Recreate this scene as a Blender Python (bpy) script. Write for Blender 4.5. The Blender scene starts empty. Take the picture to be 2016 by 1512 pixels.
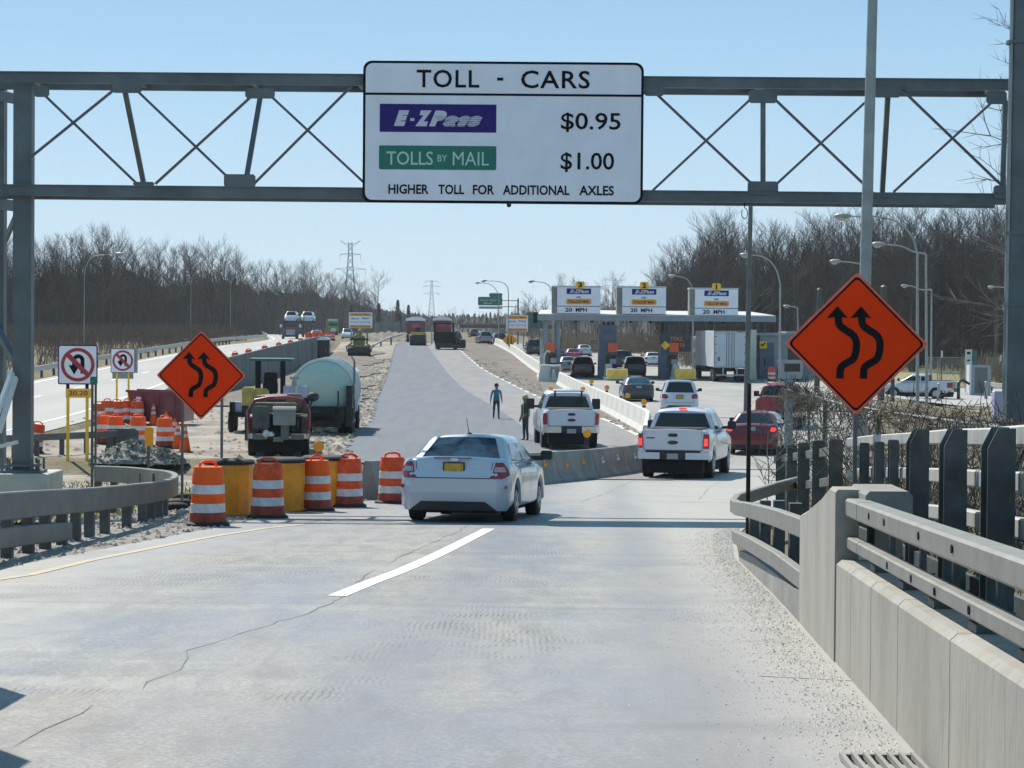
import bpy, bmesh, math, random
from mathutils import Vector, Matrix
R = math.radians
random.seed(7)
scene = bpy.context.scene
COL = scene.collection

# ------------------------------------------------------------------ camera
FPX = 4800.0                     # focal length in photograph pixels (2016 wide)
CAMZ = 4.3
PITCH = math.atan(111/FPX)
ROLL = R(0.45)
_F = Vector((0, math.cos(PITCH), -math.sin(PITCH)))
_U0 = Vector((0, math.sin(PITCH), math.cos(PITCH)))
_R0 = Vector((1, 0, 0))
_RR = _R0*math.cos(ROLL) + _U0*math.sin(ROLL)
_UU = _U0*math.cos(ROLL) - _R0*math.sin(ROLL)
cam_d = bpy.data.cameras.new('camera')
cam = bpy.data.objects.new('camera', cam_d); COL.objects.link(cam)
cam_d.sensor_width = 36; cam_d.lens = FPX/2016*36; cam_d.clip_start = 0.3; cam_d.clip_end = 9000
_m = Matrix(((_RR.x, _UU.x, -_F.x, 0), (_RR.y, _UU.y, -_F.y, 0), (_RR.z, _UU.z, -_F.z, CAMZ), (0, 0, 0, 1)))
cam.matrix_world = _m
scene.camera = cam

# ------------------------------------------------------------------ light
SUN_EL, SUN_AZ = R(48), R(-29)   # azimuth measured clockwise from +Y
w = bpy.data.worlds.new('World'); scene.world = w; w.use_nodes = True
nt = w.node_tree; bg = nt.nodes['Background']
sky = nt.nodes.new('ShaderNodeTexSky'); sky.sky_type = 'NISHITA'; sky.sun_disc = False
sky.sun_elevation = SUN_EL; sky.sun_rotation = SUN_AZ
sky.altitude = 1500; sky.air_density = 1.0; sky.dust_density = 0.0; sky.ozone_density = 5.0
sky_mix = nt.nodes.new('ShaderNodeMix'); sky_mix.data_type = 'RGBA'; sky_mix.inputs[0].default_value = .5
sky_mix.inputs[7].default_value = (2.3, 5.6, 7.9, 1)          # pale spring haze mixed into the clear sky
nt.links.new(sky.outputs[0], sky_mix.inputs[6]); 
geo = nt.nodes.new('ShaderNodeTexCoord'); sep = nt.nodes.new('ShaderNodeSeparateXYZ'); nt.links.new(geo.outputs['Generated'], sep.inputs[0])
hmr = nt.nodes.new('ShaderNodeMapRange'); hmr.inputs[1].default_value = 0; hmr.inputs[2].default_value = .17; hmr.inputs[3].default_value = .72; hmr.inputs[4].default_value = 0
nt.links.new(sep.outputs[2], hmr.inputs[0])
hor = nt.nodes.new('ShaderNodeMix'); hor.data_type = 'RGBA'; hor.inputs[7].default_value = (6.7, 7.9, 9.1, 1)     # whiter low on the horizon
nt.links.new(hmr.outputs[0], hor.inputs[0]); nt.links.new(sky_mix.outputs[2], hor.inputs[6]); nt.links.new(hor.outputs[2], bg.inputs[0]); bg.inputs[1].default_value = 0.085
sd = bpy.data.lights.new('sun', 'SUN'); sd.energy = 4.9; sd.angle = R(0.53); sd.color = (1, .925, .83)
sun = bpy.data.objects.new('sun', sd); COL.objects.link(sun)
_s = Vector((math.sin(SUN_AZ)*math.cos(SUN_EL), math.cos(SUN_AZ)*math.cos(SUN_EL), math.sin(SUN_EL)))
sun.rotation_euler = _s.to_track_quat('Z', 'Y').to_euler()
sun.location = (-20, 30, 60)
scene.view_settings.view_transform = 'Standard'; scene.view_settings.look = 'None'
scene.view_settings.exposure = 0.30; scene.view_settings.gamma = 1
scene.cycles.max_bounces = 6; scene.cycles.diffuse_bounces = 3; scene.cycles.glossy_bounces = 3
scene.cycles.transparent_max_bounces = 8

# ------------------------------------------------------------------ object helpers
def tag(o, label=None, cat=None, group=None, kind=None):
    if label: o['label'] = label
    if cat: o['category'] = cat
    if group: o['group'] = group
    if kind: o['kind'] = kind
    return o
def thing(name, label, cat, loc=(0, 0, 0), rz=0.0, group=None, rx=0.0):
    o = bpy.data.objects.new(name, None); COL.objects.link(o)
    o.empty_display_size = .3
    o.location = loc; o.rotation_euler = (rx, 0, rz)
    return tag(o, label, cat, group)
def copy_tree(o, parent=None):
    c = o.copy(); COL.objects.link(c)
    if parent: c.parent = parent
    for ch in list(o.children): copy_tree(ch, c)
    return c
ORD = ['first', 'second', 'third', 'fourth', 'fifth', 'sixth', 'seventh', 'eighth', 'ninth', 'tenth', 'eleventh', 'twelfth',
       'thirteenth', 'fourteenth', 'fifteenth', 'sixteenth', 'seventeenth', 'eighteenth', 'nineteenth', 'twentieth',
       'twenty-first', 'twenty-second', 'twenty-third', 'twenty-fourth', 'twenty-fifth', 'twenty-sixth', 'twenty-seventh', 'twenty-eighth', 'twenty-ninth', 'thirtieth',
       'thirty-first', 'thirty-second', 'thirty-third', 'thirty-fourth', 'thirty-fifth', 'thirty-sixth', 'thirty-seventh', 'thirty-eighth', 'thirty-ninth', 'fortieth']

# ------------------------------------------------------------------ materials
def mat(name, col, rough=.7, metal=0.0, var=.12, scale=3.0, bump=0.0, bscale=None, coat=0.0, col2=None, emit=None, spec=None, detail=6, stretch=None, mscale=None):
    m = bpy.data.materials.new(name); m.use_nodes = True
    nt = m.node_tree; b = nt.nodes['Principled BSDF']
    b.inputs['Roughness'].default_value = rough; b.inputs['Metallic'].default_value = metal
    if coat: b.inputs['Coat Weight'].default_value = coat; b.inputs['Coat Roughness'].default_value = .06
    if spec is not None: b.inputs['Specular IOR Level'].default_value = spec
    tc = nt.nodes.new('ShaderNodeTexCoord')
    src = tc.outputs['Object']
    if stretch:
        mp = nt.nodes.new('ShaderNodeMapping'); mp.inputs['Scale'].default_value = stretch
        nt.links.new(src, mp.inputs[0]); src = mp.outputs[0]
    if var or col2:
        n = nt.nodes.new('ShaderNodeTexNoise'); n.inputs['Scale'].default_value = scale; n.inputs['Detail'].default_value = detail
        n.inputs['Roughness'].default_value = .62
        nt.links.new(src, n.inputs['Vector'])
        mx = nt.nodes.new('ShaderNodeMix'); mx.data_type = 'RGBA'
        c2 = col2 if col2 else tuple(c*(1-var*2) for c in col[:3])
        c1 = col if col2 else tuple(min(1, c*(1+var)) for c in col[:3])
        mx.inputs[6].default_value = (*c1[:3], 1); mx.inputs[7].default_value = (*c2[:3], 1)
        mr = nt.nodes.new('ShaderNodeMapRange'); mr.inputs[1].default_value = .34; mr.inputs[2].default_value = .66
        nt.links.new(n.outputs['Fac'], mr.inputs[0]); nt.links.new(mr.outputs[0], mx.inputs[0])
        nt.links.new(mx.outputs[2], b.inputs['Base Color'])
    else:
        b.inputs['Base Color'].default_value = (*col[:3], 1)
    if bump:
        n2 = nt.nodes.new('ShaderNodeTexNoise'); n2.inputs['Scale'].default_value = bscale or scale*6; n2.inputs['Detail'].default_value = 5
        nt.links.new(src, n2.inputs['Vector'])
        bp = nt.nodes.new('ShaderNodeBump'); bp.inputs['Strength'].default_value = bump; bp.inputs['Distance'].default_value = .02
        nt.links.new(n2.outputs['Fac'], bp.inputs['Height']); nt.links.new(bp.outputs[0], b.inputs['Normal'])
    if emit:
        b.inputs['Emission Color'].default_value = (*emit[:3], 1); b.inputs['Emission Strength'].default_value = emit[3]
    return m

M = {}
M['galv'] = mat('galvanised_steel', (.36, .38, .37), .5, .35, .1, 2.5, bump=.05)
M['galv_dk'] = mat('weathered_grey_steel', (.15, .158, .15), .55, .3, .12, 2)
M['truss'] = mat('grey_green_painted_steel', (.13, .155, .165), .5, .25, .15, 1.3)
M['truss_br'] = mat('brace_steel', (.12, .12, .135), .45, .35, .12, 3)
M['railsteel'] = mat('tan_grey_galvanised_rail', (.25, .245, .222), .55, .3, .08, 4)
M['railtop'] = mat('light_galvanised_rail', (.46, .46, .43), .5, .3, .08, 4)
M['darkpost'] = mat('dark_green_painted_steel', (.078, .092, .092), .55, .1, .2, 3)
M['postgrey'] = mat('dark_grey_post_steel', (.085, .095, .095), .55, .3, .14, 3)  # even dark grey steel for posts
M['white'] = mat('white_sheeting', (.72, .72, .72), .45, 0, .02, 2)
M['signwhite'] = mat('weathered_white_sign_sheeting', (.88, .87, .93), .4, 0, .035, 1.2)
M['black'] = mat('black_paint', (.006, .006, .009), .7, 0, 0, spec=.15)
M['navy'] = mat('deep_purple_blue_sheeting', (.03, .014, .17), .5, 0, .04, 3, spec=.2)
M['green'] = mat('green_sign_sheeting', (.0, .17, .115), .4, 0, .04, 3)
M['green_dk'] = mat('dark_green_sign_back', (.02, .12, .09), .5, 0, .06, 3)
M['orange'] = mat('orange_sign_sheeting', (1.0, .055, .006), .6, 0, .03, 2, spec=.04)
M['orange2'] = mat('bright_orange_sheeting', (.87, .10, .025), .4, 0, .04, 2)
M['orangeedge'] = mat('faded_orange_sign_edge', (.90, .16, .09), .5, 0, .1, 8)
M['drum'] = mat('orange_drum_plastic', (1.0, .125, .015), .5, 0, .09, 5, spec=.2)
M['drumdk'] = mat('worn_orange_drum_plastic', (.78, .10, .03), .55, 0, .18, 6, spec=.2)
M['drumbase'] = mat('dirty_lower_drum_band', (.36, .05, .03), .65, 0, .22, 7)
M['drumwhite'] = mat('white_reflective_band', (.66, .66, .68), .4, 0, .1, 9)
M['rubber'] = mat('black_rubber', (.02, .02, .021), .8, 0, .2, 9)
M['yellow'] = mat('yellow_paint', (.98, .56, .03), .5, 0, .08, 3)
M['yellowdrum'] = mat('yellow_crash_drum_plastic', (.85, .32, .012), .42, 0, .12, 2.5)
M['amber'] = mat('amber_lens', (1.0, .38, .01), .25, 0, .06, 20)
M['concrete'] = mat('pale_concrete', (.50, .485, .44), .85, 0, .1, 1.6, bump=.15, bscale=30)
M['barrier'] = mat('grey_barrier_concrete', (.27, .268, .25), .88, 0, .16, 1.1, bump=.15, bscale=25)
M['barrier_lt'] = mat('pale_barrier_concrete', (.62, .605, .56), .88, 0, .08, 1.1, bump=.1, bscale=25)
M['glass'] = mat('dark_tinted_glass', (.008, .012, .016), .08, 0, 0, spec=.5)
M['glassblue'] = mat('blue_tinted_window_glass', (.02, .06, .10), .06, 0, .3, 1.5, spec=.9)
M['tyre'] = mat('tyre_rubber', (.018, .018, .019), .85, 0, .15, 12)
M['rim'] = mat('alloy_rim', (.42, .43, .45), .35, .7, .05, 9)
M['under'] = mat('underbody_black', (.012, .012, .013), .9, 0, .2, 6)
M['blacktrim'] = mat('black_plastic_trim', (.025, .026, .03), .6, 0, .1, 7)
M['tail'] = mat('red_lamp_lens', (.30, .008, .012), .2, 0, .1, 14, coat=.6)
M['tail_lit'] = mat('lit_brake_lamp', (.6, .02, .02), .3, 0, 0, emit=(1, .05, .035, 1.1))
M['tailclear'] = mat('clear_lamp_lens', (.45, .40, .42), .2, 0, .1, 14, coat=.6)
M['headl'] = mat('headlamp_lens', (.75, .75, .75), .15, 0, .1, 12, coat=.6)
M['plate'] = mat('amber_number_plate', (.55, .32, .04), .5, 0, .12, 18)
M['plategrey'] = mat('grey_number_plate', (.35, .36, .36), .5, 0, .12, 18)
M['chrome'] = mat('chrome_steel', (.52, .53, .55), .18, .9, .04, 5)
M['p_silver'] = mat('pearl_white_car_paint', (.54, .56, .61), .3, .1, .02, 1, coat=.8)
M['p_white'] = mat('white_car_paint', (.64, .66, .72), .3, 0, .02, 1, coat=.7)
M['p_maroon'] = mat('maroon_car_paint', (.16, .010, .022), .3, .1, .05, 1, coat=.8)
M['p_red'] = mat('dark_red_car_paint', (.26, .016, .026), .32, .1, .05, 1, coat=.8)
M['p_wine'] = mat('dusty_wine_car_paint', (.12, .03, .035), .34, .1, .05, 1, coat=.8)
M['p_pink'] = mat('faded_red_car_paint', (.36, .05, .09), .34, .1, .05, 1, coat=.8)
M['p_navy'] = mat('dark_blue_car_paint', (.012, .022, .045), .3, .1, .05, 1, coat=.8)
M['p_teal'] = mat('dark_teal_car_paint', (.02, .045, .055), .3, .1, .05, 1, coat=.8)
M['p_black'] = mat('black_car_paint', (.014, .014, .018), .3, .1, .05, 1, coat=.8)
M['p_grey'] = mat('silver_grey_car_paint', (.26, .29, .34), .3, .3, .05, 1, coat=.8)
M['p_green'] = mat('bright_green_truck_paint', (.0, .42, .12), .3, .0, .05, 1, coat=.8)
M['p_rust'] = mat('dull_maroon_truck_paint', (.20, .022, .038), .42, .05, .12, 2, coat=.4)

# ------------------------------------------------------------------ mesh builder
class MB:
    def __init__(s): s.v = []; s.f = []; s.m = []; s.cur = 0; s.T = None
    def add(s, vs, fs):
        o = len(s.v)
        for p in vs:
            p = Vector(p)
            if s.T is not None: p = s.T @ p
            s.v.append(tuple(p))
        for f in fs: s.f.append([i+o for i in f]); s.m.append(s.cur)
        return s
    def mi(s, k): s.cur = k; return s
    def box(s, c, d, rz=0, ch=0.0):
        hx, hy, hz = d[0]/2, d[1]/2, d[2]/2
        if ch:
            return s.prism([(-hx+ch, -hz), (hx-ch, -hz), (hx, -hz+ch), (hx, hz-ch), (hx-ch, hz), (-hx+ch, hz), (-hx, hz-ch), (-hx, -hz+ch)], -hy, hy, c, rz)
        vs = []
        cz, sz = math.cos(rz), math.sin(rz)
        for dz in (-hz, hz):
            for x, y in ((-hx, -hy), (hx, -hy), (hx, hy), (-hx, hy)):
                vs.append((c[0]+x*cz-y*sz, c[1]+x*sz+y*cz, c[2]+dz))
        return s.add(vs, [(0, 3, 2, 1), (4, 5, 6, 7), (0, 1, 5, 4), (1, 2, 6, 5), (2, 3, 7, 6), (3, 0, 4, 7)])
    def beam(s, a, b, wd, ht, up=(0, 0, 1)):
        a, b = Vector(a), Vector(b); d = (b-a).normalized(); up = Vector(up)
        sd_ = d.cross(up)
        if sd_.length < 1e-4: sd_ = d.cross(Vector((0, 1, 0)))
        sd_.normalize(); u = sd_.cross(d).normalized()
        vs = []
        for p in (a, b):
            for x, z in ((-1, -1), (1, -1), (1, 1), (-1, 1)): vs.append(p+sd_*x*wd/2+u*z*ht/2)
        return s.add(vs, [(0, 1, 2, 3), (7, 6, 5, 4), (0, 4, 5, 1), (1, 5, 6, 2), (2, 6, 7, 3), (3, 7, 4, 0)])
    def prism(s, prof, y0, y1, c=(0, 0, 0), rz=0):      # prof in xz, extruded along y
        n = len(prof); vs = []
        cz, sz = math.cos(rz), math.sin(rz)
        for y in (y0, y1):
            for x, z in prof: vs.append((c[0]+x*cz-y*sz, c[1]+x*sz+y*cz, c[2]+z))
        fs = [tuple(range(n)), tuple(reversed(range(n, 2*n)))]
        for i in range(n):
            j = (i+1) % n; fs.append((i, i+n, j+n, j))
        return s.add(vs, fs)
    def cyl(s, a, b, r0, r1=None, n=12, cap=True):
        if r1 is None: r1 = r0
        return s.tube([a, b], [r0, r1], n, cap)
    def tube(s, pts, r, n=8, cap=True, closed=False):
        pts = [Vector(p) for p in pts]; k = len(pts)
        rs = r if isinstance(r, (list, tuple)) else [r]*k
        vs = []; up = None
        for i, p in enumerate(pts):
            d = (pts[min(i+1, k-1)]-pts[max(i-1, 0)])
            if closed: d = pts[(i+1) % k]-pts[(i-1) % k]
            if d.length < 1e-9: d = Vector((0, 0, 1))
            d.normalize()
            if up is None or abs(d.dot(up)) > .95:
                up = Vector((0, 0, 1)) if abs(d.z) < .9 else Vector((0, 1, 0))
            x = d.cross(up).normalized(); y = x.cross(d).normalized(); up = y
            for q in range(n):
                a_ = 2*math.pi*q/n
                vs.append(p+(x*math.cos(a_)+y*math.sin(a_))*rs[i])
        fs = []
        for i in range(k-1 if not closed else k):
            i2 = (i+1) % k
            for q in range(n):
                q2 = (q+1) % n
                fs.append((i*n+q, i*n+q2, i2*n+q2, i2*n+q))
        if cap and not closed:
            fs.append(tuple(reversed(range(n)))); fs.append(tuple(range((k-1)*n, k*n)))
        return s.add(vs, fs)
    def lathe(s, prof, c=(0, 0, 0), n=20, cap=True):     # prof (r,z)
        k = len(prof); vs = []; fs = []
        for r_, z in prof:
            for q in range(n):
                a_ = 2*math.pi*q/n; vs.append((c[0]+r_*math.cos(a_), c[1]+r_*math.sin(a_), c[2]+z))
        for i in range(k-1):
            for q in range(n):
                q2 = (q+1) % n; fs.append((i*n+q, i*n+q2, (i+1)*n+q2, (i+1)*n+q))
        if cap: fs.append(tuple(reversed(range(n)))); fs.append(tuple(range((k-1)*n, k*n)))
        return s.add(vs, fs)
    def grid(s, rows):                                  # rows of equal-length point lists
        k, n = len(rows), len(rows[0]); vs = [p for r_ in rows for p in r_]
        fs = [(i*n+j, i*n+j+1, (i+1)*n+j+1, (i+1)*n+j) for i in range(k-1) for j in range(n-1)]
        return s.add(vs, fs)
    def quad(s, *p): return s.add(p, [tuple(range(len(p)))])
    def ball(s, c, r, n=10, sz=1.0, sy=1.0):
        prof = []
        vs = []; fs = []; k = max(4, n//2+1)
        for i in range(k+1):
            t = math.pi*i/k
            for q in range(n):
                a_ = 2*math.pi*q/n
                vs.append((c[0]+r*math.sin(t)*math.cos(a_), c[1]+sy*r*math.sin(t)*math.sin(a_), c[2]+sz*r*math.cos(t)))
        for i in range(k):
            for q in range(n):
                q2 = (q+1) % n; fs.append((i*n+q, (i+1)*n+q, (i+1)*n+q2, i*n+q2))
        return s.add(vs, fs)
    def text(s, txt, x0, x1, z0, z1, y, shear=0.0, bold=.02, sp=1.0):   # fitted to a box in the xz plane, readable from -y
        vs, fs = text_geo(txt, shear, bold, sp)
        xs = [p[0] for p in vs]; zs = [p[1] for p in vs]
        ax, bx, az, bz = min(xs), max(xs), min(zs), max(zs)
        kx = (x1-x0)/(bx-ax); kz = (z1-z0)/(bz-az)
        return s.add([(x0+(p[0]-ax)*kx, y-p[2]*.6, z0+(p[1]-az)*kz) for p in vs], fs)
    def build(s, name, m, parent=None, smooth=False, bevel=0.0, fixn=False):
        me = bpy.data.meshes.new(name); me.from_pydata(s.v, [], s.f)
        ms = m if isinstance(m, (list, tuple)) else [m]
        for q in ms: me.materials.append(q)
        if len(ms) > 1: me.polygons.foreach_set('material_index', s.m)
        if fixn:
            b = bmesh.new(); b.from_mesh(me); bmesh.ops.recalc_face_normals(b, faces=b.faces); b.to_mesh(me); b.free()
        if smooth:
            me.polygons.foreach_set('use_smooth', [True]*len(me.polygons))
            if smooth != 'all': me.set_sharp_from_angle(angle=R(smooth if smooth is not True else 35))
        me.update()
        o = bpy.data.objects.new(name, me); COL.objects.link(o)
        if parent: o.parent = parent
        if bevel:
            bv = o.modifiers.new('bevel', 'BEVEL'); bv.width = bevel; bv.segments = 2; bv.limit_method = 'ANGLE'
        return o
_tc = {}
def text_geo(txt, shear, bold, sp):
    k = (txt, shear, bold, sp)
    if k in _tc: return _tc[k]
    cu = bpy.data.curves.new('txt', 'FONT'); cu.body = txt; cu.size = 1; cu.shear = shear; cu.offset = bold
    cu.space_character = sp; cu.extrude = .01; cu.resolution_u = 3
    o = bpy.data.objects.new('txt', cu); COL.objects.link(o)
    bpy.context.view_layer.update()
    e = o.evaluated_get(bpy.context.evaluated_depsgraph_get()); me = e.to_mesh()
    vs = [tuple(p.co) for p in me.vertices]; fs = [list(p.vertices) for p in me.polygons]
    e.to_mesh_clear(); bpy.data.objects.remove(o); bpy.data.curves.remove(cu)
    _tc[k] = (vs, fs); return _tc[k]

# ------------------------------------------------------------------ terrain
def clamp(x, a=0.0, b=1.0): return max(a, min(b, x))
def sst(a, b, x): t = clamp((x-a)/(b-a)); return t*t*(3-2*t)
def interp(pts, x):
    if x <= pts[0][0]: return pts[0][1]
    for (a, va), (b, vb) in zip(pts, pts[1:]):
        if x <= b: return va+(vb-va)*(x-a)/(b-a)
    return pts[-1][1]
def ramp_z(d):
    a = 2.56-.0369*d
    return (a+math.sqrt(a*a+.04))/2
W_PTS = [(-40, .9), (0, 1.6), (12, 2.08), (23, 2.57), (30, 2.8), (36, 3.3), (50, 5.5), (70, 9.5), (90, 13), (120, 18), (160, 24), (500, 30), (4000, 60)]
L_PTS = [(-40, -9), (0, -8), (26, -5.55), (37, -4.3), (44, -3.6), (50, -2.6), (64, 1.0), (74, 4.0), (100, 5.6), (184, 3.5), (280, .4), (340, -2.4), (600, -10)]
def W(d): return interp(W_PTS, d)
def L(d): return interp(L_PTS, d)
def E(d):                         # near edge of the main carriageway on the left
    if d < 200: return interp([(105, -16.8), (142, -18.9)], d)
    if d < 385: return -18.9-10*((d-200)/185)**2
    return -28.9-.108*(d-385)
def tz(x, d):
    med = ramp_z(d) + 2.2*sst(150, 330, d)*(1-.6*sst(-6, 6, x))
    main = .2+2.1*sst(70, 260, d)
    if d > 40: main = max(main, 0)
    t = clamp((E(d)-x)/.5)
    z = med*(1-t)+max(main, med if d < 60 else 0)*t
    # behind the parapet and fence on the right the ground falls away to the flat
    tr = sst(0, 5, x-W(d)-2.2) if d < 75 else 0
    if tr: z = z*(1-tr)+(-.05)*tr
    z -= .9*sst(24, 29, x)*sst(90, 110, d)*(1-sst(300, 400, d))
    # ditch / low ground beside the ramp on the left
    tl = sst(1.5, 6, L(d)-x) if d < 75 else 0
    z -= .35*tl
    return z
def ray(u, v): return (_F*FPX+_RR*(u-1008)-_UU*(v-756)).normalized()
def pt(u, v, d):
    r_ = ray(u, v); k = d/r_.y; return Vector((r_.x*k, d, CAMZ+r_.z*k))
def at(u, v, dmin=8, dmax=700):
    r_ = ray(u, v); d = dmin; p0 = None
    while d < dmax:
        k = d/r_.y; x = r_.x*k; z = CAMZ+r_.z*k
        if z <= tz(x, d): 
            lo, hi = d-(.5 if d < 120 else 2), d
            for _ in range(18):
                m_ = (lo+hi)/2; k = m_/r_.y
                if CAMZ+r_.z*k <= tz(r_.x*k, m_): hi = m_
                else: lo = m_
            k = hi/r_.y; return Vector((r_.x*k, hi, tz(r_.x*k, hi)))
        d += .5 if d < 120 else 2
    k = dmax/r_.y; return Vector((r_.x*k, dmax, tz(r_.x*k, dmax)))
def onx(u, d):                     # ground point at depth d seen in column u
    x = (u-1008)*d/FPX
    return Vector((x, d, tz(x, d)))
# ------------------------------------------------------------------ ground
def ground_mat():
    m = bpy.data.materials.new('dry_grass_and_dirt'); m.use_nodes = True
    nt = m.node_tree; b = nt.nodes['Principled BSDF']; b.inputs['Roughness'].default_value = .95
    tc = nt.nodes.new('ShaderNodeTexCoord')
    def noise(s, d=8):
        n = nt.nodes.new('ShaderNodeTexNoise'); n.inputs['Scale'].default_value = s; n.inputs['Detail'].default_value = d
        n.inputs['Roughness'].default_value = .7; nt.links.new(tc.outputs['Object'], n.inputs['Vector']); return n
    def ramp(n, cols):
        r_ = nt.nodes.new('ShaderNodeValToRGB'); e = r_.color_ramp.elements
        e[0].position, e[0].color = cols[0][0], (*cols[0][1], 1); e[1].position, e[1].color = cols[-1][0], (*cols[-1][1], 1)
        for p, c in cols[1:-1]: q = e.new(p); q.color = (*c, 1)
        nt.links.new(n.outputs['Fac'], r_.inputs[0]); return r_
    a = ramp(noise(.35), [(.36, (.10, .105, .035)), (.47, (.17, .145, .07)), (.56, (.20, .165, .11)), (.66, (.27, .23, .17))])
    c = ramp(noise(5), [(.3, (.35, .33, .3)), (.5, (.8, .78, .74)), (.7, (1.25, 1.2, 1.1))])
    mx = nt.nodes.new('ShaderNodeMix'); mx.data_type = 'RGBA'; mx.blend_type = 'MULTIPLY'; mx.inputs[0].default_value = 1
    nt.links.new(a.outputs[0], mx.inputs[6]); nt.links.new(c.outputs[0], mx.inputs[7]); nt.links.new(mx.outputs[2], b.inputs['Base Color'])
    bp = nt.nodes.new('ShaderNodeBump'); bp.inputs['Strength'].default_value = .6; bp.inputs['Distance'].default_value = .06
    nt.links.new(noise(9).outputs['Fac'], bp.inputs['Height']); nt.links.new(bp.outputs[0], b.inputs['Normal'])
    return m
M['ground'] = ground_mat()
rows = []
d = -40.0
lo = [-2600, -900, -400, -200, -120, -80, -60, -48, -40, -34, -28, -22, -16, -11, -7, -4, -2, -1, -.5, -.3, -.15, 0]
ro = [0, .5, 1, 1.6, 2.2, 3, 4, 5, 6, 7.2, 9, 12, 16, 20, 24, 28, 34, 42, 55, 75, 110, 170, 300, 600, 1200, 2600]
while d < 4200:
    r_ = []
    e_, w_ = E(d), W(d)
    xs = [e_+o for o in lo] + [e_+.4+(w_-.4-e_-.4)*t/26 for t in range(27)] + [w_+o for o in ro]
    rows.append([(x, d, tz(x, d)) for x in xs])
    d += 1.5 if d < 90 else 3 if d < 160 else 7 if d < 420 else 40 if d < 1000 else 400
g = MB(); g.grid(rows)
tag(g.build('ground', M['ground'], smooth='all'), kind='structure')

def strip(fl, fr, d0, d1, step, off, n=4):
    """draped sheet between two x(d) curves"""
    rows = []; d = d0
    while d < d1+step*.5:
        a, b = fl(d), fr(d)
        rows.append([(a+(b-a)*i/n, d, tz(a+(b-a)*i/n, d)+off) for i in range(n+1)])
        d += step
    return rows
def ribbon(pts, wd, off, taper=False):
    """thin draped ribbon along world points (x,y)"""
    rows = []
    k = len(pts)
    for i, p in enumerate(pts):
        a = Vector(pts[max(i-1, 0)][:2]); b = Vector(pts[min(i+1, k-1)][:2]); t = (b-a).normalized(); n_ = Vector((-t.y, t.x))
        w_ = (wd if not isinstance(wd, (list, tuple)) else wd[i])/2
        q = [Vector(p[:2])+n_*w_, Vector(p[:2])-n_*w_]
        rows.append([(c.x, c.y, tz(c.x, c.y)+off) for c in q])
    return rows
def dens(pts, step=1.0):
    out = []
    for a, b in zip(pts, pts[1:]):
        a, b = Vector(a), Vector(b); n = max(1, int((b-a).length/step))
        for i in range(n): out.append(a+(b-a)*i/n)
    out.append(Vector(pts[-1])); return out
def smoothpath(pts, n=6):
    pts = [Vector(p) for p in pts]; out = []
    P = [pts[0]*2-pts[1]]+pts+[pts[-1]*2-pts[-2]]
    for i in range(1, len(P)-2):
        p0, p1, p2, p3 = P[i-1:i+3]
        for k in range(n):
            t = k/n
            out.append(.5*((2*p1)+(p2-p0)*t+(2*p0-5*p1+4*p2-p3)*t*t+(3*p1-p0-3*p2+p3)*t**3))
    out.append(pts[-1]); return out

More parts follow.
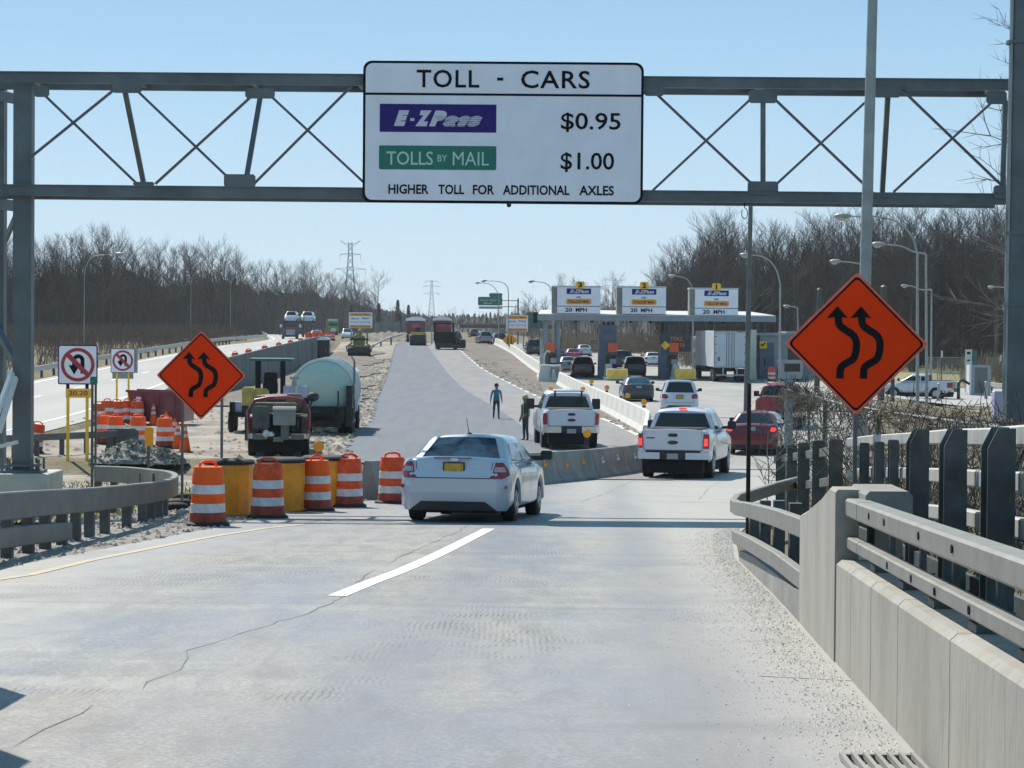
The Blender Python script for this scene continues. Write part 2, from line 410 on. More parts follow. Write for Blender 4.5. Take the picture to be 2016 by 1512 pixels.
# ramp pavement: worn concrete with polished wheel tracks, texture grooves, joints and stains
def road_mat():
    m = bpy.data.materials.new('worn_concrete_pavement'); m.use_nodes = True
    nt = m.node_tree; b = nt.nodes['Principled BSDF']; b.inputs['Roughness'].default_value = .8
    b.inputs['Specular IOR Level'].default_value = .2
    tc = nt.nodes.new('ShaderNodeTexCoord'); O = tc.outputs['Object']
    def node(t, **k):
        n = nt.nodes.new(t)
        for a, v in k.items(): n.inputs[a].default_value = v
        return n
    def noise(s, d=8, st=None, rough=.6, dist=0):
        n = node('ShaderNodeTexNoise', Scale=s, Detail=d, Roughness=rough, Distortion=dist)
        if st:
            mp = node('ShaderNodeMapping'); mp.inputs['Scale'].default_value = st[0:3]
            if len(st) > 3: mp.inputs['Rotation'].default_value = (0, 0, st[3])
            nt.links.new(O, mp.inputs[0]); nt.links.new(mp.outputs[0], n.inputs['Vector'])
        else: nt.links.new(O, n.inputs['Vector'])
        return n.outputs['Fac']
    def rampf(f, a, b_, lo_=0, hi=1):
        r_ = node('ShaderNodeMapRange'); r_.inputs[1].default_value = a; r_.inputs[2].default_value = b_
        r_.inputs[3].default_value = lo_; r_.inputs[4].default_value = hi; nt.links.new(f, r_.inputs[0]); return r_.outputs[0]
    def mix(f, a, b_, bt='MIX'):
        x = nt.nodes.new('ShaderNodeMix'); x.data_type = 'RGBA'; x.blend_type = bt
        if isinstance(f, (int, float)): x.inputs[0].default_value = f
        else: nt.links.new(f, x.inputs[0])
        for i, c in ((6, a), (7, b_)):
            if isinstance(c, tuple): x.inputs[i].default_value = (*c, 1)
            else: nt.links.new(c, x.inputs[i])
        return x.outputs[2]
    def math_(op, a, b_):
        x = nt.nodes.new('ShaderNodeMath'); x.operation = op
        for i, c in enumerate((a, b_)):
            if isinstance(c, (int, float)): x.inputs[i].default_value = c
            else: nt.links.new(c, x.inputs[i])
        return x.outputs[0]
    # broad tone: bluish grey wheel paths, warm grey between (long streaks along travel)
    c = mix(rampf(noise(.55, 5, (1, .16, 1, .08)), .38, .62), (.17, .19, .222), (.30, .283, .252))
    c = mix(rampf(noise(1.6, 9, (1, .45, 1)), .46, .68, 0, .85), c, (.31, .30, .275))
    # cross bands (transverse worn patches)
    c = mix(rampf(noise(.8, 7, (.18, 1.6, 1)), .55, .72, 0, .5), c, (.44, .43, .40))
    # fine speckle
    c = mix(rampf(noise(30, 5), .44, .64, 0, .38), c, (.56, .54, .50))
    c = mix(rampf(noise(48, 4), .54, .66, 0, .65), c, (.14, .135, .13))
    c = mix(rampf(noise(3.2, 12, (1, .22, 1), .75, .4), .47, .62, 0, .6), c, (.19, .185, .18))
    c = mix(rampf(noise(.16, 6, (1, .5, 1), dist=.5), .47, .6, 0, .55), c, (.23, .25, .295))
    c = mix(rampf(noise(5, 9, (1, .3, 1), dist=.6), .56, .74, 0, .7), c, (.25, .24, .22))
    # curved texture grooves in worn patches
    mask = rampf(noise(.36, 6, (.8, .7, 1), dist=.8), .55, .66)
    wv = nt.nodes.new('ShaderNodeTexWave'); wv.inputs['Scale'].default_value = 6.5; wv.inputs['Distortion'].default_value = 5.5
    wv.inputs['Detail'].default_value = 2.5; wv.inputs['Detail Scale'].default_value = .8; nt.links.new(O, wv.inputs['Vector'])
    gv = math_('MULTIPLY', rampf(wv.outputs['Fac'], .15, .55, 1, 0), mask)
    gv2 = math_('MULTIPLY', gv, rampf(noise(2.2, 6), .42, .58))
    c = mix(math_('MULTIPLY', gv2, .5), c, (.13, .125, .12))
    sx_ = nt.nodes.new('ShaderNodeSeparateXYZ'); nt.links.new(O, sx_.inputs[0])
    lane = math_('ABSOLUTE', math_('ADD', math_('ADD', sx_.outputs[0], 1.0), math_('MULTIPLY', noise(.22, 3, (1, .4, 1)), .8)), 0)
    c = mix(math_('MULTIPLY', rampf(lane, 1.8, 4.0), .72), c, (.44, .418, .375))
    c = mix(math_('MULTIPLY', rampf(noise(.9, 9, (.35, 1, 1), dist=1.2), .56, .68), .55), c, (.22, .22, .225))
    trk = math_('ABSOLUTE', math_('SUBTRACT', math_('ABSOLUTE', math_('ADD', math_('SUBTRACT', sx_.outputs[0], math_('MULTIPLY', sx_.outputs[1], .035)), .4), 0), .95), 0)
    c = mix(math_('MULTIPLY', rampf(trk, .12, .6, 1, 0), rampf(noise(.5, 6, (1, .3, 1)), .35, .6, .25, .5)), c, (.17, .185, .215))
    nt.links.new(c, b.inputs['Base Color'])
    bp = node('ShaderNodeBump', Strength=.5, Distance=.012)
    h = math_('ADD', math_('MULTIPLY', gv2, -1.2), math_('MULTIPLY', noise(26, 6), .5)); nt.links.new(h, bp.inputs['Height'])
    nt.links.new(bp.outputs[0], b.inputs['Normal'])
    nt.links.new(rampf(noise(.55, 5, (1, .16, 1, .08)), .38, .62, .5, .72), b.inputs['Roughness'])
    return m
M['road'] = road_mat()
M['concroad'] = mat('pale_concrete_carriageway', (.40, .385, .355), .85, 0, .06, .5, col2=(.34, .33, .31), stretch=(1, .12, 1))  # pale concrete, the pavement's own tone
M['plaza'] = mat('plaza_pavement', (.25, .243, .23), .85, 0, .08, .35, col2=(.35, .335, .31), stretch=(1, .3, 1))
M['asphalt'] = mat('fresh_grey_asphalt', (.165, .178, .20), .85, 0, .05, 1.0, col2=(.195, .207, .228), bump=.3, bscale=22, detail=9, stretch=(1.6, .10, 1), spec=.12)
M['asphalt2'] = mat('older_milled_asphalt', (.19, .187, .19), .85, 0, .08, .8, col2=(.25, .24, .232), stretch=(1, .2, 1))
M['gravel'] = mat('crushed_stone', (.33, .305, .27), .95, 0, .1, 3, col2=(.13, .12, .105), bump=.9, bscale=9)
M['dirt'] = mat('graded_dirt', (.40, .35, .285), .95, 0, .1, .5, col2=(.17, .145, .12), bump=.6, bscale=6, detail=12, stretch=(1, .55, 1))
M['mud'] = mat('brown_churned_soil', (.10, .078, .062), .95, 0, .1, .7, col2=(.235, .205, .17), bump=.8, bscale=5, detail=10)
M['verge'] = mat('olive_verge_grass', (.20, .20, .075), .95, 0, .1, 1.2, col2=(.30, .25, .13), bump=.6, bscale=12, detail=9)
M['paintw'] = mat('white_road_paint', (.88, .88, .86), .7, 0, .06, 7)
M['painty'] = mat('faded_yellow_road_paint', (.56, .44, .24), .75, 0, .12, 4, col2=(.38, .355, .31))
M['crack'] = mat('dark_pavement_crack', (.20, .195, .185), .9, 0, .3, 20)
M['redpaint'] = mat('worn_red_survey_paint', (.45, .22, .20), .9, 0, .1, 3, col2=(.42, .40, .38))
M['rust'] = mat('dirty_dark_steel', (.05, .05, .05), .7, .4, .3, 6)

g = MB(); g.grid(strip(lambda d: L(d)-.25, lambda d: W(d)+.02, -30, 74, 1.5, .012, 8))
tag(g.build('ramp_road', M['road'], smooth='all'), kind='structure')
g = MB(); g.grid(strip(lambda d: L(d), lambda d: W(d), 74, 118, 2, .012, 8))
g2 = strip(lambda d: L(d)+.2, lambda d: W(d) if d < 300 else W(d)-10, 118, 460, 6, .03, 10)
g.grid(g2)
tag(g.build('toll_plaza_pavement', M['plaza'], smooth='all'), kind='structure')
# main carriageway on the left
g = MB(); g.grid(strip(lambda d: E(d)-9.6 if d > 142 else -28.5, lambda d: E(d)-.55, 40, 560, 3, .03, 8))
tag(g.build('main_carriageway', M['concroad'], smooth='all'), kind='structure')
g = MB()
for off, wd in ((1.3, .16), (8.7, .16)):
    g.grid(strip(lambda d: interp([(105, -18.75), (142, -20.2)], d)-wd if off < 2 and d < 200 else E(d)-off-wd if d > 142 else -18.9-off-wd, lambda d: interp([(105, -18.75), (142, -20.2)], d) if off < 2 and d < 200 else E(d)-off if d > 142 else -18.9-off, 46, 540, 4, .042, 1))
d = 60
while d < 420:
    g.grid(strip(lambda q: (E(q) if q > 142 else -18.9)-5.1, lambda q: (E(q) if q > 142 else -18.9)-4.95, d, d+3, 1.5, .042, 1)); d += 12.2
tag(g.build('carriageway_lane_lines', M['paintw']), kind='structure')
# construction strip: dirt, fresh asphalt, older asphalt, shoulder
AL = [(70, -3.9), (84.7, -5.6), (98, -6.1), (111, -6.25), (150, -8.1), (188, -9.6), (230, -11.3), (300, -14.2), (330, -15)]
AM = [(70, 1.2), (92, 1.0), (111, .2), (130, -.9), (160, -2.9), (200, -5.2), (240, -7.4), (300, -10.6), (330, -12)]
AR = [(70, 4.4), (84, 5.4), (96, 5.0), (111, 4.4), (130, 3.2), (150, 1.6), (184, -.4), (220, -3), (260, -5.2), (300, -7.4), (330, -9)]
g = MB(); g.grid(strip(lambda d: -18.2 if d < 200 else E(d)+.6, lambda d: interp(AL, d)+.3, 66, 330, 4, .012, 6))
tag(g.build('graded_dirt_strip', M['dirt'], smooth='all'), kind='structure')
g = MB(); g.grid(strip(lambda d: E(d)+1.2, lambda d: interp(AL, d)-1.6-.8*math.sin(d*.21)-.3*math.sin(d*.9), 128, 262, 2, .09, 12))
tag(g.build('soil_mound', M['mud'], smooth='all'), kind='structure')
g = MB(); g.grid(strip(lambda d: interp(AL, d)-.12+.1*math.sin(d*1.7)+.07*math.sin(d*4.3)+.05*math.sin(d*9.1), lambda d: interp(AM, d), 72, 330, .5, .05, 5))
tag(g.build('fresh_asphalt', M['asphalt'], smooth='all'), kind='structure')
g = MB(); g.grid(strip(lambda d: interp(AM, d), lambda d: interp(AR, d), 66, 330, 3, .035, 5))
tag(g.build('milled_asphalt', M['asphalt2'], smooth='all'), kind='structure')
g = MB(); g.grid(strip(lambda d: interp(AR, d)+.25, lambda d: max(L(d)-.35, interp(AR, d)+.3), 76, 330, 3, .02, 5))
tag(g.build('muddy_shoulder', M['mud'], smooth='all'), kind='structure')
g = MB(); g.grid(strip(lambda d: interp(AR, d), lambda d: interp(AR, d)+.16+.10*math.sin(d*.9)+.09*math.sin(d*2.3+1)+.05*math.sin(d*5.1), 76, 300, .7, .04, 1))
tag(g.build('pale_edge_gravel', M['barrier_lt']), kind='structure')
# lot road on the right
def lot_rows():
    rows = []
    for i in range(12):
        d = 168+i*4.2
        rows.append([(x, d-(x-30)*.35, tz(x, d-(x-30)*.35)+.03) for x in [22+j*4.5 for j in range(16)]])
    return rows
g = MB(); g.grid(lot_rows()); tag(g.build('side_road', M['concroad'], smooth='all'), kind='structure')
g = MB()
rows = []
for i in range(18):
    d = 92+i*4
    rows.append([(x, d-(x-30)*.3, tz(x, d-(x-30)*.3)+.02) for x in [25+j*4 for j in range(12)]])
g.grid(rows); tag(g.build('grass_verge', M['verge'], smooth='all'), kind='structure')
g = MB(); rows = []
for i in range(12):
    d = 222+i*9
    rows.append([(x, d-(x-30)*.35, tz(x, d-(x-30)*.35)+.02) for x in [36+j*6 for j in range(14)]])
g.grid(rows); tag(g.build('far_grass_verge', M['verge'], smooth='all'), kind='structure')
g = MB(); g.grid(strip(lambda d: L(d)-4.5+.5*math.sin(d*.6), lambda d: L(d)-.2, 12, 47, 1.5, .009, 6))
tag(g.build('gravel_shoulder', M['gravel'], smooth='all'), kind='structure')
g = MB(); g.grid(strip(lambda d: -16, lambda d: L(d)-4.3+.5*math.sin(d*.6), 42, 66, 2, .011, 6))
tag(g.build('left_verge_grass', M['verge'], smooth='all'), kind='structure')

# painted lines, joints and cracks on the ramp
g = MB()
dash = [at(664, 1176), at(735, 1147), at(800, 1122), at(870, 1090), at(925, 1062), at(962, 1043)]
g.grid(ribbon(dens(smoothpath([(p.x, p.y) for p in dash], 3), .8), .185, .017))
tag(g.build('white_lane_dash', M['paintw']), kind='structure')
g = MB(); yl = [at(-60, 1152), at(60, 1134), at(180, 1105), at(300, 1081), at(420, 1058), at(520, 1042), at(600, 1034)]
g.grid(ribbon(dens([(p.x, p.y) for p in yl], 1), .13, .017))
tag(g.build('yellow_edge_line', M['painty']), kind='structure')
g = MB()
for pxs, wd in ((((700, 1150), (760, 1112), (830, 1080), (905, 1046), (930, 1030)), .04), (((690, 1170), (620, 1205), (553, 1227)), .05), (((600, 1216), (553, 1226), (480, 1248), (420, 1268), (370, 1285), (360, 1300), (352, 1322), (300, 1345), (285, 1362), (210, 1378), (150, 1410), (90, 1440), (30, 1478)), .018),
                (((1145, 990), (1185, 975), (1240, 950), (1290, 938)), .035), (((1375, 985), (1400, 958), (1425, 945)), .03),
                (((352, 1287), (420, 1288), (540, 1290)), .012)):
    P = dens([(at(*p).x, at(*p).y) for p in pxs], .35)
    P = [Vector((p.x+random.uniform(-.03, .03), p.y+random.uniform(-.05, .05))) for p in P]; k = 0
    while k < len(P)-2:
        n_ = random.randint(4, 14); q_ = P[k:k+n_+1]
        if len(q_) > 2: g.grid(ribbon(q_, [.002]+[wd*random.uniform(.1, .6) for _ in q_[2:]]+[.002], .015))
        k += n_+random.randint(0, 3)
for v0, u0, u1 in ((1092, 560, 1430), (1342, 1500, 1700)):
    a = at((u0+u1)/2, v0).y
    x0, x1 = at(u0, v0).x, at(u1, v0).x
    P = dens([(x0, a+.2), (x1, a-.1)], .5)
    g.grid(ribbon([Vector((p.x, p.y+random.uniform(-.03, .03))) for p in P], .02, .014))
tag(g.build('pavement_cracks', M['crack']), kind='structure')
g = MB(); P = dens([(at(690, 1022).x, at(690, 1022).y), (at(815, 1030).x, at(815, 1030).y)], 1); g.grid(ribbon(P, .28, .016))
tag(g.build('red_survey_line', M['redpaint']), kind='structure')

# loose gravel along the parapet foot (uncountable)
g = MB(); random.seed(3)
for i in range(15000):
    d = 9.5+random.random()**.8*30
    off = abs(random.gauss(0, .55)) + .02
    if off > 2.0: continue
    x = W(d)-.03-off*(.8 if d < 22 else .55)
    s_ = random.uniform(.004, .012)*(1.25 if off < .5 else .9)
    z = tz(x, d)+.012; a_ = random.random()*6.28
    v = [(x+s_*math.cos(a_+q*2.1), d+s_*1.3*math.sin(a_+q*2.1), z) for q in range(3)]
    g.add(v+[(x, d, z+s_*random.uniform(.35, .8))], [(0, 1, 3), (1, 2, 3), (2, 0, 3)])
M['chip'] = mat('pale_stone_chips', (.62, .59, .54), .9, 0, .1, 4, col2=(.46, .42, .36))
tag(g.build('roadside_gravel', M['chip']), 'loose pale stone chips scattered along the foot of the parapet', 'gravel', kind='stuff')
g = MB()
for i in range(9000):
    d = random.uniform(24, 62)
    x = L(d)-random.uniform(.2, 9.5)
    s_ = random.uniform(.015, .07)
    z = tz(x, d)+.008; a_ = random.random()*6.28
    v = [(x+s_*math.cos(a_+q*1.57)*random.uniform(.6, 1.2), d+s_*math.sin(a_+q*1.57), z) for q in range(4)]
    g.add(v+[(x+random.uniform(-.3, .3)*s_, d, z+s_*random.uniform(.4, .9))], [(0, 1, 4), (1, 2, 4), (2, 3, 4), (3, 0, 4)])
M['rubble'] = mat('pinkish_crushed_rock', (.50, .43, .38), .95, 0, .1, 2.5, col2=(.20, .175, .16))
tag(g.build('rubble_stones', M['rubble']), 'scattered crushed rock covering the ground behind the left guardrail', 'rubble', kind='stuff')
random.seed(5)
g = MB()
for i in range(9000):
    k = random.random()
    if k < .5: d = random.uniform(44, 70); x = -random.uniform(7.5, 15)
    else: d = random.uniform(90, 170); x = random.uniform(25, 55)
    s_ = random.uniform(.05, .16); z = tz(x, d); a_ = random.random()*6.28; l_ = random.uniform(-.08, .08)
    g.add([(x-.02*math.cos(a_), d-.02*math.sin(a_), z), (x+.02*math.cos(a_), d+.02*math.sin(a_), z), (x+l_, d+l_, z+s_)], [(0, 1, 2)])
M['blade'] = mat('dry_green_grass_blades', (.16, .18, .05), .9, 0, .1, .6, col2=(.33, .28, .13))
tag(g.build('grass', M['blade']), 'short dry olive grass on the verges', 'grass', kind='stuff')
# dirt clods along the construction strip
g = MB()
for i in range(5000):
    d = random.uniform(78, 240); k = random.random()
    if k < .55: x = interp(AL, d)-abs(random.gauss(0, 2.2))-.1
    elif k < .8: x = interp(AR, d)+random.uniform(.2, 2.2)
    else: x = random.uniform(-18, interp(AL, d))
    if x < -18: continue
    s_ = random.uniform(.04, .16)*(1 if random.random() < .93 else 1.9); z = tz(x, d)+.01; a_ = random.random()*6.28
    v = [(x+s_*math.cos(a_+q*1.57)*random.uniform(.6, 1.3), d+s_*math.sin(a_+q*1.57), z) for q in range(4)]
    g.add(v+[(x, d, z+s_*random.uniform(.3, .7))], [(0, 1, 4), (1, 2, 4), (2, 3, 4), (3, 0, 4)])
tag(g.build('soil_clods', M['dirt']), 'lumps of loose soil and stone beside the new asphalt', 'soil', kind='stuff')
# ------------------------------------------------------------------ bridge parapet on the right
def road_z(d): return ramp_z(d)
M['parapet'] = mat('pale_parapet_concrete', (.38, .366, .325), .88, 0, .09, 1.3, bump=.3, bscale=24, col2=(.29, .275, .24), stretch=(1, 1, .35))
def parapet_mat():
    m = M['parapet']; nt = m.node_tree; b = nt.nodes['Principled BSDF']
    old = b.inputs['Base Color'].links[0].from_socket
    tc = nt.nodes.new('ShaderNodeTexCoord'); mp = nt.nodes.new('ShaderNodeMapping'); mp.inputs['Scale'].default_value = (7, 7, .7)
    n = nt.nodes.new('ShaderNodeTexNoise'); n.inputs['Scale'].default_value = 1.6; n.inputs['Detail'].default_value = 9; n.inputs['Roughness'].default_value = .7
    nt.links.new(tc.outputs['Object'], mp.inputs[0]); nt.links.new(mp.outputs[0], n.inputs['Vector'])
    r_ = nt.nodes.new('ShaderNodeMapRange'); r_.inputs[1].default_value = .53; r_.inputs[2].default_value = .68; r_.inputs[4].default_value = .8
    nt.links.new(n.outputs['Fac'], r_.inputs[0])
    x = nt.nodes.new('ShaderNodeMix'); x.data_type = 'RGBA'; x.inputs[7].default_value = (.24, .21, .175, 1)
    nt.links.new(r_.outputs[0], x.inputs[0]); nt.links.new(old, x.inputs[6]); nt.links.new(x.outputs[2], b.inputs['Base Color'])
parapet_mat()
root = thing('bridge_parapet', 'pale stained concrete parapet wall with sloped end post along the right of the ramp', 'parapet')
cuts = [2.0, 6.2, 9.2, 11.35, 13.45, 14.9, 16.2, 17.3]
for a, b_ in zip(cuts, cuts[1:]):
    g = MB(); n = 3
    rows = []
    for i in range(n+1):
        d = a+.011+(b_-a-.022)*i/n; x = W(d); z = road_z(d)
        rows.append([(x, d, z-.3), (x-.0, d, z+.71), (x+.035, d, z+.745), (x+.40, d, z+.745), (x+.43, d, z+.71), (x+.43, d, z-1.2)])
    g.grid(rows)
    for r_ in (rows[0], rows[-1]): g.quad(*r_)
    g.build('wall_panel', M['parapet'], root, fixn=True)
g = MB(); rows = []
for d, h in ((17.32, 1.24), (17.8, 1.25), (18.6, 1.14), (20.0, .99), (20.7, .93)):
    x = W(d)-.01; z = road_z(d); rows.append([(x, d, z-.3), (x, d, z+h-.02), (x+.02, d, z+h), (x+.17, d, z+h), (x+.17, d, z-1)])
g.grid(rows)
for r_ in (rows[0], rows[-1]): g.quad(*r_)
g.build('end_post', M['parapet'], root, fixn=True)
g = MB(); g.box((W(17.0)+.33, 17.35, road_z(17.2)+1.14), (.33, .8, .22), ch=.03); g.build('cap_block', M['barrier'], root)
g = MB(); g.box((W(17.0)+.40, 17.6, road_z(17.2)+.4), (.2, .4, 1.2)); g.build('inner_pier', M['barrier'], root)
g = MB(); rows = []
for d, h in ((20.72, .28), (21.6, .24), (24, .22), (27, .2), (29.6, .14)):
    x = W(d)-.02; z = road_z(d); rows.append([(x, d, z-.2), (x+.02, d, z+h), (x+.22, d, z+h), (x+.22, d, z-.6)])
g.grid(rows); g.quad(*rows[0]); g.quad(*rows[-1]); g.build('low_kerb', M['barrier'], root, fixn=True)

root = thing('bridge_rail', 'two grey steel box rails on rods bolted along the top of the parapet', 'railing')
def rail_beam(pts, wd, ht, name, m, parent, bevel=0):
    g = MB()
    rows = []
    k = len(pts)
    for i, p in enumerate(pts):
        p = Vector(p); a = Vector(pts[max(0, i-1)]); b_ = Vector(pts[min(k-1, i+1)]); t = (b_-a); t.z = 0; t.normalize(); n_ = Vector((t.y, -t.x, 0))*wd/2
        c = min(wd, ht)*.12
        up = Vector((0, 0, 1))
        rows.append([p-n_+up*(-ht/2+c), p-n_+up*(ht/2-c), p-n_*(1-2*c/wd)+up*ht/2, p+n_*(1-2*c/wd)+up*ht/2, p+n_+up*(ht/2-c), p+n_+up*(-ht/2+c), p+n_*(1-2*c/wd)-up*ht/2, p-n_*(1-2*c/wd)-up*ht/2, p-n_+up*(-ht/2+c)])
    g.grid(rows); g.quad(*rows[0][:-1]); g.quad(*rows[-1][:-1])
    return g.build(name, m, parent, fixn=True)
P = lambda d, h, o: (W(d)+o, d, road_z(d)+h)
rail_beam([P(d, 1.115, .13) for d in (17.45, 16.45)], .15, .13, 'upper_beam', M['railsteel'], root)
rail_beam([P(d, 1.115, .13) for d in (16.42, 13, 10, 7, 3)], .15, .13, 'upper_beam', M['railsteel'], root)
rail_beam([P(d, .865, .11) for d in (17.4, 16.5)], .09, .085, 'lower_beam', M['railsteel'], root)
rail_beam([P(d, .865, .11) for d in (16.47, 13, 10, 7, 3)], .09, .085, 'lower_beam', M['railsteel'], root)
for d in (15.9, 14.3, 12.9, 11.4, 10.0, 8.6, 7.2):
    g = MB(); x = W(d)+.22; z = road_z(d)+.745
    g.box((x, d, z+.025), (.22, .2, .04)); g.build('base_plate', M['darkpost'], root)
    g = MB(); g.box((x+.02, d, z+.2), (.035, .05, .4)); g.build('post', M['darkpost'], root)
    g = MB(); g.cyl((x-.06, d-.06, z+.04), (x-.06, d-.06, z+.1), .012, n=6); g.cyl((x+.07, d-.06, z+.04), (x+.07, d-.06, z+.1), .012, n=6); g.build('bolts', M['rust'], root)
for d, hh in ((15.6, 1.12), (14.7, 1.12), (13.0, 1.12), (11.7, 1.12), (14.6, .865), (13.4, .865), (12.4, .865), (11.2, .865)):
    g = MB(); x = W(d)+.13-.078 if hh > 1 else W(d)+.11-.047
    g.cyl((x-.004, d, road_z(d)+hh), (x+.002, d, road_z(d)+hh), .022, n=8); g.build('bolt_slot', M['black'], root)

# tall post-and-rail behind the parapet
root = thing('pedestrian_railing', 'tall dark steel posts carrying pale box rails behind the concrete parapet', 'railing')
def ipost(base, h, wx, wy, m, parent, cham=.12, name='post'):
    g = MB(); x, y, z = base
    t = .014
    prof = [(-wy/2, 0), (wy/2, 0), (wy/2, h-cham), (wy/2-cham*.8, h), (-wy/2, h)]
    # web along y, flanges facing the rails
    g.prism([(-wx/2, 0), (wx/2, 0), (wx/2, h), (-wx/2+cham*.5, h), (-wx/2, h-cham)], -t/2, t/2, (x, y-wy/2, z))
    g.prism([(-wx/2, 0), (wx/2, 0), (wx/2, h), (-wx/2+cham*.5, h), (-wx/2, h-cham)], -t/2, t/2, (x, y+wy/2, z))
    g.box((x, y, z+h/2-.03), (t, wy-t-.004, h-.06))
    return g.build(name, m, parent)
tall = [(1807, 845, 21), (1877, 845, 17.5), (1966, 842, 14.5), (2085, 840, 11.8)]
for u, vt, d in tall:
    p = pt(u, vt, d); zb = road_z(d)-.15
    ipost((p.x, d, zb), p.z-zb, .165, .2, M['darkpost'], root)
for u, vt, d in ((1702, 872, 29.5), (1731, 870, 28), (1759, 866, 26.3)):
    p = pt(u, vt, d); zb = road_z(d)-.5
    ipost((p.x, d, zb), p.z-zb, .1, .12, M['darkpost'], root, cham=.02)
for vs in (((1658, 873, 31.5), (1700, 868, 29.7), (1785, 864, 25), (1850, 861, 20), (1930, 862, 16.3), (2016, 858, 13.6), (2110, 852, 11.2)),
           ((1658, 936, 31.5), (1700, 930, 29.7), (1785, 934, 25), (1850, 939, 20), (1930, 948, 16.3), (2016, 954, 13.6), (2110, 962, 11.2)),
           ((1755, 1001, 27), (1850, 1014, 20), (1930, 1034, 16.3), (2016, 1050, 13.6), (2110, 1070, 11.2))):
    rail_beam([pt(u, v, d)+Vector((.13, .14, 0)) for u, v, d in vs], .1, .125, 'rail', M['railtop'], root)
g = MB(); rows = []
for d in (9, 12, 14.5, 17.5, 21, 26): rows.append([(W(d)+.98, d, road_z(d)-.9), (W(d)+.98, d, road_z(d)+.62), (W(d)+1.02, d, road_z(d)+.62), (W(d)+1.02, d, road_z(d)-.9)])
g.grid(rows); g.quad(*rows[0]); g.quad(*rows[-1]); g.build('toe_panel', M['darkpost'], root, fixn=True)  # dark colour stands in for shade on the wall behind the posts
g = MB(); rows = []
for d in (2, 8, 14, 18, 24, 32): rows.append([(W(d)+.2, d, road_z(d)-.5), (W(d)+1.5, d, road_z(d)-.5), (W(d)+1.5, d, road_z(d)-.9), (W(d)+.2, d, road_z(d)-.9)])
g.grid(rows); g.build('deck_slab', M['barrier'], root, fixn=True)

# guardrail leading away from the parapet end
root = thing('box_beam_guardrail', 'two tier box beam guardrail curling round from the parapet end post', 'guardrail')
def gl(pxs): return [pt(*p) for p in pxs]
rail_beam([pt(1590, 1042, 20.7), pt(1530, 1019, 23.6), pt(1480, 1005, 27), pt(1452, 1000, 29.5), pt(1444, 995, 31), pt(1452, 985, 32.5), pt(1480, 976, 34), pt(1530, 960, 36), pt(1575, 948, 38)], .09, .17, 'upper_beam', M['railsteel'], root)
rail_beam([pt(1590, 1148, 20.7), pt(1530, 1102, 23.6), pt(1480, 1072, 27), pt(1451, 1058, 29.6), pt(1447, 1052, 30.6)], .09, .16, 'lower_beam', M['railsteel'], root)
for u, vt, d in ((1566, 1010, 21.6), (1532, 990, 24), (1503, 985, 26.4), (1478, 985, 28.4), (1458, 990, 30)):
    p = pt(u, vt, d); zb = road_z(d)-.3
    g = MB(); g.box((p.x+.17, d, (p.z+zb)/2), (.12, .15, p.z-zb)); g.build('post', M['darkpost'], root)
for k in range(7):
    d = 21.4+.35*k; u0 = 1590-(d-20.7)*18
    for v_ in (0,):
        p = pt(u0, 1040-(d-20.7)*7, d); g = MB(); g.cyl((p.x-.052, d, p.z), (p.x-.046, d, p.z), .012, n=6)
        g.build('bolt', M['rust'], root)
root = thing('curved_guardrail', 'short dark posted guardrail run curving out of sight behind the parapet end', 'guardrail')
for u, vt, vb, d, wd in ((1537, 882, 1012, 40, .13), (1560, 877, 1016, 38, .13), (1582, 872, 1020, 36, .14), (1612, 868, 1026, 34, .15), (1646, 865, 1032, 31, .15)):
    p = pt(u, vt, d); q = pt(u, vb, d)
    ipost((p.x, d, q.z-.2), p.z-q.z+.2, wd, .2, M['darkpost'], root, cham=.02)
rail_beam([pt(1527, 905, 41.3), pt(1560, 900, 38.2), pt(1612, 893, 34.2), pt(1655, 884, 31)], .06, .12, 'rail', M['galv_dk'], root)
rail_beam([pt(1527, 960, 41.3), pt(1560, 958, 38.2), pt(1612, 952, 34.2), pt(1655, 945, 31)], .06, .12, 'rail', M['galv_dk'], root)
# thin rusty channel post at the beam end
root = thing('channel_post', 'thin rusty sign post standing bare behind the curled guardrail end', 'post')
p = pt(1475, 755, 31.5); g = MB(); zb = road_z(31.5)-.2
for dx in (-.022, .022): g.box((p.x+dx, 31.5, (p.z+zb)/2), (.010, .03, p.z-zb))
g.box((p.x, 31.51, (p.z+zb)/2), (.05, .006, p.z-zb)); g.build('channel', M['rust'], root)

# ------------------------------------------------------------------ left guardrail
root = thing('steel_guardrail', 'long grey box beam guardrail with many posts curving at the left road edge', 'guardrail')
top = [(-160, 1012, 24.5), (-60, 1003, 27), (60, 992, 30), (170, 984, 33.5), (260, 974, 37), (318, 966, 40.5), (341, 958, 43), (344, 950, 45), (330, 944, 46.5), (300, 940, 48), (250, 935, 49.5), (190, 932, 51)]
tw = smoothpath([pt(*p) for p in top], 4)
rail_beam(tw, .12, .33, 'top_beam', M['galv_dk'], root)
low = [(-160, 1082, 24.3), (-60, 1068, 26.8), (60, 1053, 29.8), (135, 1046, 32)]
rail_beam([pt(*p) for p in low], .1, .24, 'lower_beam', M['galv_dk'], root)
for u, d in ((-70, 26.8), (-20, 28), (20, 29), (62, 30), (95, 31), (128, 32), (155, 33), (182, 34), (212, 35.1), (255, 36.9), (286, 38.6), (302, 39.8), (318, 41), (328, 42)):
    vt = 975+.0*u; p = pt(u, vt+(0 if u > 100 else 8), d); zb = tz(p.x, d)-.15
    g = MB(); g.box((p.x-.06, d+.12, (p.z+zb)/2), (.13, .16, p.z-zb)); g.build('post', M['postgrey'], root)
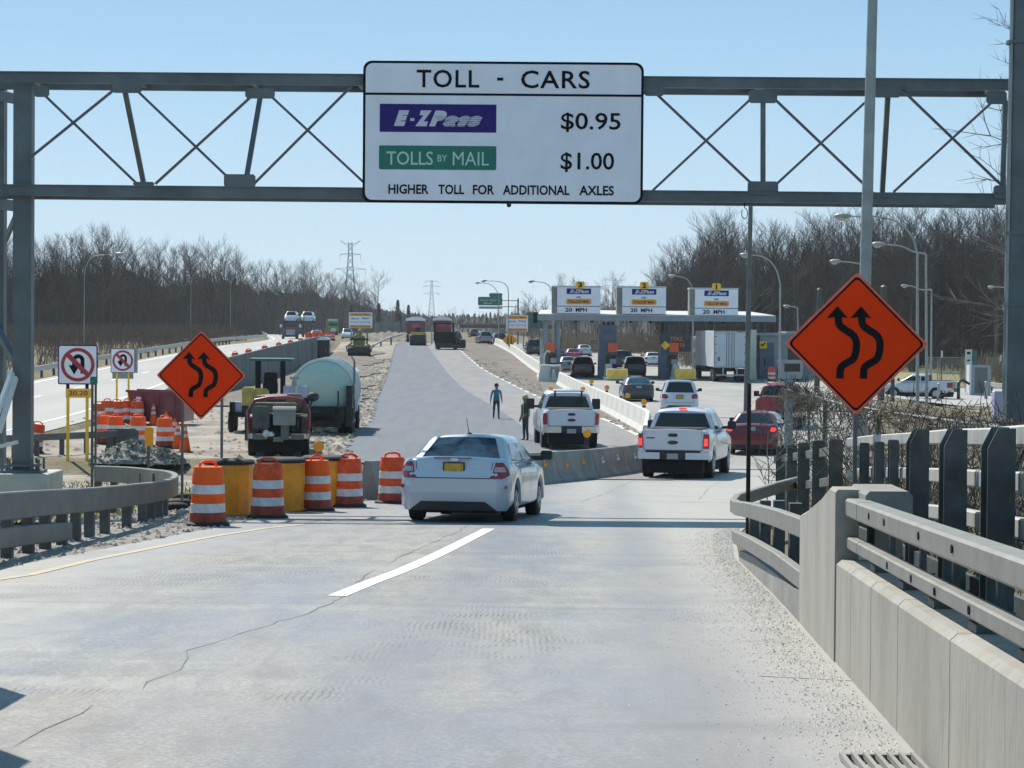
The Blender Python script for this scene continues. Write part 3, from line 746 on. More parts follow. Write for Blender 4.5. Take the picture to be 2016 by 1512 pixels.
for u, d in ((196, 51.2), (227, 50.4), (258, 49.6), (284, 48.8), (310, 47.8)):
    p = pt(u, 930, d); zb = tz(p.x, d)-.15
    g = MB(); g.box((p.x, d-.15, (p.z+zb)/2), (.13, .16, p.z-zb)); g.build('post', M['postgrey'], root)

# second guardrail run behind, with the crushed terminal
root = thing('end_guardrail', 'low W-beam guardrail with a bent dark end terminal beyond the gantry leg', 'guardrail')
a0, a1 = at(-60, 905), at(232, 890)
def zoff(p, h): return (p[0], p[1], tz(p[0], p[1])+h)
rail_beam([zoff(a0.lerp(a1, t), .62) for t in (0, .33, .66, 1)], .08, .22, 'beam', M['galv_dk'], root)
for t in (.05, .28, .43, .60, .77, .95):
    p = a0.lerp(a1, t); g = MB(); g.box((p.x, p.y+.12, p.z+.3), (.14, .16, .75)); g.build('post', M['postgrey'], root)
p = a1; g = MB(); g.prism([(-.5, .1), (-.1, -.1), (.55, .0), (.6, .7), (.45, .8), (-.45, .78)], -.05, .05, (p.x+.1, p.y, p.z)); g.build('end_terminal', M['postgrey'], root)
# main-carriageway guardrail on the far edge
root = thing('roadside_guardrail', 'long W-beam guardrail along the far edge of the left carriageway', 'guardrail')
rail_beam([(-28.8, d, tz(-28.8, d)+.62) for d in range(60, 150, 10)]+[(E(d)-9.9, d, tz(E(d)-9.9, d)+.62) for d in range(150, 560, 10)], .08, .32, 'beam', M['galv'], root)
for k, d in enumerate(range(70, 260, 4)):
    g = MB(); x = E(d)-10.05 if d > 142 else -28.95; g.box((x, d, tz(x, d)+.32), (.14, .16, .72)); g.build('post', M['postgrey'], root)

# ------------------------------------------------------------------ sign gantry
root = thing('overhead_gantry', 'wide grey steel truss gantry spanning the ramp on tall posts', 'sign gantry')
GD, GB = 45.0, 46.3
def gp(u, v, d=GD): return pt(u, v, d)
for nm, (u0, v0), (u1, v1), dd in (('top_chord', (-60, 152), (1995, 168), 0), ('bottom_chord', (-60, 374), (1985, 393), 0)):
    for d in (GD, GB):
        a, b_ = pt(u0, v0, GD), pt(u1, v1, GD); a.y = b_.y = d
        g = MB(); g.beam(a, b_, .13, .19); g.beam(a+Vector((0, -.075, .10)), b_+Vector((0, -.075, .10)), .05, .018); g.build(nm, M['truss'], root)
nodes = [62, 268, 495, 706, 1276, 1502, 1738, 1966]
def tv(u): return 163+.0078*u, 366+.0095*u
DIAG = [(78, 178, 268, 360), (50, 318, 238, 166), (263, 172, 458, 358), (306, 362, 497, 188), (532, 188, 715, 358), (500, 362, 692, 170),
        (1287, 180, 1478, 360), (1285, 375, 1478, 195), (1525, 195, 1722, 383), (1528, 363, 1720, 186), (1775, 176, 1972, 365), (1759, 378, 1952, 202)]
for i, (ua, va, ub, vb) in enumerate(DIAG):
    o = -.03 if i % 2 else .05
    g = MB(); g.beam(pt(ua, va, GD+o), pt(ub, vb, GD+o), .045, .06, up=(0, 1, 0)); g.build('diagonal_brace', M['truss_br'], root)
for ua, va, ub, vb, da, db in ((245, 174, 283, 362, GD, GB), (514, 182, 485, 352, GB, GD), (1502, 190, 1502, 362, GD, GD+.1), (1748, 186, 1737, 377, GD, GB), (1979, 198, 1974, 372, GD, GD+.1)):
    g = MB(); g.beam(pt(ua, va, da), pt(ub, vb, db), .09, .09, up=(0, 1, 0)); g.build('vertical', M['truss'], root)
for u, v, w_, h_ in ((250, 170, 58, 26), (512, 184, 58, 20), (472, 356, 62, 26), (283, 362, 44, 8), (82, 180, 30, 22), (1288, 178, 40, 22), (1502, 190, 56, 26), (1502, 370, 60, 26), (1745, 180, 56, 24), (1740, 384, 46, 8), (1962, 192, 40, 26), (1976, 378, 40, 26)):
    g = MB(); g.box(pt(u, v, GD-.09), (w_*GD/FPX, .02, h_*GD/FPX), ch=.04); g.build('gusset_plate', M['truss'], root)
for u in nodes:
    for v in (tv(u)[0]-8, tv(u)[1]+8):
        a = pt(u, v, GD); g = MB(); g.beam(a, a+Vector((0, GB-GD, 0)), .08, .08); g.build('cross_strut', M['truss'], root)
for i in range(7):      # horizontal lacing between the two top chords
    u0, u1 = nodes[i], nodes[i+1]
    a = pt(u0, tv(u0)[0]-11, GD); b_ = pt(u1, tv(u1)[0]-11, GD); b_.y = GB
    g = MB(); g.beam(a, b_, .05, .05); g.build('lacing', M['truss_br'], root)
# left legs
for u, d, w_ in ((38, GD+.25, .34), (-16, GD+1.4, .34)):
    a = pt(u+16, 165, d); b_ = pt(u, 925, d); b_.x = a.x-.13; b_ = Vector((a.x-.12, d, b_.z))
    g = MB(); g.beam((a.x-.06, d, a.z), (a.x-.06, d, b_.z), w_, .3, up=(0, 1, 0)); g.build('leg', M['truss'], root)
p = pt(38, 930, GD+.25); px_ = pt(54, 165, GD+.25).x-.06
g = MB(); g.box((px_, GD+.25, p.z+.03), (.8, .6, .05)); g.box((px_, GD+.25, p.z+.14), (.6, .5, .04))
for dx in (-.34, -.2, .2, .34): g.cyl((px_+dx, GD+.0, p.z), (px_+dx, GD+.0, p.z+.26), .022, n=8); g.cyl((px_+dx, GD+.5, p.z), (px_+dx, GD+.5, p.z+.26), .022, n=8)
g.build('base_plate', M['truss'], root)
g = MB(); g.box((px_-.5, GD+.5, p.z-.42), (2.1, 1.6, .84), ch=.02); g.build('footing', M['concrete'], root, bevel=.015)
for u0, v0, u1, v1 in ((0, 188, 60, 200), (0, 402, 52, 408)):
    a, b_ = pt(u0, v0, GD+1.2), pt(u1, v1, GD+.3); g = MB(); g.beam(a, b_, .12, .2); g.build('knee_strut', M['truss'], root)
a, b_ = pt(-10, 640, GD+1.3), pt(32, 715, GD+.35); g = MB(); g.beam(a, b_, .12, .12); g.build('diagonal_brace', M['truss'], root)
a, b_ = pt(12, 470, GD+.9), pt(30, 428, GD+.3); g = MB(); g.beam(a, b_, .05, .14); g.build('diagonal_brace', M['truss'], root)
# wire loop under the bottom chord
g = MB(); c = pt(1466, 420, GD+.1)
g.tube([c+Vector((math.sin(t)*.055, 0, math.cos(t)*.1)) for t in [i*.45 for i in range(13)]], .008, 5); g.tube([c+Vector((0, 0, .1)), c+Vector((.0, 0, .3))], .01, 5)
g.build('wire_loop', M['black'], root)
root = thing('gantry_column', 'thick dark banded column cut off by the right edge of the photo', 'column')
p = pt(2012, 300, 43); g = MB(); zb = -.05; n = 16
g.cyl((p.x-.02, 43, zb), (p.x+.06, 43, 16), .30, .25, n=20); g.build('shaft', M['truss'], root, smooth=True)
for v in (84, 460, 600):
    q = pt(2012, v, 43); g = MB(); g.cyl((p.x+.01, 43, q.z-.03), (p.x+.01, 43, q.z+.03), .315, n=20); g.build('band', M['truss'], root, smooth=True)
g = MB(); g.tube([(p.x-.27, 42.86, zb), (p.x-.20, 42.86, 15.5)], .022, 6); g.build('pale_edge_strip', M['galv'], root)  # slim pale strip along the column's left edge

# toll price sign
SD = 44.72; sm = SD/FPX
c0 = pt(990.5, 260.5, SD)
sign = thing('toll_price_sign', 'large white toll price board with black lettering hung on the gantry', 'sign', c0)
lx = lambda u: (u-990.5)*sm
lz = lambda v: (260.5-v)*sm
def rrect(x0, x1, z0, z1, r_, n=5):
    o = []
    for cx, cz, a0_ in ((x1-r_, z1-r_, 0), (x0+r_, z1-r_, 90), (x0+r_, z0+r_, 180), (x1-r_, z0+r_, 270)):
        for i in range(n+1):
            a_ = R(a0_+90*i/n); o.append((cx+r_*math.cos(a_), cz+r_*math.sin(a_)))
    return o
g = MB(); g.prism(rrect(lx(715), lx(1266), lz(400), lz(122), .16), -.01, .05); g.build('border', M['black'], sign)
g = MB(); g.prism(rrect(lx(720), lx(1261), lz(395), lz(127), .13), -.0155, -.0108); g.build('panel', M['signwhite'], sign)
g = MB(); g.box((0, -.018, lz(187)), (lx(1261)-lx(720), .004, 4.5*sm)); g.build('divider', M['black'], sign)
g = MB(); yy = -.0165
g.text('TOLL', lx(820), lx(943), lz(174), lz(139), yy, bold=.012, sp=1.1); g.box(((lx(978)+lx(990))/2, yy, lz(156.5)), (12*sm, .008, 6*sm)); g.text('CARS', lx(1025), lx(1160), lz(174), lz(139), yy, bold=.012, sp=1.1)
g.text('$0.95', lx(1104), lx(1221), lz(259), lz(221), yy, bold=.010); g.text('$1.00', lx(1104), lx(1209), lz(337.5), lz(299), yy, bold=.010)
for t_, a, b_ in (('HIGHER', 766, 845), ('TOLL', 864, 915), ('FOR', 932, 974), ('ADDITIONAL', 991, 1122), ('AXLES', 1141, 1209)):
    g.text(t_, lx(a), lx(b_), lz(383), lz(364), yy, bold=.022)
g.build('lettering', M['black'], sign)
g = MB(); g.prism([(lx(748), lz(261.5)), (lx(977), lz(261.5)), (lx(977), lz(206.5)), (lx(748), lz(206.5))], -.0205, -.016)
lg = g.build('logo_panel', M['navy'], sign)
g = MB(); M['logowhite'] = mat('logo_white', (.62, .60, .68), .4, 0, 0)
g.text('E', lx(776), lx(806), lz(250), lz(219), -.0215, shear=.35, bold=.085); g.box((lx(812), -.024, lz(237)), (8*sm, .006, 5*sm))
g.text('Z', lx(818), lx(850), lz(250), lz(219), -.0215, shear=.35, bold=.085); g.text('P', lx(845), lx(880), lz(250), lz(219), -.0225, shear=.35, bold=.085)
g.text('ass', lx(872), lx(950), lz(250), lz(229), -.0215, shear=.35, bold=.065)
g.build('lettering', M['logowhite'], lg)
g = MB()
for k in range(5): g.box((lx(903+k), -.0285, lz(231.5+k*4)), ((94-k*6)*sm, .002, 1.0*sm))
g.build('logo_stripes', M['navy'], lg)
g = MB(); g.prism(rrect(lx(747), lx(977.5), lz(335), lz(288), .03), -.0205, -.016); gpn = g.build('mail_panel', M['green'], sign)
M['mint'] = mat('pale_green_lettering', (.50, .66, .60), .4, 0, 0)
g = MB(); g.text('TOLLS', lx(762), lx(853), lz(326), lz(299.5), -.0215, bold=.006); g.text('BY', lx(862), lx(881), lz(319), lz(306), -.0215, bold=.004); g.text('MAIL', lx(892), lx(963), lz(326), lz(299.5), -.0215, bold=.0)
g.build('lettering', M['mint'], gpn)
g = MB(); g.ball((lx(1003), .0, lz(403)), .045, 8); g.build('lamp_fitting', M['blacktrim'], sign)
for u in (780, 900, 1080, 1200): g = MB(); g.box((lx(u), .13, 0), (.08, .16, 2.4)); g.build('mounting_bar', M['truss_br'], sign)

# tall pole in front of the gantry
root = thing('tall_light_pole', 'tall tapering grey steel pole rising past the truss right of the toll board', 'light pole')
p = pt(1700, 560, 42); g = MB(); ptop = pt(1707.5, 0, 42)
g.cyl((p.x-.05, 42, -.1), (p.x+.17, 42, 14.5), .118, .072, n=20); g.build('shaft', M['galv'], root, smooth=True)
g = MB(); g.cyl((p.x-.05, 42, -.1), (p.x-.05, 42, .12), .2, n=16); g.build('base', M['galv'], root)

# ------------------------------------------------------------------ orange diamond signs
def dsign(center_px, d, half, label, posts, size=None):
    """diamond: half diagonal in px"""
    m_ = d/FPX; c = pt(*center_px, d); k = half/140.0
    root = thing('diamond_sign', label, 'road sign', c)
    h = half*m_
    def rd(hh, r_=.06):
        o = []
        for a0_, (x, z) in ((0, (hh, 0)), (90, (0, hh)), (180, (-hh, 0)), (270, (0, -hh))):
            cx, cz = x*(1-1.414*r_/hh), z*(1-1.414*r_/hh)
            for i in range(5):
                a_ = R(a0_-45+90*i/4); o.append((cx+r_*math.cos(a_), cz+r_*math.sin(a_)))
        return o
    g = MB(); g.prism(rd(h, .03), -.004, .004); g.build('panel', M['orangeedge'], root)
    g = MB(); g.prism(rd(h*.955, .05), -.0075, -.0045); g.build('border', M['black'], root)
    g = MB(); g.prism(rd(h*.915, .045), -.0115, -.008); g.build('face', M['orange'], root)
    g = MB()
    for ox in (0, 46):
        def q(u, v): return ((u-1686+ox)*m_*k, (677-v)*m_*k)
        tip, l_, r2, = q(1648, 603), q(1627, 627.5), q(1669, 627.5)
        mid1, mid2 = q(1657.5, 625), q(1641.5, 625)
        g.prism([l_, mid2, mid1, r2, tip], -.0155, -.012)
        path = smoothpath([Vector((*q(a, b_), 0)) for a, b_ in ((1649.5, 624), (1652, 640), (1664, 650), (1680, 661), (1686, 678), (1681.5, 704), (1668, 714), (1657, 722), (1654.5, 733), (1654.5, 745))], 3)
        wd = 7.2*m_*k; L_, R_ = [], []
        for i, p in enumerate(path):
            t = (path[min(i+1, len(path)-1)]-path[max(i-1, 0)]).normalized(); n_ = Vector((-t.y, t.x, 0))*wd
            L_.append((p+n_)); R_.append((p-n_))
        g.grid([[(a.x, -.0155, a.y), (b_.x, -.0155, b_.y)] for a, b_ in zip(L_, R_)])
    g.build('arrows', M['black'], root)
    for dx, zb in posts:
        g = MB(); g.box((dx, .03, (h*.3+zb)/2), (.05, .04, h*.3-zb)); g.build('post', M['galv_dk'], root)
    return root
c = pt(1686, 677, 29.5)
dsign((1686, 677), 29.5, 141, 'large orange diamond sign with two curving arrows, right of the tall pole', [(0.0, -c.z+tz(c.x, 29.5)), ])
c = pt(396, 739, 47)
dsign((396, 739), 47, 88, 'smaller orange diamond sign with two curving arrows standing left of the red utility truck', [(-.36, pt(360, 985, 47).z-c.z), (.40, tz(c.x, 47)-c.z)])
g = MB(); c = pt(396, 739, 47)

# no-U-turn signs
def uturn(px_, vb, half_px, label, green=False, plaque=False, edge='navy'):
    base = at(px_[0], vb); d = base.y; m_ = d/FPX
    root = thing('no_u_turn_sign', label, 'road sign', base)
    cz = pt(px_[0], px_[1], d).z-base.z; h = half_px*m_
    g = MB(); g.prism(rrect(-h, h, cz-h, cz+h, h*.1), -.01, .01); g.build('border', M[edge], root)
    g = MB(); g.prism(rrect(-h*.94, h*.94, cz-h*.94, cz+h*.94, h*.08), -.016, -.011); g.build('panel', M['signwhite'], root)
    g = MB(); rows = []
    for i in range(33):
        a_ = 2*math.pi*i/32; rows.append([(h*.85*math.cos(a_), -.022, cz+h*.85*math.sin(a_)), (h*.68*math.cos(a_), -.022, cz+h*.68*math.sin(a_))])
    g.grid(rows); a_ = R(135)
    g.add([(h*.75*math.cos(a_)+s1*.085*h, -.0235, cz+h*.75*math.sin(a_)+s1*.085*h) for s1 in (1, -1)]+[(-h*.75*math.cos(a_)+s1*.085*h, -.0235, cz-h*.75*math.sin(a_)+s1*.085*h) for s1 in (-1, 1)], [(0, 1, 2, 3)])
    g.build('red_ring', M['p_redsign'], root)
    g = MB(); path = [(h*.24, -.45*h)]+[(h*.03+h*.21*math.cos(t), h*.22+h*.21*math.sin(t)) for t in [math.pi*i/8 for i in range(9)]]+[(-h*.18, -.05*h)]
    rows = []
    for i, p in enumerate(path):
        a, b_ = Vector(path[max(0, i-1)]), Vector(path[min(len(path)-1, i+1)]); t = (b_-a).normalized(); n_ = Vector((-t.y, t.x))*h*.10
        rows.append([(p[0]+n_.x, -.0195, cz+p[1]+n_.y), (p[0]-n_.x, -.0195, cz+p[1]-n_.y)])
    g.grid(rows); g.add([(-h*.46, -.0195, cz-.03*h), (h*.1, -.0195, cz-.03*h), (-h*.18, -.0195, cz-.5*h)], [(0, 1, 2)])
    g.build('arrow', M['black'], root)
    for sx in (-.5, .47):
        g = MB(); g.box((sx*h, .03, (cz-h*.5)/2), (.09, .05, cz-h*.5)); g.build('post', M['yellow'], root)
    if plaque:
        g = MB(); z1, z0 = pt(px_[0], 765, d).z-base.z, pt(px_[0], 783, d).z-base.z
        g.box((0.02, -.01, (z0+z1)/2), (.78, .03, z1-z0)); pl = g.build('plaque', M['yellow'], root)
        g = MB(); g.text('20.20', -.28, .32, z0+.07, z1-.06, -.028, bold=.02); g.build('lettering', M['p_redsign'], pl)
        for sx in (-.5, .47): g = MB(); g.box((sx*h, -.012, (z1+cz-h)/2), (.1, .03, cz-h-z1)); g.build('post_sleeve', M['black'], root)
    else:
        g = MB(); g.box((0.0, .03, cz-h-.14), (1.0, .03, .28)); g.build('back_plate', M['barrier'], root)
        g = MB(); g.box((.12, .05, cz), (h*2, .03, h*2)); g.build('second_panel', M['galv'], root)
M['p_redsign'] = mat('red_sign_sheeting', (.42, .03, .05), .45, 0, .06, 5)
uturn((152.5, 718), 908, 39, 'larger square no U-turn sign above the yellow 20.20 plaque', plaque=True)
uturn((241.5, 710), 795, 24, 'smaller square no U-turn sign behind the stored orange drums', edge='galv_dk')
root = thing('marker_post', 'dark post with a small green cap square beside the larger no U-turn sign', 'marker post')
b0 = pt(184, 972, 57); g = MB(); zt = pt(186, 742, 57).z
g.box((b0.x-.035, 57, (zt+b0.z)/2), (.055, .05, zt-b0.z)); g.box((b0.x+.04, 57.02, (zt+b0.z)/2), (.05, .05, zt-b0.z)); g.build('shaft', M['darkpost'], root)
g = MB(); g.box((b0.x+.0, 56.96, zt-.08), (.16, .02, .17)); g.build('green_plate', M['green'], root)
root = thing('delineator', 'thin dark post with an upright amber plate inside the guardrail curve', 'delineator')
b0 = pt(292, 965, 53); zt = pt(292, 870, 53).z
g = MB(); g.box((b0.x, 53, (zt+b0.z)/2), (.06, .04, zt-b0.z)); g.build('post', M['darkpost'], root)
g = MB(); a = pt(293.5, 860, 52.96); g.prism(rrect(-.095, .095, -.205, .205, .04), -.006, .006, a); g.build('plate', M['amber'], root)
# white barrier gate arm at the far left
root = thing('gate_arm', 'short white angled gate arm leaning on the left gantry leg', 'gate arm')
for a, b_ in (((24, 733), (-14, 835)), ((31, 743), (-2, 850))):
    g = MB(); g.beam(pt(*a, GD+.02), pt(*b_, GD-.6), .07, .10); g.build('bar', M['white'], root)
g = MB(); g.beam(pt(35, 870, GD-.2), pt(-20, 884, GD-.2), .10, .07); g.build('bar', M['white'], root)

# ------------------------------------------------------------------ channelizing drums
def make_drum(label, cat='traffic drum', group=None, worn=False):
    root = thing('traffic_drum', label, cat, group=group)
    g = MB(); H = .93
    zs = [.07, .22, .225, .36, .365, .51, .515, .65, .655, .80, .86, .93]
    rs = [.288, .282, .272, .268, .262, .258, .262, .258, .252, .248, .235, .225]
    mi = [2, 2, 1, 1, 0, 0, 1, 1, 0, 0, 0]
    k = 24; vs = []
    for r_, z in zip(rs, zs):
        for q in range(k): vs.append((r_*math.cos(2*math.pi*q/k), r_*math.sin(2*math.pi*q/k), z))
    g.add(vs, [])
    for i in range(len(zs)-1):
        # bands: base(dirty), white, orange, white, orange top
        lab = {0: 2, 1: 2, 2: 1, 3: 1, 4: 0, 5: 0, 6: 1, 7: 1, 8: 0, 9: 0, 10: 0}[i]
        for q in range(k):
            q2 = (q+1) % k; g.f.append([i*k+q, i*k+q2, (i+1)*k+q2, (i+1)*k+q]); g.m.append(lab)
    g.f.append(list(range(11*k, 12*k))); g.m.append(0)
    g.build('drum_body', [M['drumdk'] if worn else M['drum'], M['drumwhite'], M['drumbase']], root, smooth=30)
    g = MB(); g.tube([(-.15, 0, .92), (-.13, 0, .985), (-.07, 0, 1.01), (.07, 0, 1.01), (.13, 0, .985), (.15, 0, .92)], .022, 8); g.build('handle', M['drumdk'] if worn else M['drum'], root, smooth=True)
    g = MB(); g.lathe([(.35, 0), (.345, .05), (.30, .075), (.29, .08)], n=20); g.build('rubber_base', M['rubber'], root, smooth=30)
    return root
def put(o, p, rz=0, s=1.0, rx=None, ry=None):
    o.location = p; e = o.rotation_euler; o.rotation_euler = (rx if rx is not None else e.x, ry if ry is not None else e.y, rz); o.scale = (s, s, s)
GRP = 'orange drums lined up at the left edge of the ramp'
drum = make_drum('nearest and leftmost orange white banded drum, in front of the first yellow crash drum', group=GRP)
drumw = make_drum('second drum from the left with an arched handle, between two yellow crash drums', group=GRP, worn=True)
put(drum, at(409, 1036), .6)
put(drumw, at(527, 1021), .1)
dl = ['third orange drum from the left, with the round amber lamp above it', 'fourth orange drum with scuffed white bands beside the grey barrier end', 'rightmost orange drum of the ramp row, next to the silver sedan']
for (u, v), lab, src, rz in (((622, 1007), dl[0], drum, .9), ((686, 999), dl[1], drumw, .2), ((772, 992), dl[2], drumw, .0)):
    c = copy_tree(src); c['label'] = lab; put(c, at(u, v), rz)
# ballast bags / rubber feet patches of dust are part of the ground; amber warning lamps
def warn_lamp(p, label, h=.3, s=1.0, post=True):
    root = thing('warning_lamp', label, 'warning lamp', p)
    g = MB(); n = 20
    g.T = Matrix.Rotation(R(90), 4, 'X'); g.lathe([(.09*s, -.03), (.098*s, -.02), (.098*s, .02), (.09*s, .03)], (0, h, 0), n); g.T = None
    g.build('lens', M['amber'], root, smooth=30)
    g = MB(); g.box((0, 0, h/2-.06), (.12*s, .06, h-.16)); g.build('battery_case', M['drumdk'] if post else M['blacktrim'], root)
    g = MB(); g.T = Matrix.Rotation(R(90), 4, 'X'); g.lathe([(.101*s, -.008), (.104*s, 0), (.101*s, .008)], (0, h, 0), n); g.T = None; g.build('lens_ring', M['blacktrim'], root)
    return root
p = at(622, 1007)
warn_lamp((p.x+.04, p.y, p.z+1.0), 'round amber warning lamp mounted on the third drum of the ramp row', .18, 1.0)
# yellow crash cushion drums
def crash(p, label, s=1):
    root = thing('crash_drum', label, 'crash drum', p, group='yellow sand filled crash drums in front of the barrier end')
    g = MB(); g.lathe([(.40, 0), (.44, .05), (.445, .45), (.46, .5), (.455, .96), (.44, .98)], n=12); g.build('barrel', M['yellowdrum'], root, smooth=25)
    g = MB(); g.lathe([(.475, .965), (.48, 1.02), (.44, 1.05), (.15, 1.065), (.01, 1.07)], n=18); g.build('lid', M['rubber'], root, smooth=30)
    root.scale = (s, s, s); return root
crash(at(450, 1016), 'yellow crash drum with a black lid, nearest and farthest left of three', .93)
crash(at(553, 1008), 'yellow crash drum with a black lid, the middle one of three', .93)
crash(at(640, 998), 'yellow crash drum with a black lid, closest to the grey barrier end', .93)

# ------------------------------------------------------------------ concrete barriers
def jersey(a, b_, label, m, group, h=.81, name='jersey_barrier', cat='concrete barrier', marks=None, za=None):
    a, b_ = Vector(a[:2]), Vector(b_[:2]); c = (a+b_)/2; t = (b_-a); ln = t.length-.04; ang = math.atan2(t.x, t.y)
    z0 = tz(a.x, a.y) if za is None else za[0]; z1 = tz(b_.x, b_.y) if za is None else za[1]
    root_o = MB(); prof = [(-.30, -.05), (.30, -.05), (.30, .07), (.18, .26*h/.81), (.085, h-.03), (.065, h), (-.065, h), (-.085, h-.03), (-.18, .26*h/.81), (-.30, .07)]
    vs = []
    for y, z in ((-ln/2, z0), (ln/2, z1)):
        for x, zz in prof: vs.append((x, y, zz+z-(z0+z1)/2))
    n = len(prof); fs = [tuple(range(n)), tuple(reversed(range(n, 2*n)))]+[(i, i+n, (i+1) % n+n, (i+1) % n) for i in range(n)]
    root_o.add(vs, fs); o = root_o.build(name, m); o.location = (c.x, c.y, (z0+z1)/2); o.rotation_euler = (0, 0, -ang)
    tag(o, label, cat, group)
    return o, ang
bpath = [(-2.95, 50.0), (-1.1, 57.0), (.85, 63.2), (1.9, 66.5), (3.1, 70.2), (4.6, 75.4), (5.6, 80)]
def walk(path, step):
    out = []; P_ = [Vector(p) for p in path]; acc = 0; i = 0; cur = P_[0].copy(); out.append(cur.copy())
    while i < len(P_)-1:
        rem = (P_[i+1]-cur).length
        if acc+rem >= step: cur = cur+(P_[i+1]-cur).normalized()*(step-acc); acc = 0; out.append(cur.copy())
        else: acc += rem; cur = P_[i+1].copy(); i += 1
    return out
ws = walk(bpath, 3.6)
for i, (a, b_) in enumerate(zip(ws, ws[1:])):
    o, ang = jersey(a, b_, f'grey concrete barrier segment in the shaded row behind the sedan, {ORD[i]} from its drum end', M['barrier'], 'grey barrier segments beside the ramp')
    if i in (2, 3, 4, 5, 6):
        g = MB(); col = 'yellowdrum' if i < 5 else 'drumwhite'
        for dy in (-.9, .7): g.box((.155, dy, .46), (.02, .30, .07)); 
        g.T = Matrix.Rotation(0, 4, 'Z'); 
        for dy in (-.9, .7): g.box((.128, dy, .5), (.02, .10, .18))
        g.build('marking', M[col], o)
wpath = [(L(d), d) for d in (84, 92, 100, 120, 140, 160, 184)]
ws = walk(wpath, 3.75)
for i, (a, b_) in enumerate(zip(ws, ws[1:])):
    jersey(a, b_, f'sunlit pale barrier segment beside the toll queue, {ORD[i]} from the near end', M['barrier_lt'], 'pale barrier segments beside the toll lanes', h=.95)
wpath = [(L(d)-.15, d) for d in (188, 220, 250, 280, 310, 340)]
ws = walk(wpath, 6.1)
for i, (a, b_) in enumerate(zip(ws, ws[1:])):
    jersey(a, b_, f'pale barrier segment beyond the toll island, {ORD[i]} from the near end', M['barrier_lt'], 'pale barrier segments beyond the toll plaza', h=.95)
# retaining barrier of the left carriageway
ds = [148+i*8.2 for i in range(15)]
for i, (a, b_) in enumerate(zip(ds, ds[1:])):
    g = MB(); xa, xb = E(a)+.15, E(b_)+.15
    za, zb = tz(E(a)-2, a), tz(E(b_)-2, b_); ga, gb = tz(E(a)+1.5, a), tz(E(b_)+1.5, b_)
    rows = [[(x+.22, y, g_-.3), (x+.12, y, z_+.35), (x+.08, y, z_+1.0), (x-.08, y, z_+1.0), (x-.2, y, z_+.3), (x-.3, y, z_-.1)] for x, y, z_, g_ in ((xa, a+.04, za, ga), (xb, b_-.04, zb, gb))]
    g.grid(rows); g.quad(*rows[0]); g.quad(*rows[-1])
    tag(g.build('retaining_barrier', M['wallgrey'] if 'wallgrey' in M else M.setdefault('wallgrey', mat('shade_darkened_wall_concrete', (.165, .168, .165), .9, 0, .16, .6, bump=.2, bscale=12, stretch=(1, 1, .4))), fixn=True), f'tall grey barrier panel holding up the left carriageway, {ORD[i]} from the near end', 'concrete barrier', 'tall barrier panels along the left carriageway')  # wall colour darkened to stand for its shaded face
# lamps on barriers
p = pt(1155, 868, 70.5)
warn_lamp((p.x, 70.3, tz(3.2, 70.3)+.81), 'round amber warning lamp on the grey barrier below the parked work pickup', .36, 1.15, post=False)
for i, (u, d) in enumerate(((1188, 141), (1214, 127), (1256, 112), (1293, 102.5))):
    x = L(d); warn_lamp((x+.02, d, tz(x, d)+.95), f'small amber lamp on the pale toll lane barrier, {ORD[i]} from the booths', .26, 1.25, post=False)

# ------------------------------------------------------------------ stored drums, cones, dumpster, bags
def spread(src, spots, labf, grp):
    for i, (u, v, s, rz) in enumerate(spots):
        c = copy_tree(src); c['label'] = labf(i); c['group'] = grp; put(c, at(u, v), rz, s)
spots_f = [(203, 875, 1.1, .2), (227, 877, 1.1, .9), (272, 879, 1.12, 0), (324, 882, 1.12, .5)]
spread(drum, spots_f, lambda i: f'stored orange drum in the front cluster beyond the rubble, {ORD[i]} from the left', 'drums stored in front of the dumpster')
spots_b = [(194, 842, 1.05, .2), (211, 835, 1.05, .7), (230, 838, 1.1, 0), (252, 836, 1.1, .6), (270, 838, 1.1, .4)]
spread(drumw, spots_b, lambda i: f'worn stored drum in the back row below the smaller no U-turn sign, {ORD[i]}', 'drums stored in the back row')
t = copy_tree(drumw); t['label'] = 'lone tilted drum leaning behind the low guardrail near the gantry leg'; t['group'] = 'drums stored in front of the dumpster'
p = at(66, 893); put(t, (p.x, p.y, p.z+.05), .1, 1.0, ry=R(9))
def make_cone(label, grp):
    root = thing('traffic_cone', label, 'traffic cone', group=grp)
    g = MB(); vs = []; zs = [.03, .38, .381, .46, .461, .54, .541, .62, .621, .72]; k = 14; mi = [0, 0, 1, 1, 0, 0, 1, 1, 0]
    for z in zs:
        r_ = .15-(z-.03)/.69*.12
        for q in range(k): vs.append((r_*math.cos(6.283*q/k), r_*math.sin(6.283*q/k), z))
    g.add(vs, [])
    for i in range(9):
        for q in range(k): q2 = (q+1) % k; g.f.append([i*k+q, i*k+q2, (i+1)*k+q2, (i+1)*k+q]); g.m.append(mi[i])
    g.f.append(list(range(9*k, 10*k))); g.m.append(0)
    g.build('cone_body', [M['drum'], M['drumwhite']], root, smooth=30)
    g = MB(); g.box((0, 0, .015), (.38, .38, .03)); g.build('base', M['rubber'], root)
    return root
cone = make_cone('orange traffic cone, the rightmost one standing alone beside the diamond sign post', 'cones stored by the dumpster'); put(cone, at(364, 891), 0, 1.35)
for i, (u, v, s) in enumerate(((302, 838, 1.3), (327, 858, 1.3), (336, 872, 1.3), (344, 876, 1.3), (350, 884, 1.3))):
    c = copy_tree(cone); c['label'] = f'orange cone near the maroon dumpster, {ORD[i]} from the left'; put(c, at(u, v), 0, s)
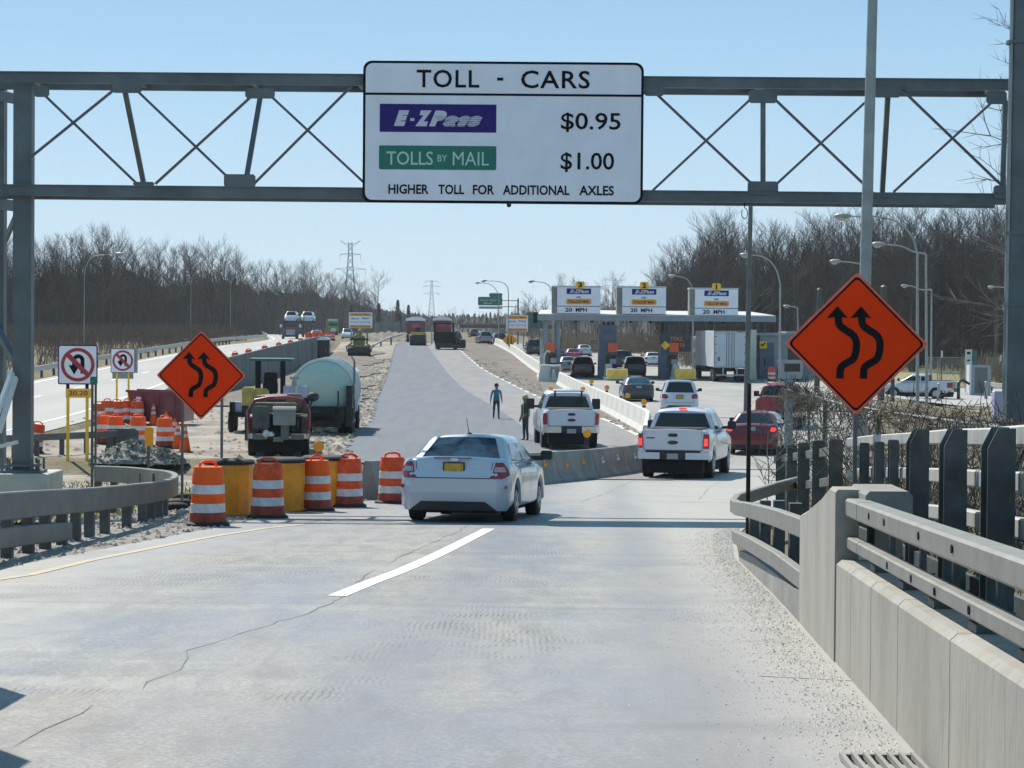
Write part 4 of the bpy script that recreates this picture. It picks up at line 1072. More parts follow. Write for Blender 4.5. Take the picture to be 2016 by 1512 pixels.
# dumpster
p = at(322, 836); root = thing('dumpster', 'open maroon steel dumpster with ribbed side behind the stored drums', 'dumpster', p, -.12)
g = MB(); prof = [(-1.05, .15), (1.0, .15), (1.2, 1.35), (-1.35, 1.45)]
g.prism(prof, -.04, .04, (0, -.85, 0)); g.prism(prof, -.04, .04, (0, .85, 0)); g.box((1.10, 0, .75), (.05, 1.66, 1.15)); g.box((-1.2, 0, .8), (.05, 1.66, 1.2)); g.box((0, 0, .2), (2.05, 1.66, .05))
g.build('bin', M['p_rust'], root)
g = MB(); g.beam((-1.42, -.88, 1.46), (1.28, -.88, 1.37), .1, .1); g.beam((-1.42, .88, 1.46), (1.28, .88, 1.37), .1, .1); g.build('rim', M['p_rust'], root)
for x in (-.7, 0, .7): g = MB(); g.box((x, -.92, .78), (.08, .07, 1.1)); g.build('rib', M['p_rust'], root)
g = MB(); g.box((-.85, -.9, 1.1), (.22, .02, .22)); g.build('label_plate', M['signwhite'], root)
for x in (-.85, .8): g = MB(); g.cyl((x, -.95, .1), (x, -.8, .1), .1, n=12); g.build('caster', M['rubber'], root)
# sandbags at the guardrail end
for i, (u, v, s) in enumerate(((352, 998, 1.0), (362, 985, .9), (345, 1006, .8))):
    p = at(u, v); g = MB(); g.ball((0, 0, .09), .36*s, 12, .3, .55); o = g.build('sandbag', M['rubber'], smooth='all'); o.location = p; o.rotation_euler = (0, 0, .25*i)
    tag(o, f'black sandbag by the first orange drum, {["middle", "topmost", "nearest"][i]} of the three', 'sandbag', 'black sandbags by the guardrail end')
# rubble piles
random.seed(11)
for i, (u, v, r_) in enumerate(((262, 902, 1.15), (318, 912, .7))):
    p = at(u, v+8); g = MB(); rows = []
    for a in range(9):
        t = a/8; rr = r_*t
        rows.append([(rr*1.2*math.cos(q*6.283/22)*random.uniform(.93, 1.07), rr*math.sin(q*6.283/22)*random.uniform(.93, 1.07), (1-t**1.3)*r_*.62*random.uniform(.86, 1.12)) for q in range(22)])
        rows[-1].append(rows[-1][0])
    g.grid(rows)
    for k in range(260):
        a_ = random.random()*6.28; t = random.random()**.6; s_ = random.uniform(.03, .13); c = Vector((r_*1.2*t*math.cos(a_), r_*t*math.sin(a_), (1-t**1.3)*r_*.62))
        q = [c+Vector((random.uniform(-1, 1), random.uniform(-1, 1), random.uniform(-.5, .8))).normalized()*s_ for _ in range(5)]
        g.add(q, [(0, 1, 2), (0, 2, 3), (0, 3, 4), (1, 3, 4), (0, 1, 4), (1, 2, 3)])
    o = g.build('rubble_pile', M['gravel']); o.location = p; tag(o, ['larger grey heap of broken concrete in front of the stored drums', 'smaller grey heap of rubble right of the amber delineator'][i], 'rubble pile')
# storm drain grate, lower right
root = thing('drain_grate', 'iron storm drain grate in the road at the foot of the parapet', 'drain grate')
a, b_ = at(1655, 1500), at(1790, 1498); g = MB(); ln = (b_-a).length; z = a.z+.02
g.box(((a.x+b_.x)/2, a.y, z+.008), (ln, .05, .03)); g.box(((a.x+b_.x)/2, a.y-.62, z+.03), (ln, .05, .03)); 
for k in range(7): g.box((a.x+ln*k/6, a.y-.31, z+.02), (.022, .6, .03))
g.build('bars', M['barrier'], root)
g = MB(); g.box(((a.x+b_.x)/2, a.y-.31, z-.006), (ln, .6, .008)); g.build('pit', M['black'], root)
# ------------------------------------------------------------------ vehicles
def make_vehicle(name, label, cat, s, loc, rz, group=None, rx=0.0):
    """origin: centre of the rear at ground level, +y forward"""
    root = thing(name, label, cat, loc, rz, group, rx)
    Lg, Wd, H = s['L'], s['W']/2, s['H']
    belt, sill, wr = s['belt'], s.get('sill', .24), s.get('wr', .33)
    ra, fa = s['ra'], s['fa']; top = s['top']; g0, g1, g2, g3 = s['cab']; wroof = s.get('wroof', Wd-.26)
    rake = s.get('rake', [(0, 0), (.6, 0), (1.1, .12)]); pr = s.get('pr', .22); paint = s['paint']; trim = s.get('trim', M['blacktrim'])
    nose = s.get('nose', [(0, 0), (.6, 0), (.9, .35)])
    def wplan(y):
        w_ = Wd
        if y < .4: w_ = Wd*(1-pr*(1-y/.4)**2.6)
        if y > Lg-.6: w_ = min(w_, Wd*(1-.3*(1-(Lg-y)/.6)**2.4))
        return w_
    def ysh(y, z):
        if y < .5: return y+interp(rake, z)*(1-y/.5)
        if y > Lg-.7: return y-interp(nose, z)*(1-(Lg-y)/.7)
        return y
    def rear_y(x, z):
        ax = abs(x)/Wd; p = 0
        if ax > 1-pr: p = .4*(1-min(1, max(0, (1-ax)/pr))**(1/2.6))
        return p+interp(rake, z)*(1-p/.5)
    ys = [0, .015, .05, .1, .2, .3, .4, .5]
    y = .56
    while y < Lg-.7: ys.append(y); y += .085
    ys += [Lg-.7, Lg-.55, Lg-.4, Lg-.25, Lg-.13, Lg-.05, Lg]
    rb = s.get('rear_bottom', sill)
    rows = []
    for y in ys:
        zb = sill if y > .3 else rb
        for a_ in (ra, fa):
            dx = abs(y-a_); rr = wr+.065
            if dx < rr: zb = max(zb, wr+math.sqrt(rr*rr-dx*dx))
        zt = interp(top, y); w_ = wplan(y); h = zt-zb
        half = [(w_*.93, zb), (w_*.99, zb+.10*h), (w_, zb+.38*h), (w_*.995, zb+.66*h), (w_*.965, zt-.09 if h > .2 else zt-.03), (w_*.925, zt-.03), (w_*.80, zt), (w_*.4, zt+.022), (0, zt+.03)]
        row = [(x, ysh(y, z), z) for x, z in half]+[(-x, ysh(y, z), z) for x, z in reversed(half[:-1])]
        rows.append(row)
    g = MB(); g.grid(rows)
    r0 = rows[0]; n = len(r0)
    for r_, fl in ((rows[0], 1), (rows[-1], 0)):
        k = n//2
        for i in range(k):
            q = [r_[i], r_[i+1], r_[n-2-i], r_[n-1-i]]
            if i == k-1: q = [r_[i], r_[i+1], r_[n-1-i]]
            g.quad(*q)
    # cabin
    cb = belt-.03
    def zr(y): return interp([(g0, cb), (g1, H-.03), (g2, H-.02), (g3, cb)] if not s.get('box') else [(g0, cb), (g0+.02, H-.1), (g1, H-.02), (g2, H), (g3, cb)], y)
    def xc(z): return (Wd-.075)-((Wd-.075)-wroof)*clamp((z-cb)/(H-cb))
    gy = sorted(set([g0, g0+.03, (g0+g1)/2, g1-.05, g1, g1+.12, (g1+g2)/2, g2-.15, g2, (g2+g3)/2, g3-.05, g3]+[g0+(g1-g0)*t for t in (.25, .75, .9)]+[g2+(g3-g2)*t for t in (.1, .25, .75)]))
    crows = []
    for y in gy:
        zt = max(zr(y), cb+.005); x1 = xc(zt-.07*clamp((zt-cb)/.3)); k = clamp((zt-cb)/.25)
        half = [(xc(cb), cb), ((xc(cb)+x1)/2+.01*k, (cb+zt)/2), (x1, zt-.075*k), (xc(zt)-.05*k, zt-.02*k), (xc(zt)-.22, zt+.004), (.35*xc(zt), zt+.02*k), (0, zt+.025*k)]
        crows.append([(x, y, z) for x, z in half]+[(-x, y, z) for x, z in reversed(half[:-1])])
    g.grid(crows)
    g.quad(*crows[0])
    g.build('body', paint, root, smooth=38, fixn=True)
    # panel seams (thin dark strips follow the rear face)
    def rpatch(x0, x1, z0, z1, off, nx=6, nz=3, xf=None):
        rows = []
        for j in range(nz+1):
            z = z0+(z1-z0)*j/nz; a, b_ = (x0, x1) if xf is None else xf(j/nz)
            rows.append([(a+(b_-a)*i/nx, rear_y(a+(b_-a)*i/nx, z)-off, z) for i in range(nx+1)])
        return rows
    # rear window
    gl_ = s.get('glassm', M['glass'])
    def slab(rows, name, m, parent, smooth='all', back=None):
        q = MB(); q.grid(rows); return q.build(name, m, parent, smooth=smooth)
    if s.get('box'):
        z0, z1 = s.get('rwin', (belt+.05, H-.14)); w0, w1 = xc(z0)-.1, xc(z1)-.12
        yb = s.get('rwy', (g0, g0+.03))
        slab([[(-w0, yb[0]-.014, z0), (-w0*.5, yb[0]-.02, z0), (w0*.5, yb[0]-.02, z0), (w0, yb[0]-.014, z0)], [(-w1, yb[1]-.014, z1), (-w1*.5, yb[1]-.02, z1), (w1*.5, yb[1]-.02, z1), (w1, yb[1]-.014, z1)]], 'rear_window', gl_, root)
    else:
        rr = []
        for t in (.10, .3, .5, .7, .88):
            y = g0+(g1-g0)*t; z = zr(y); xm = xc(z)-.13-.03*t
            nrm = Vector((0, -(H-cb), (g1-g0))).normalized()*.012
            rr.append([(x, y+nrm.y-.0, z+nrm.z+.028*(1-(x/xm)**2*.6)*min(1, (z-cb)/.25)) for x in [-xm, -xm*.6, -xm*.2, xm*.2, xm*.6, xm]])
        slab(rr, 'rear_window', gl_, root)
    rr = []
    for t in (.1, .35, .6, .88):
        y = g3-(g3-g2)*t; z = zr(y); xm = xc(z)-.12
        rr.append([(x, y+.014, z+.02+.022*(1-(x/xm)**2*.6)*min(1, (z-cb)/.25)) for x in [-xm, -xm*.4, xm*.4, xm]])
    slab(rr, 'windshield', gl_, root)
    # side windows
    ya, yb_ = g0+.12+(0 if s.get('box') else (g1-g0)*.35), g3-.28; mid = s.get('bpil', (ya+yb_)/2)
    for sx in (-1, 1):
        for a, b_ in ((ya, mid-.05), (mid+.05, yb_)):
            rows = []
            for i in range(9):
                y = a+(b_-a)*i/8; zl = belt+.04; zh = min(zr(y)-.11, H-.14)
                if zh < zl+.01: zh = zl+.01
                rows.append([(sx*(xc(zl)+.022), y, zl), (sx*(xc((zl+zh)/2)+.028), y, (zl+zh)/2), (sx*(xc(zh)+.018), y, zh)])
            slab(rows, 'side_window', gl_, root)
    # wheels
    for y in (ra, fa):
        for sx in (-1, 1):
            tw_ = s.get('tw', .215); xo = sx*(Wd-.03-tw_/2)
            g = MB(); g.T = Matrix.Translation((xo, y, wr)) @ Matrix.Rotation(R(90), 4, 'Y')
            g.lathe([(wr*.62, -tw_/2), (wr*.93, -tw_/2), (wr, -tw_/2+.03), (wr, tw_/2-.03), (wr*.93, tw_/2), (wr*.62, tw_/2)], n=22); g.T = None
            wh = g.build('wheel', M['tyre'], root, smooth=30)
            g = MB(); g.T = Matrix.Translation((xo+sx*(tw_/2+.002), y, wr)) @ Matrix.Rotation(R(90)*sx, 4, 'Y')
            g.lathe([(wr*.62, -.0), (wr*.58, .012), (wr*.5, -.02), (wr*.2, -.01), (.03, .01)], n=20)
            for q in range(5): a_ = q*1.2566; g.beam((0.05*math.cos(a_), .05*math.sin(a_), .004), (wr*.56*math.cos(a_), wr*.56*math.sin(a_), .006), .05, .02)
            g.T = None; g.build('rim', M['rim'], wh, smooth=30)
    g = MB(); g.box((0, Lg/2, (sill+.16)/2+.12), (Wd*2-.46, Lg-.5, sill-.05+.12)); g.box((0, ra, wr), (Wd*2-.4, .1, .1)); g.cyl((.35, .12, sill-.04), (.35, .5, sill-.04), .04, n=8)
    for y in (ra, fa):
        for sx in (-1, 1): g.box((sx*(Wd-.30), y, wr+.1), (.06, wr*2+.1, wr*1.5))
    g.build('underbody', M['under'], root)
    # rear bumper trim, plate, lamps
    bz = s.get('bump', (sill-.02, sill+.16))
    if s.get('bumpkind') == 'chrome':
        for x0, x1 in ((-Wd*.97, -.36), (.36, Wd*.97)):
            q = rpatch(x0, x1, bz[0], bz[1], .09, 6, 2); q2 = [[(x, y+.10, z) for x, y, z in r_] for r_ in q]
            g = MB(); g.grid(q); g.grid([q[-1], q2[-1]]); g.grid([q[0], q2[0]]); g.grid([[r_[0] for r_ in q], [r_[0] for r_ in q2]]); g.grid([[r_[-1] for r_ in q], [r_[-1] for r_ in q2]])
            g.build('rear_bumper', s.get('bumpm', M['chrome']), root, fixn=True)
        g = MB(); g.grid(rpatch(-.36, .36, bz[0], bz[1]+.02, .06, 3, 2)); g.grid(rpatch(-Wd*.95, Wd*.95, bz[1]+.003, bz[1]+.055, .012, 8, 1)); g.build('bumper_step', M['blacktrim'], root)
    else:
        x_ = Wd*.80
        def xf(t): return (-x_*(1-.28*t), x_*(1-.28*t))
        slab(rpatch(0, 0, bz[0], bz[1], .012, 8, 3, xf), 'rear_valance', M['blacktrim'], root)
    pz = s.get('plate', (0, .80)); 
    g = MB(); yy = rear_y(0, pz[1])-(.02 if s.get('bumpkind') != 'chrome' else .075)
    g.box((pz[0], yy, pz[1]), (.36, .015, .20)); pl = g.build('plate_frame', M['blacktrim'], root)
    g = MB(); g.box((pz[0], yy-.009, pz[1]), (.31, .008, .155)); g.build('license_plate', s.get('platem', M['plate']), pl)
    for sx in (-1, 1):
        tl = s['tail']         # rows of (z, xin, xout) bottom to top
        rows = []
        for z, xi, xo in tl:
            rows.append([(sx*(xi+(xo-xi)*i/5), rear_y(xi+(xo-xi)*i/5, z)-.014-(.004 if i not in (0, 5) else 0), z) for i in range(6)])
        o = slab(rows, 'tail_lamp', s.get('tailm', M['tail']), root)
        if s.get('clear'):
            z0, z1 = s['clear']; rows = []
            for j in range(3):
                z = z0+(z1-z0)*j/2; xi, xo = interp([(a[0], a[1]) for a in tl], z)+.02, interp([(a[0], a[2]) for a in tl], z)-.035
                rows.append([(sx*(xi+(xo-xi)*i/3), rear_y(xi+(xo-xi)*i/3, z)-.022, z) for i in range(4)])
            slab(rows, s.get('clearname', 'reversing_lens'), s.get('clearm', M['tailclear']), o)
        # mirrors
        my = g3-.35 if not s.get('my') else s['my']; mz = belt+.07; ms = s.get('mir', (.2, .16))
        g = MB(); g.box((sx*(Wd+.06+ms[0]/2-.02), my, mz+ms[1]*.2), (ms[0], .12, ms[1]), ch=.03); g.box((sx*(Wd-.03), my+.02, mz-.02), (.22, .08, .08)); g.build('side_mirror', s.get('mirm', paint), root)
        g = MB(); zz = interp(top, Lg-.5)-.17
        g.box((sx*(Wd-.28), Lg-.17, zz), (.34, .12, .13), ch=.03); g.build('headlamp', M['headl'], root)
    # trunk / tailgate seam
    if s.get('seam'):
        x0, z0, z1 = s['seam']; g = MB(); t = .010
        g.grid(rpatch(-x0, x0, z0, z0+t*1.2, .006, 8, 1))
        for sx in (-1, 1): g.grid([[(sx*x, rear_y(x, z)-.006, z) for x in (x0+.10*(z-z0), x0+.10*(z-z0)+t)] for z in [z0+(z1-z0)*k/4 for k in range(5)]])
        g.build('lid_seam', M['blacktrim'], root)
    # door seams and handles
    g = MB()
    for y in s.get('doors', (ra+.55, ra+1.5)):
        for sx in (-1, 1): g.grid([[(sx*(Wd*.998+.006-.004*abs(z-.7)), yy_, z) for yy_ in (y, y+.012)] for z in (sill+.12, .5, belt-.14)])
    g.build('door_seams', M['blacktrim'], root)
    return root

def sedan_spec(paint, **k):
    s = dict(L=4.84, W=1.83, H=1.45, belt=.98, sill=.26, wr=.325, ra=1.08, fa=3.81,
             top=[(0, 1.0), (.12, 1.055), (.3, 1.065), (.9, 1.03), (1.2, .99), (3.6, .96), (3.9, .95), (4.6, .80), (4.84, .68)],
             cab=(.55, 1.42, 2.75, 3.85), wroof=.60, rake=[(0, .12), (.32, .05), (.5, 0), (.74, 0), (.80, .06), (1.08, .17)], rear_bottom=.21, mirm=M['blacktrim'],
             paint=paint, tail=[(.74, .60, .83), (.80, .63, .90), (.90, .66, .87), (1.0, .68, .80)], bump=(.21, .36), plate=(0, .90), seam=(.60, .735, 1.0), doors=(1.62, 2.6), bpil=2.1)
    s.update(k); return s
def suv_spec(paint, **k):
    s = dict(L=4.75, W=1.88, H=1.72, belt=1.10, sill=.30, wr=.36, ra=1.0, fa=3.75,
             top=[(0, 1.10), (.2, 1.12), (3.4, 1.10), (3.75, 1.08), (4.5, .98), (4.75, .85)],
             cab=(.10, .55, 3.0, 3.75), wroof=.66, rake=[(0, .1), (.4, .02), (.6, 0), (.85, .03), (1.12, .08)], rear_bottom=.38, mirm=M['blacktrim'],
             paint=paint, tail=[(.84, .60, .86), (.90, .58, .90), (1.0, .60, .89), (1.07, .66, .86)], bump=(.36, .5), plate=(0, .86), seam=(.68, .64, 1.06), doors=(1.5, 2.5), bpil=2.0)
    s.update(k); return s
def pickup_spec(paint, **k):
    s = dict(L=5.9, W=2.03, H=1.94, belt=1.32, sill=.48, wr=.41, tw=.26, ra=1.25, fa=4.95,
             top=[(0, 1.36), (.1, 1.37), (1.9, 1.37), (1.95, 1.30), (4.4, 1.30), (4.7, 1.25), (5.6, 1.14), (5.9, 1.0)],
             cab=(1.93, 2.15, 3.5, 4.4), wroof=.70, box=True, rake=[(0, 0), (.5, 0), (1.4, .02)], pr=.09, rear_bottom=.60, nose=[(0, 0), (1, .05), (1.3, .25)],
             paint=paint, tail=[(.86, .84, .985), (1.0, .84, .995), (1.2, .84, .99), (1.26, .84, .98)], bump=(.56, .74), bumpkind='chrome', plate=(0, .64), platem=M['plategrey'],
             seam=(.80, .80, 1.33), doors=(2.05, 3.2), bpil=3.1, mir=(.24, .24), mirm=M['blacktrim'], my=4.05, rwin=(1.40, 1.80))
    s.update(k); return s
def truck_extras(root, s, paint):
    # tailgate, bed cover, handle
    g = MB(); g.box((0, -.012, 1.07), (1.56, .03, .50), ch=.03); g.box((0, .01, 1.345), (1.66, .08, .045), ch=.01); tg = g.build('tailgate', paint, root)
    g = MB(); g.box((0, -.036, 1.22), (.26, .02, .09), ch=.03); g.build('handle', M['blacktrim'], tg)
    g = MB(); g.prism([(.15*math.cos(i*.523), .055*math.sin(i*.523)) for i in range(12)], -.012, .012, (0, -.034, 1.02)); g.build('badge', M['p_navy'], tg)
    g = MB(); g.box((0, .98, 1.405), (1.50, 1.7, .02)); g.build('bed_cover', M['blacktrim'], root)

RX = -math.atan(.0369)
# main sedan
b0 = at(911, 1026)
s = sedan_spec(M['p_silver'], glassm=M['glassblue'], clear=(.845, .925))
v = make_vehicle('sedan', 'pearl white sedan with red tail lamps driving right of the drums, nearest car', 'car', s, b0+Vector((-.15, -1.0, .037)), -R(8.6), rx=RX)
g = MB(); g.cyl((-.0, 1.55, 1.44), (-.03, 1.42, 1.72), .008, .004, n=6); g.ball((0, 1.55, 1.45), .045, 8, .6); g.build('antenna', M['blacktrim'], v)
g = MB(); g.box((-.03, .145, 1.062), (.62, .03, .022)); g.build('centre_brake_lamp', M['tail'], v)
g = MB(); g.prism([(.075*math.cos(i*.523), .03*math.sin(i*.523)) for i in range(12)], -.01, .01, (0, .125, 1.035)); g.build('badge', M['chrome'], v)
g = MB(); g.box((-.86, .16, .60), (.03, .1, .05)); g.box((.86, .16, .60), (.03, .1, .05)); g.build('reflector', M['tail'], v)
g = MB()
for x in (-.32, .32): g.box((x, 1.62, 1.17), (.36, .12, .28), ch=.08); g.box((x, 1.62, 1.33), (.2, .08, .1), ch=.03)
# crew pickup
b0 = at(1336, 941)
s = pickup_spec(M['p_white'], clear=(.93, 1.13), clearm=M['tail_lit'], clearname='brake_light', bumpm=M['p_white'])
v = make_vehicle('pickup_truck', 'white crew cab pickup with lit brake lamps beside the end of the grey barrier', 'pickup truck', s, b0+Vector((-.25, -1.2, .03)), -R(11.5), rx=RX*.5)
truck_extras(v, s, M['p_white'])
g = MB(); g.box((0, 2.02, 1.93), (.22, .04, .05)); g.build('high_brake_lamp', M['tail_lit'], v)
g = MB(); g.box((-.62, -.03, 1.14), (.22, .01, .035)); g.build('badge', M['p_navy'], v)
g = MB(); g.box((-.0, 2.20, 1.62), (.10, .03, .34)); g.build('window_divider', M['blacktrim'], v)
# work pickup
b0 = at(1124, 886)
s = pickup_spec(M['p_white'], W=2.03, H=2.0, mir=(.30, .38), bump=(.58, .80))
v = make_vehicle('work_pickup', 'white work pickup with tow mirrors parked on the new asphalt by the standing worker', 'pickup truck', s, b0+Vector((.0, -.5, .05)), R(3))
truck_extras(v, s, M['p_white'])
g = MB(); g.cyl((-.55, 2.6, 2.0), (-.55, 2.6, 2.12), .08, n=10); g.cyl((.60, 2.6, 2.0), (.60, 2.6, 2.12), .08, n=10); g.build('beacon', M['amber'], v)
for x in (-.45, .5): g = MB(); g.box((x, 1.9, 1.75), (.06, .06, .5)); g.build('rack_post', M['blacktrim'], v)
g = MB(); g.box((.05, 1.9, 1.98), (1.1, .05, .05)); g.build('rack_bar', M['p_white'], v)
# queue towards the toll plaza
def q(name, label, cat, spec, u, vv, rz, group=None, s=1.0):
    p = at(u, vv); v = make_vehicle(name, label, cat, spec, p, R(rz), group); v.scale = (s, s, s); return v
q('sedan', 'dark maroon sedan with one glowing tail lamp right of the white crew pickup', 'car', sedan_spec(M['p_maroon'], L=4.6, tailm=M['tail_lit'], tail=[(.82, .66, .80), (.88, .64, .84), (.96, .68, .82)], platem=M['plategrey']), 1478, 897, -12)
v = q('pickup_truck', 'dark red pickup half hidden by bare twigs above the maroon sedan', 'pickup truck', pickup_spec(M['p_red'], bumpm=M['chrome']), 1532, 846, -9)
truck_extras(v, None, M['p_red'])
q('suv', 'white sport utility vehicle with dark rear window ahead of the crew pickup', 'car', suv_spec(M['p_white'], plate=(0, .92)), 1338, 818, -3)
q('sedan', 'dark teal sedan in the left queue behind the second island', 'car', sedan_spec(M['p_teal'], platem=M['plategrey'], glassm=M['glassblue'], tail=[(.80, .50, .84), (.87, .48, .86), (.95, .52, .84)], plate=(0, .88)), 1258, 792, 1)
q('minivan', 'wine coloured minivan entering the leftmost toll lane', 'car', suv_spec(M['p_wine'], L=4.9, W=1.95, H=1.75, belt=1.05), 1148, 744, 0)
q('sedan', 'small silver blue car just ahead of the wine coloured minivan', 'car', sedan_spec(M['p_grey'], L=4.4), 1121, 734, 2)
q('sedan', 'faded red car under the leftmost canopy bay', 'car', sedan_spec(M['p_pink'], L=4.5), 1130, 713, 2)
q('sedan', 'dark car in shade left of the faded red car', 'car', sedan_spec(M['p_navy'], L=4.5), 1101, 716, 2)
q('sedan', 'silver car far ahead in the left toll lane beyond the faded red car', 'car', sedan_spec(M['p_silver'], L=4.5), 1152, 702, 3)
q('suv', 'tan van beyond the plaza between the left and middle booths', 'car', suv_spec(M['p_khaki'] if 'p_khaki' in M else M.setdefault('p_khaki', mat('pale_tan_car_paint', (.42, .36, .24), .35, .1, .04, 1, coat=.6)), H=1.9), 1172, 694, 3)
q('suv', 'black van waiting beyond the left end of the toll canopy', 'car', suv_spec(M['p_black'], H=1.9, bumpm=M['chrome']), 1052, 700, 4)
q('suv', 'dark blue sport utility vehicle at the middle toll lane', 'car', suv_spec(M['p_navy'], H=1.75), 1251, 743, 0)
q('suv', 'dark sport utility vehicle ahead in the middle toll lane, partly behind the booth', 'car', suv_spec(M['p_teal'], H=1.8), 1228, 727, 0)
q('sedan', 'white car peeking between the two right toll islands', 'car', sedan_spec(M['p_white'], L=4.4), 1287, 722, 0)
for i, (u, vv, pm, lab, cls) in enumerate(((957, 678, 'p_grey', 'silver hatchback beyond the pale barrier, left of two parked cars', suv_spec), (985, 680, 'p_black', 'black car tucked behind the small yellow diamond sign', suv_spec), (935, 664, 'p_black', 'distant dark van on the far toll road', suv_spec), (968, 672, 'p_navy', 'distant dark blue car between the hatchback and far van', sedan_spec))):
    q('car', lab, 'car', cls(M[pm]), u, vv, 8)
# silver pickup in the lot, seen from its left side
p = at(1872, 786)
s = pickup_spec(M['p_silver'], W=1.95, H=1.85, L=5.4, fa=4.45, top=[(0, 1.36), (.1, 1.37), (1.9, 1.37), (1.95, 1.28), (3.9, 1.25), (4.2, 1.2), (5.2, 1.08), (5.4, .95)], cab=(1.93, 2.15, 3.1, 4.0), bpil=2.45, doors=(2.3, 3.3))
v = make_vehicle('pickup_truck', 'silver pickup facing left on the side road behind the large orange diamond sign', 'pickup truck', s, p+Vector((.3, 0, 0)), R(68)); truck_extras(v, s, M['p_silver'])

# ------------------------------------------------------------------ trucks
def truckwheel(root, x, y, r_=.5, w_=.28):
    g = MB(); g.T = Matrix.Translation((x, y, r_)) @ Matrix.Rotation(R(90), 4, 'Y')
    g.lathe([(r_*.55, -w_/2), (r_*.92, -w_/2), (r_, -w_/2+.04), (r_, w_/2-.04), (r_*.92, w_/2), (r_*.55, w_/2)], n=20); g.T = None
    wh = g.build('wheel', M['tyre'], root, smooth=30)
    sx = 1 if x > 0 else -1
    g = MB(); g.T = Matrix.Translation((x+sx*w_/2, y, r_)) @ Matrix.Rotation(R(90)*sx, 4, 'Y'); g.lathe([(r_*.55, -.02), (r_*.5, -.08), (r_*.2, -.08), (r_*.15, .02), (.02, .03)], n=16); g.T = None
    g.build('rim', M['rim'], wh, smooth=30)
M['trailer'] = mat('white_trailer_panel', (.72, .74, .78), .4, .1, .03, .5)
M['trailerdoor'] = mat('shade_toned_rear_door', (.52, .56, .62), .35, .1, .04, .8)  # grey-blue stands for shade on the white rear doors
p = at(1442, 753)
t = thing('box_trailer', 'white semi trailer with twin rear doors at the rightmost toll lane', 'truck', p+Vector((-.2, 0, 0)), R(2.0))
g = MB(); g.box((0, 6.6, 2.62), (2.56, 13.2, 2.86)); g.build('cargo_box', M['trailer'], t, bevel=.03)
for sx in (-1, 1):
    g = MB(); g.box((sx*.615, -.03, 2.6), (1.17, .04, 2.62)); dr = g.build('rear_door', M['trailerdoor'], t)
    for x in (.12, .30): g = MB(); g.cyl((sx*x, -.07, 1.3), (sx*x, -.07, 3.9), .02, n=6); g.build('lock_rod', M['p_navy'], dr)
    g = MB()
    for z in (1.6, 2.3, 3.0, 3.6): g.box((sx*1.16, -.055, z), (.16, .02, .07))
    g.build('hinges', M['galv_dk'], dr)
g = MB()
for x, z, w_, h_ in ((-1.275, 2.62, .06, 2.86), (1.275, 2.62, .06, 2.86)): g.box((x, -.03, z), (w_, .06, h_))
g.box((0, -.035, 4.0), (2.56, .06, .12)); g.box((0, -.035, 1.2), (2.56, .08, .1)); g.build('door_frame', M['galv'], t)
g = MB(); g.box((.75, -.075, 4.0), (.35, .02, .06)); g.build('marker_lamp', M['tail'], t)
g = MB(); g.box((-.9, -.055, 1.92), (.22, .01, .10)); g.box((-.9, -.055, 1.76), (.16, .01, .12)); g.build('decal', M['black'], t)
g = MB(); g.box((0, .05, .58), (2.2, .1, .12)); g.box((-.55, .06, .88), (.12, .1, .6)); g.box((.55, .06, .88), (.12, .1, .6)); g.build('underride_guard', M['galv'], t)
g = MB(); g.box((0, 6.5, 1.0), (1.0, 12, .3)); g.build('chassis', M['under'], t)
for y in (1.1, 2.4):
    for x in (-1.1, -.78, .78, 1.1): truckwheel(t, x, y, .5)
for sx in (-1, 1): g = MB(); g.box((sx*.95, .42, .72), (.62, .02, .72)); g.build('mud_flap', M['rubber'], t)
g = MB(); g.box((0, 15.0, 2.1), (2.4, 2.2, 3.0), ch=.15); g.build('tractor_cab', M['p_white'], t)
for x in (-1.05, 1.05):
    for y in (12.2, 13.5, 15.6): truckwheel(t, x, y, .5)

# tanker truck
p = at(643, 856)
M['tank'] = mat('pale_teal_painted_tank', (.50, .63, .53), .45, .05, .05, 1.2)
M['tanktrim'] = mat('white_tank_rim', (.70, .72, .70), .4, 0, .05, 3)
t = thing('tanker_truck', 'teal and white tank truck parked with its domed rear end facing the road', 'truck', p+Vector((-.15, 0, 0)), R(0.8))
g = MB(); g.T = Matrix.Translation((0, 0, 1.74)) @ Matrix.Rotation(R(-90), 4, 'X')
g.lathe([(.01, -.22), (.5, -.19), (.9, -.10), (1.13, .0), (1.20, .1), (1.20, 4.6), (.95, 4.8), (.01, 4.85)], n=40); g.T = None
tk = g.build('tank', M['tank'], t, smooth=35)
for y in (.12, 2.2, 4.4):
    g = MB(); g.T = Matrix.Translation((0, y, 1.74)) @ Matrix.Rotation(R(-90), 4, 'X'); g.lathe([(1.19, -.06), (1.29, -.06), (1.29, .06), (1.19, .06)], n=40, cap=False); g.T = None; g.build('tank_rim', M['tanktrim'], tk, smooth=30)
g = MB(); g.box((0, 2.4, .95), (1.0, 6.6, .25)); g.build('chassis', M['under'], t)
g = MB(); g.box((.0, -.1, .82), (2.4, .5, .5)); g.box((.0, -.40, 1.10), (2.3, .2, .08)); g.box((0, -.3, .5), (1.5, .1, .4)); g.build('rear_step', M['rust'], t)
g = MB(); g.box((-.3, -.4, 1.0), (1.2, .06, .14)); g.build('rear_plate_bar', M['signwhite'], t)
g = MB(); g.box((.72, -.35, .75), (.30, .2, .55)); g.box((1.05, -.2, 1.15), (.22, .5, 1.6)); g.build('pump_box', M['rust'], t)
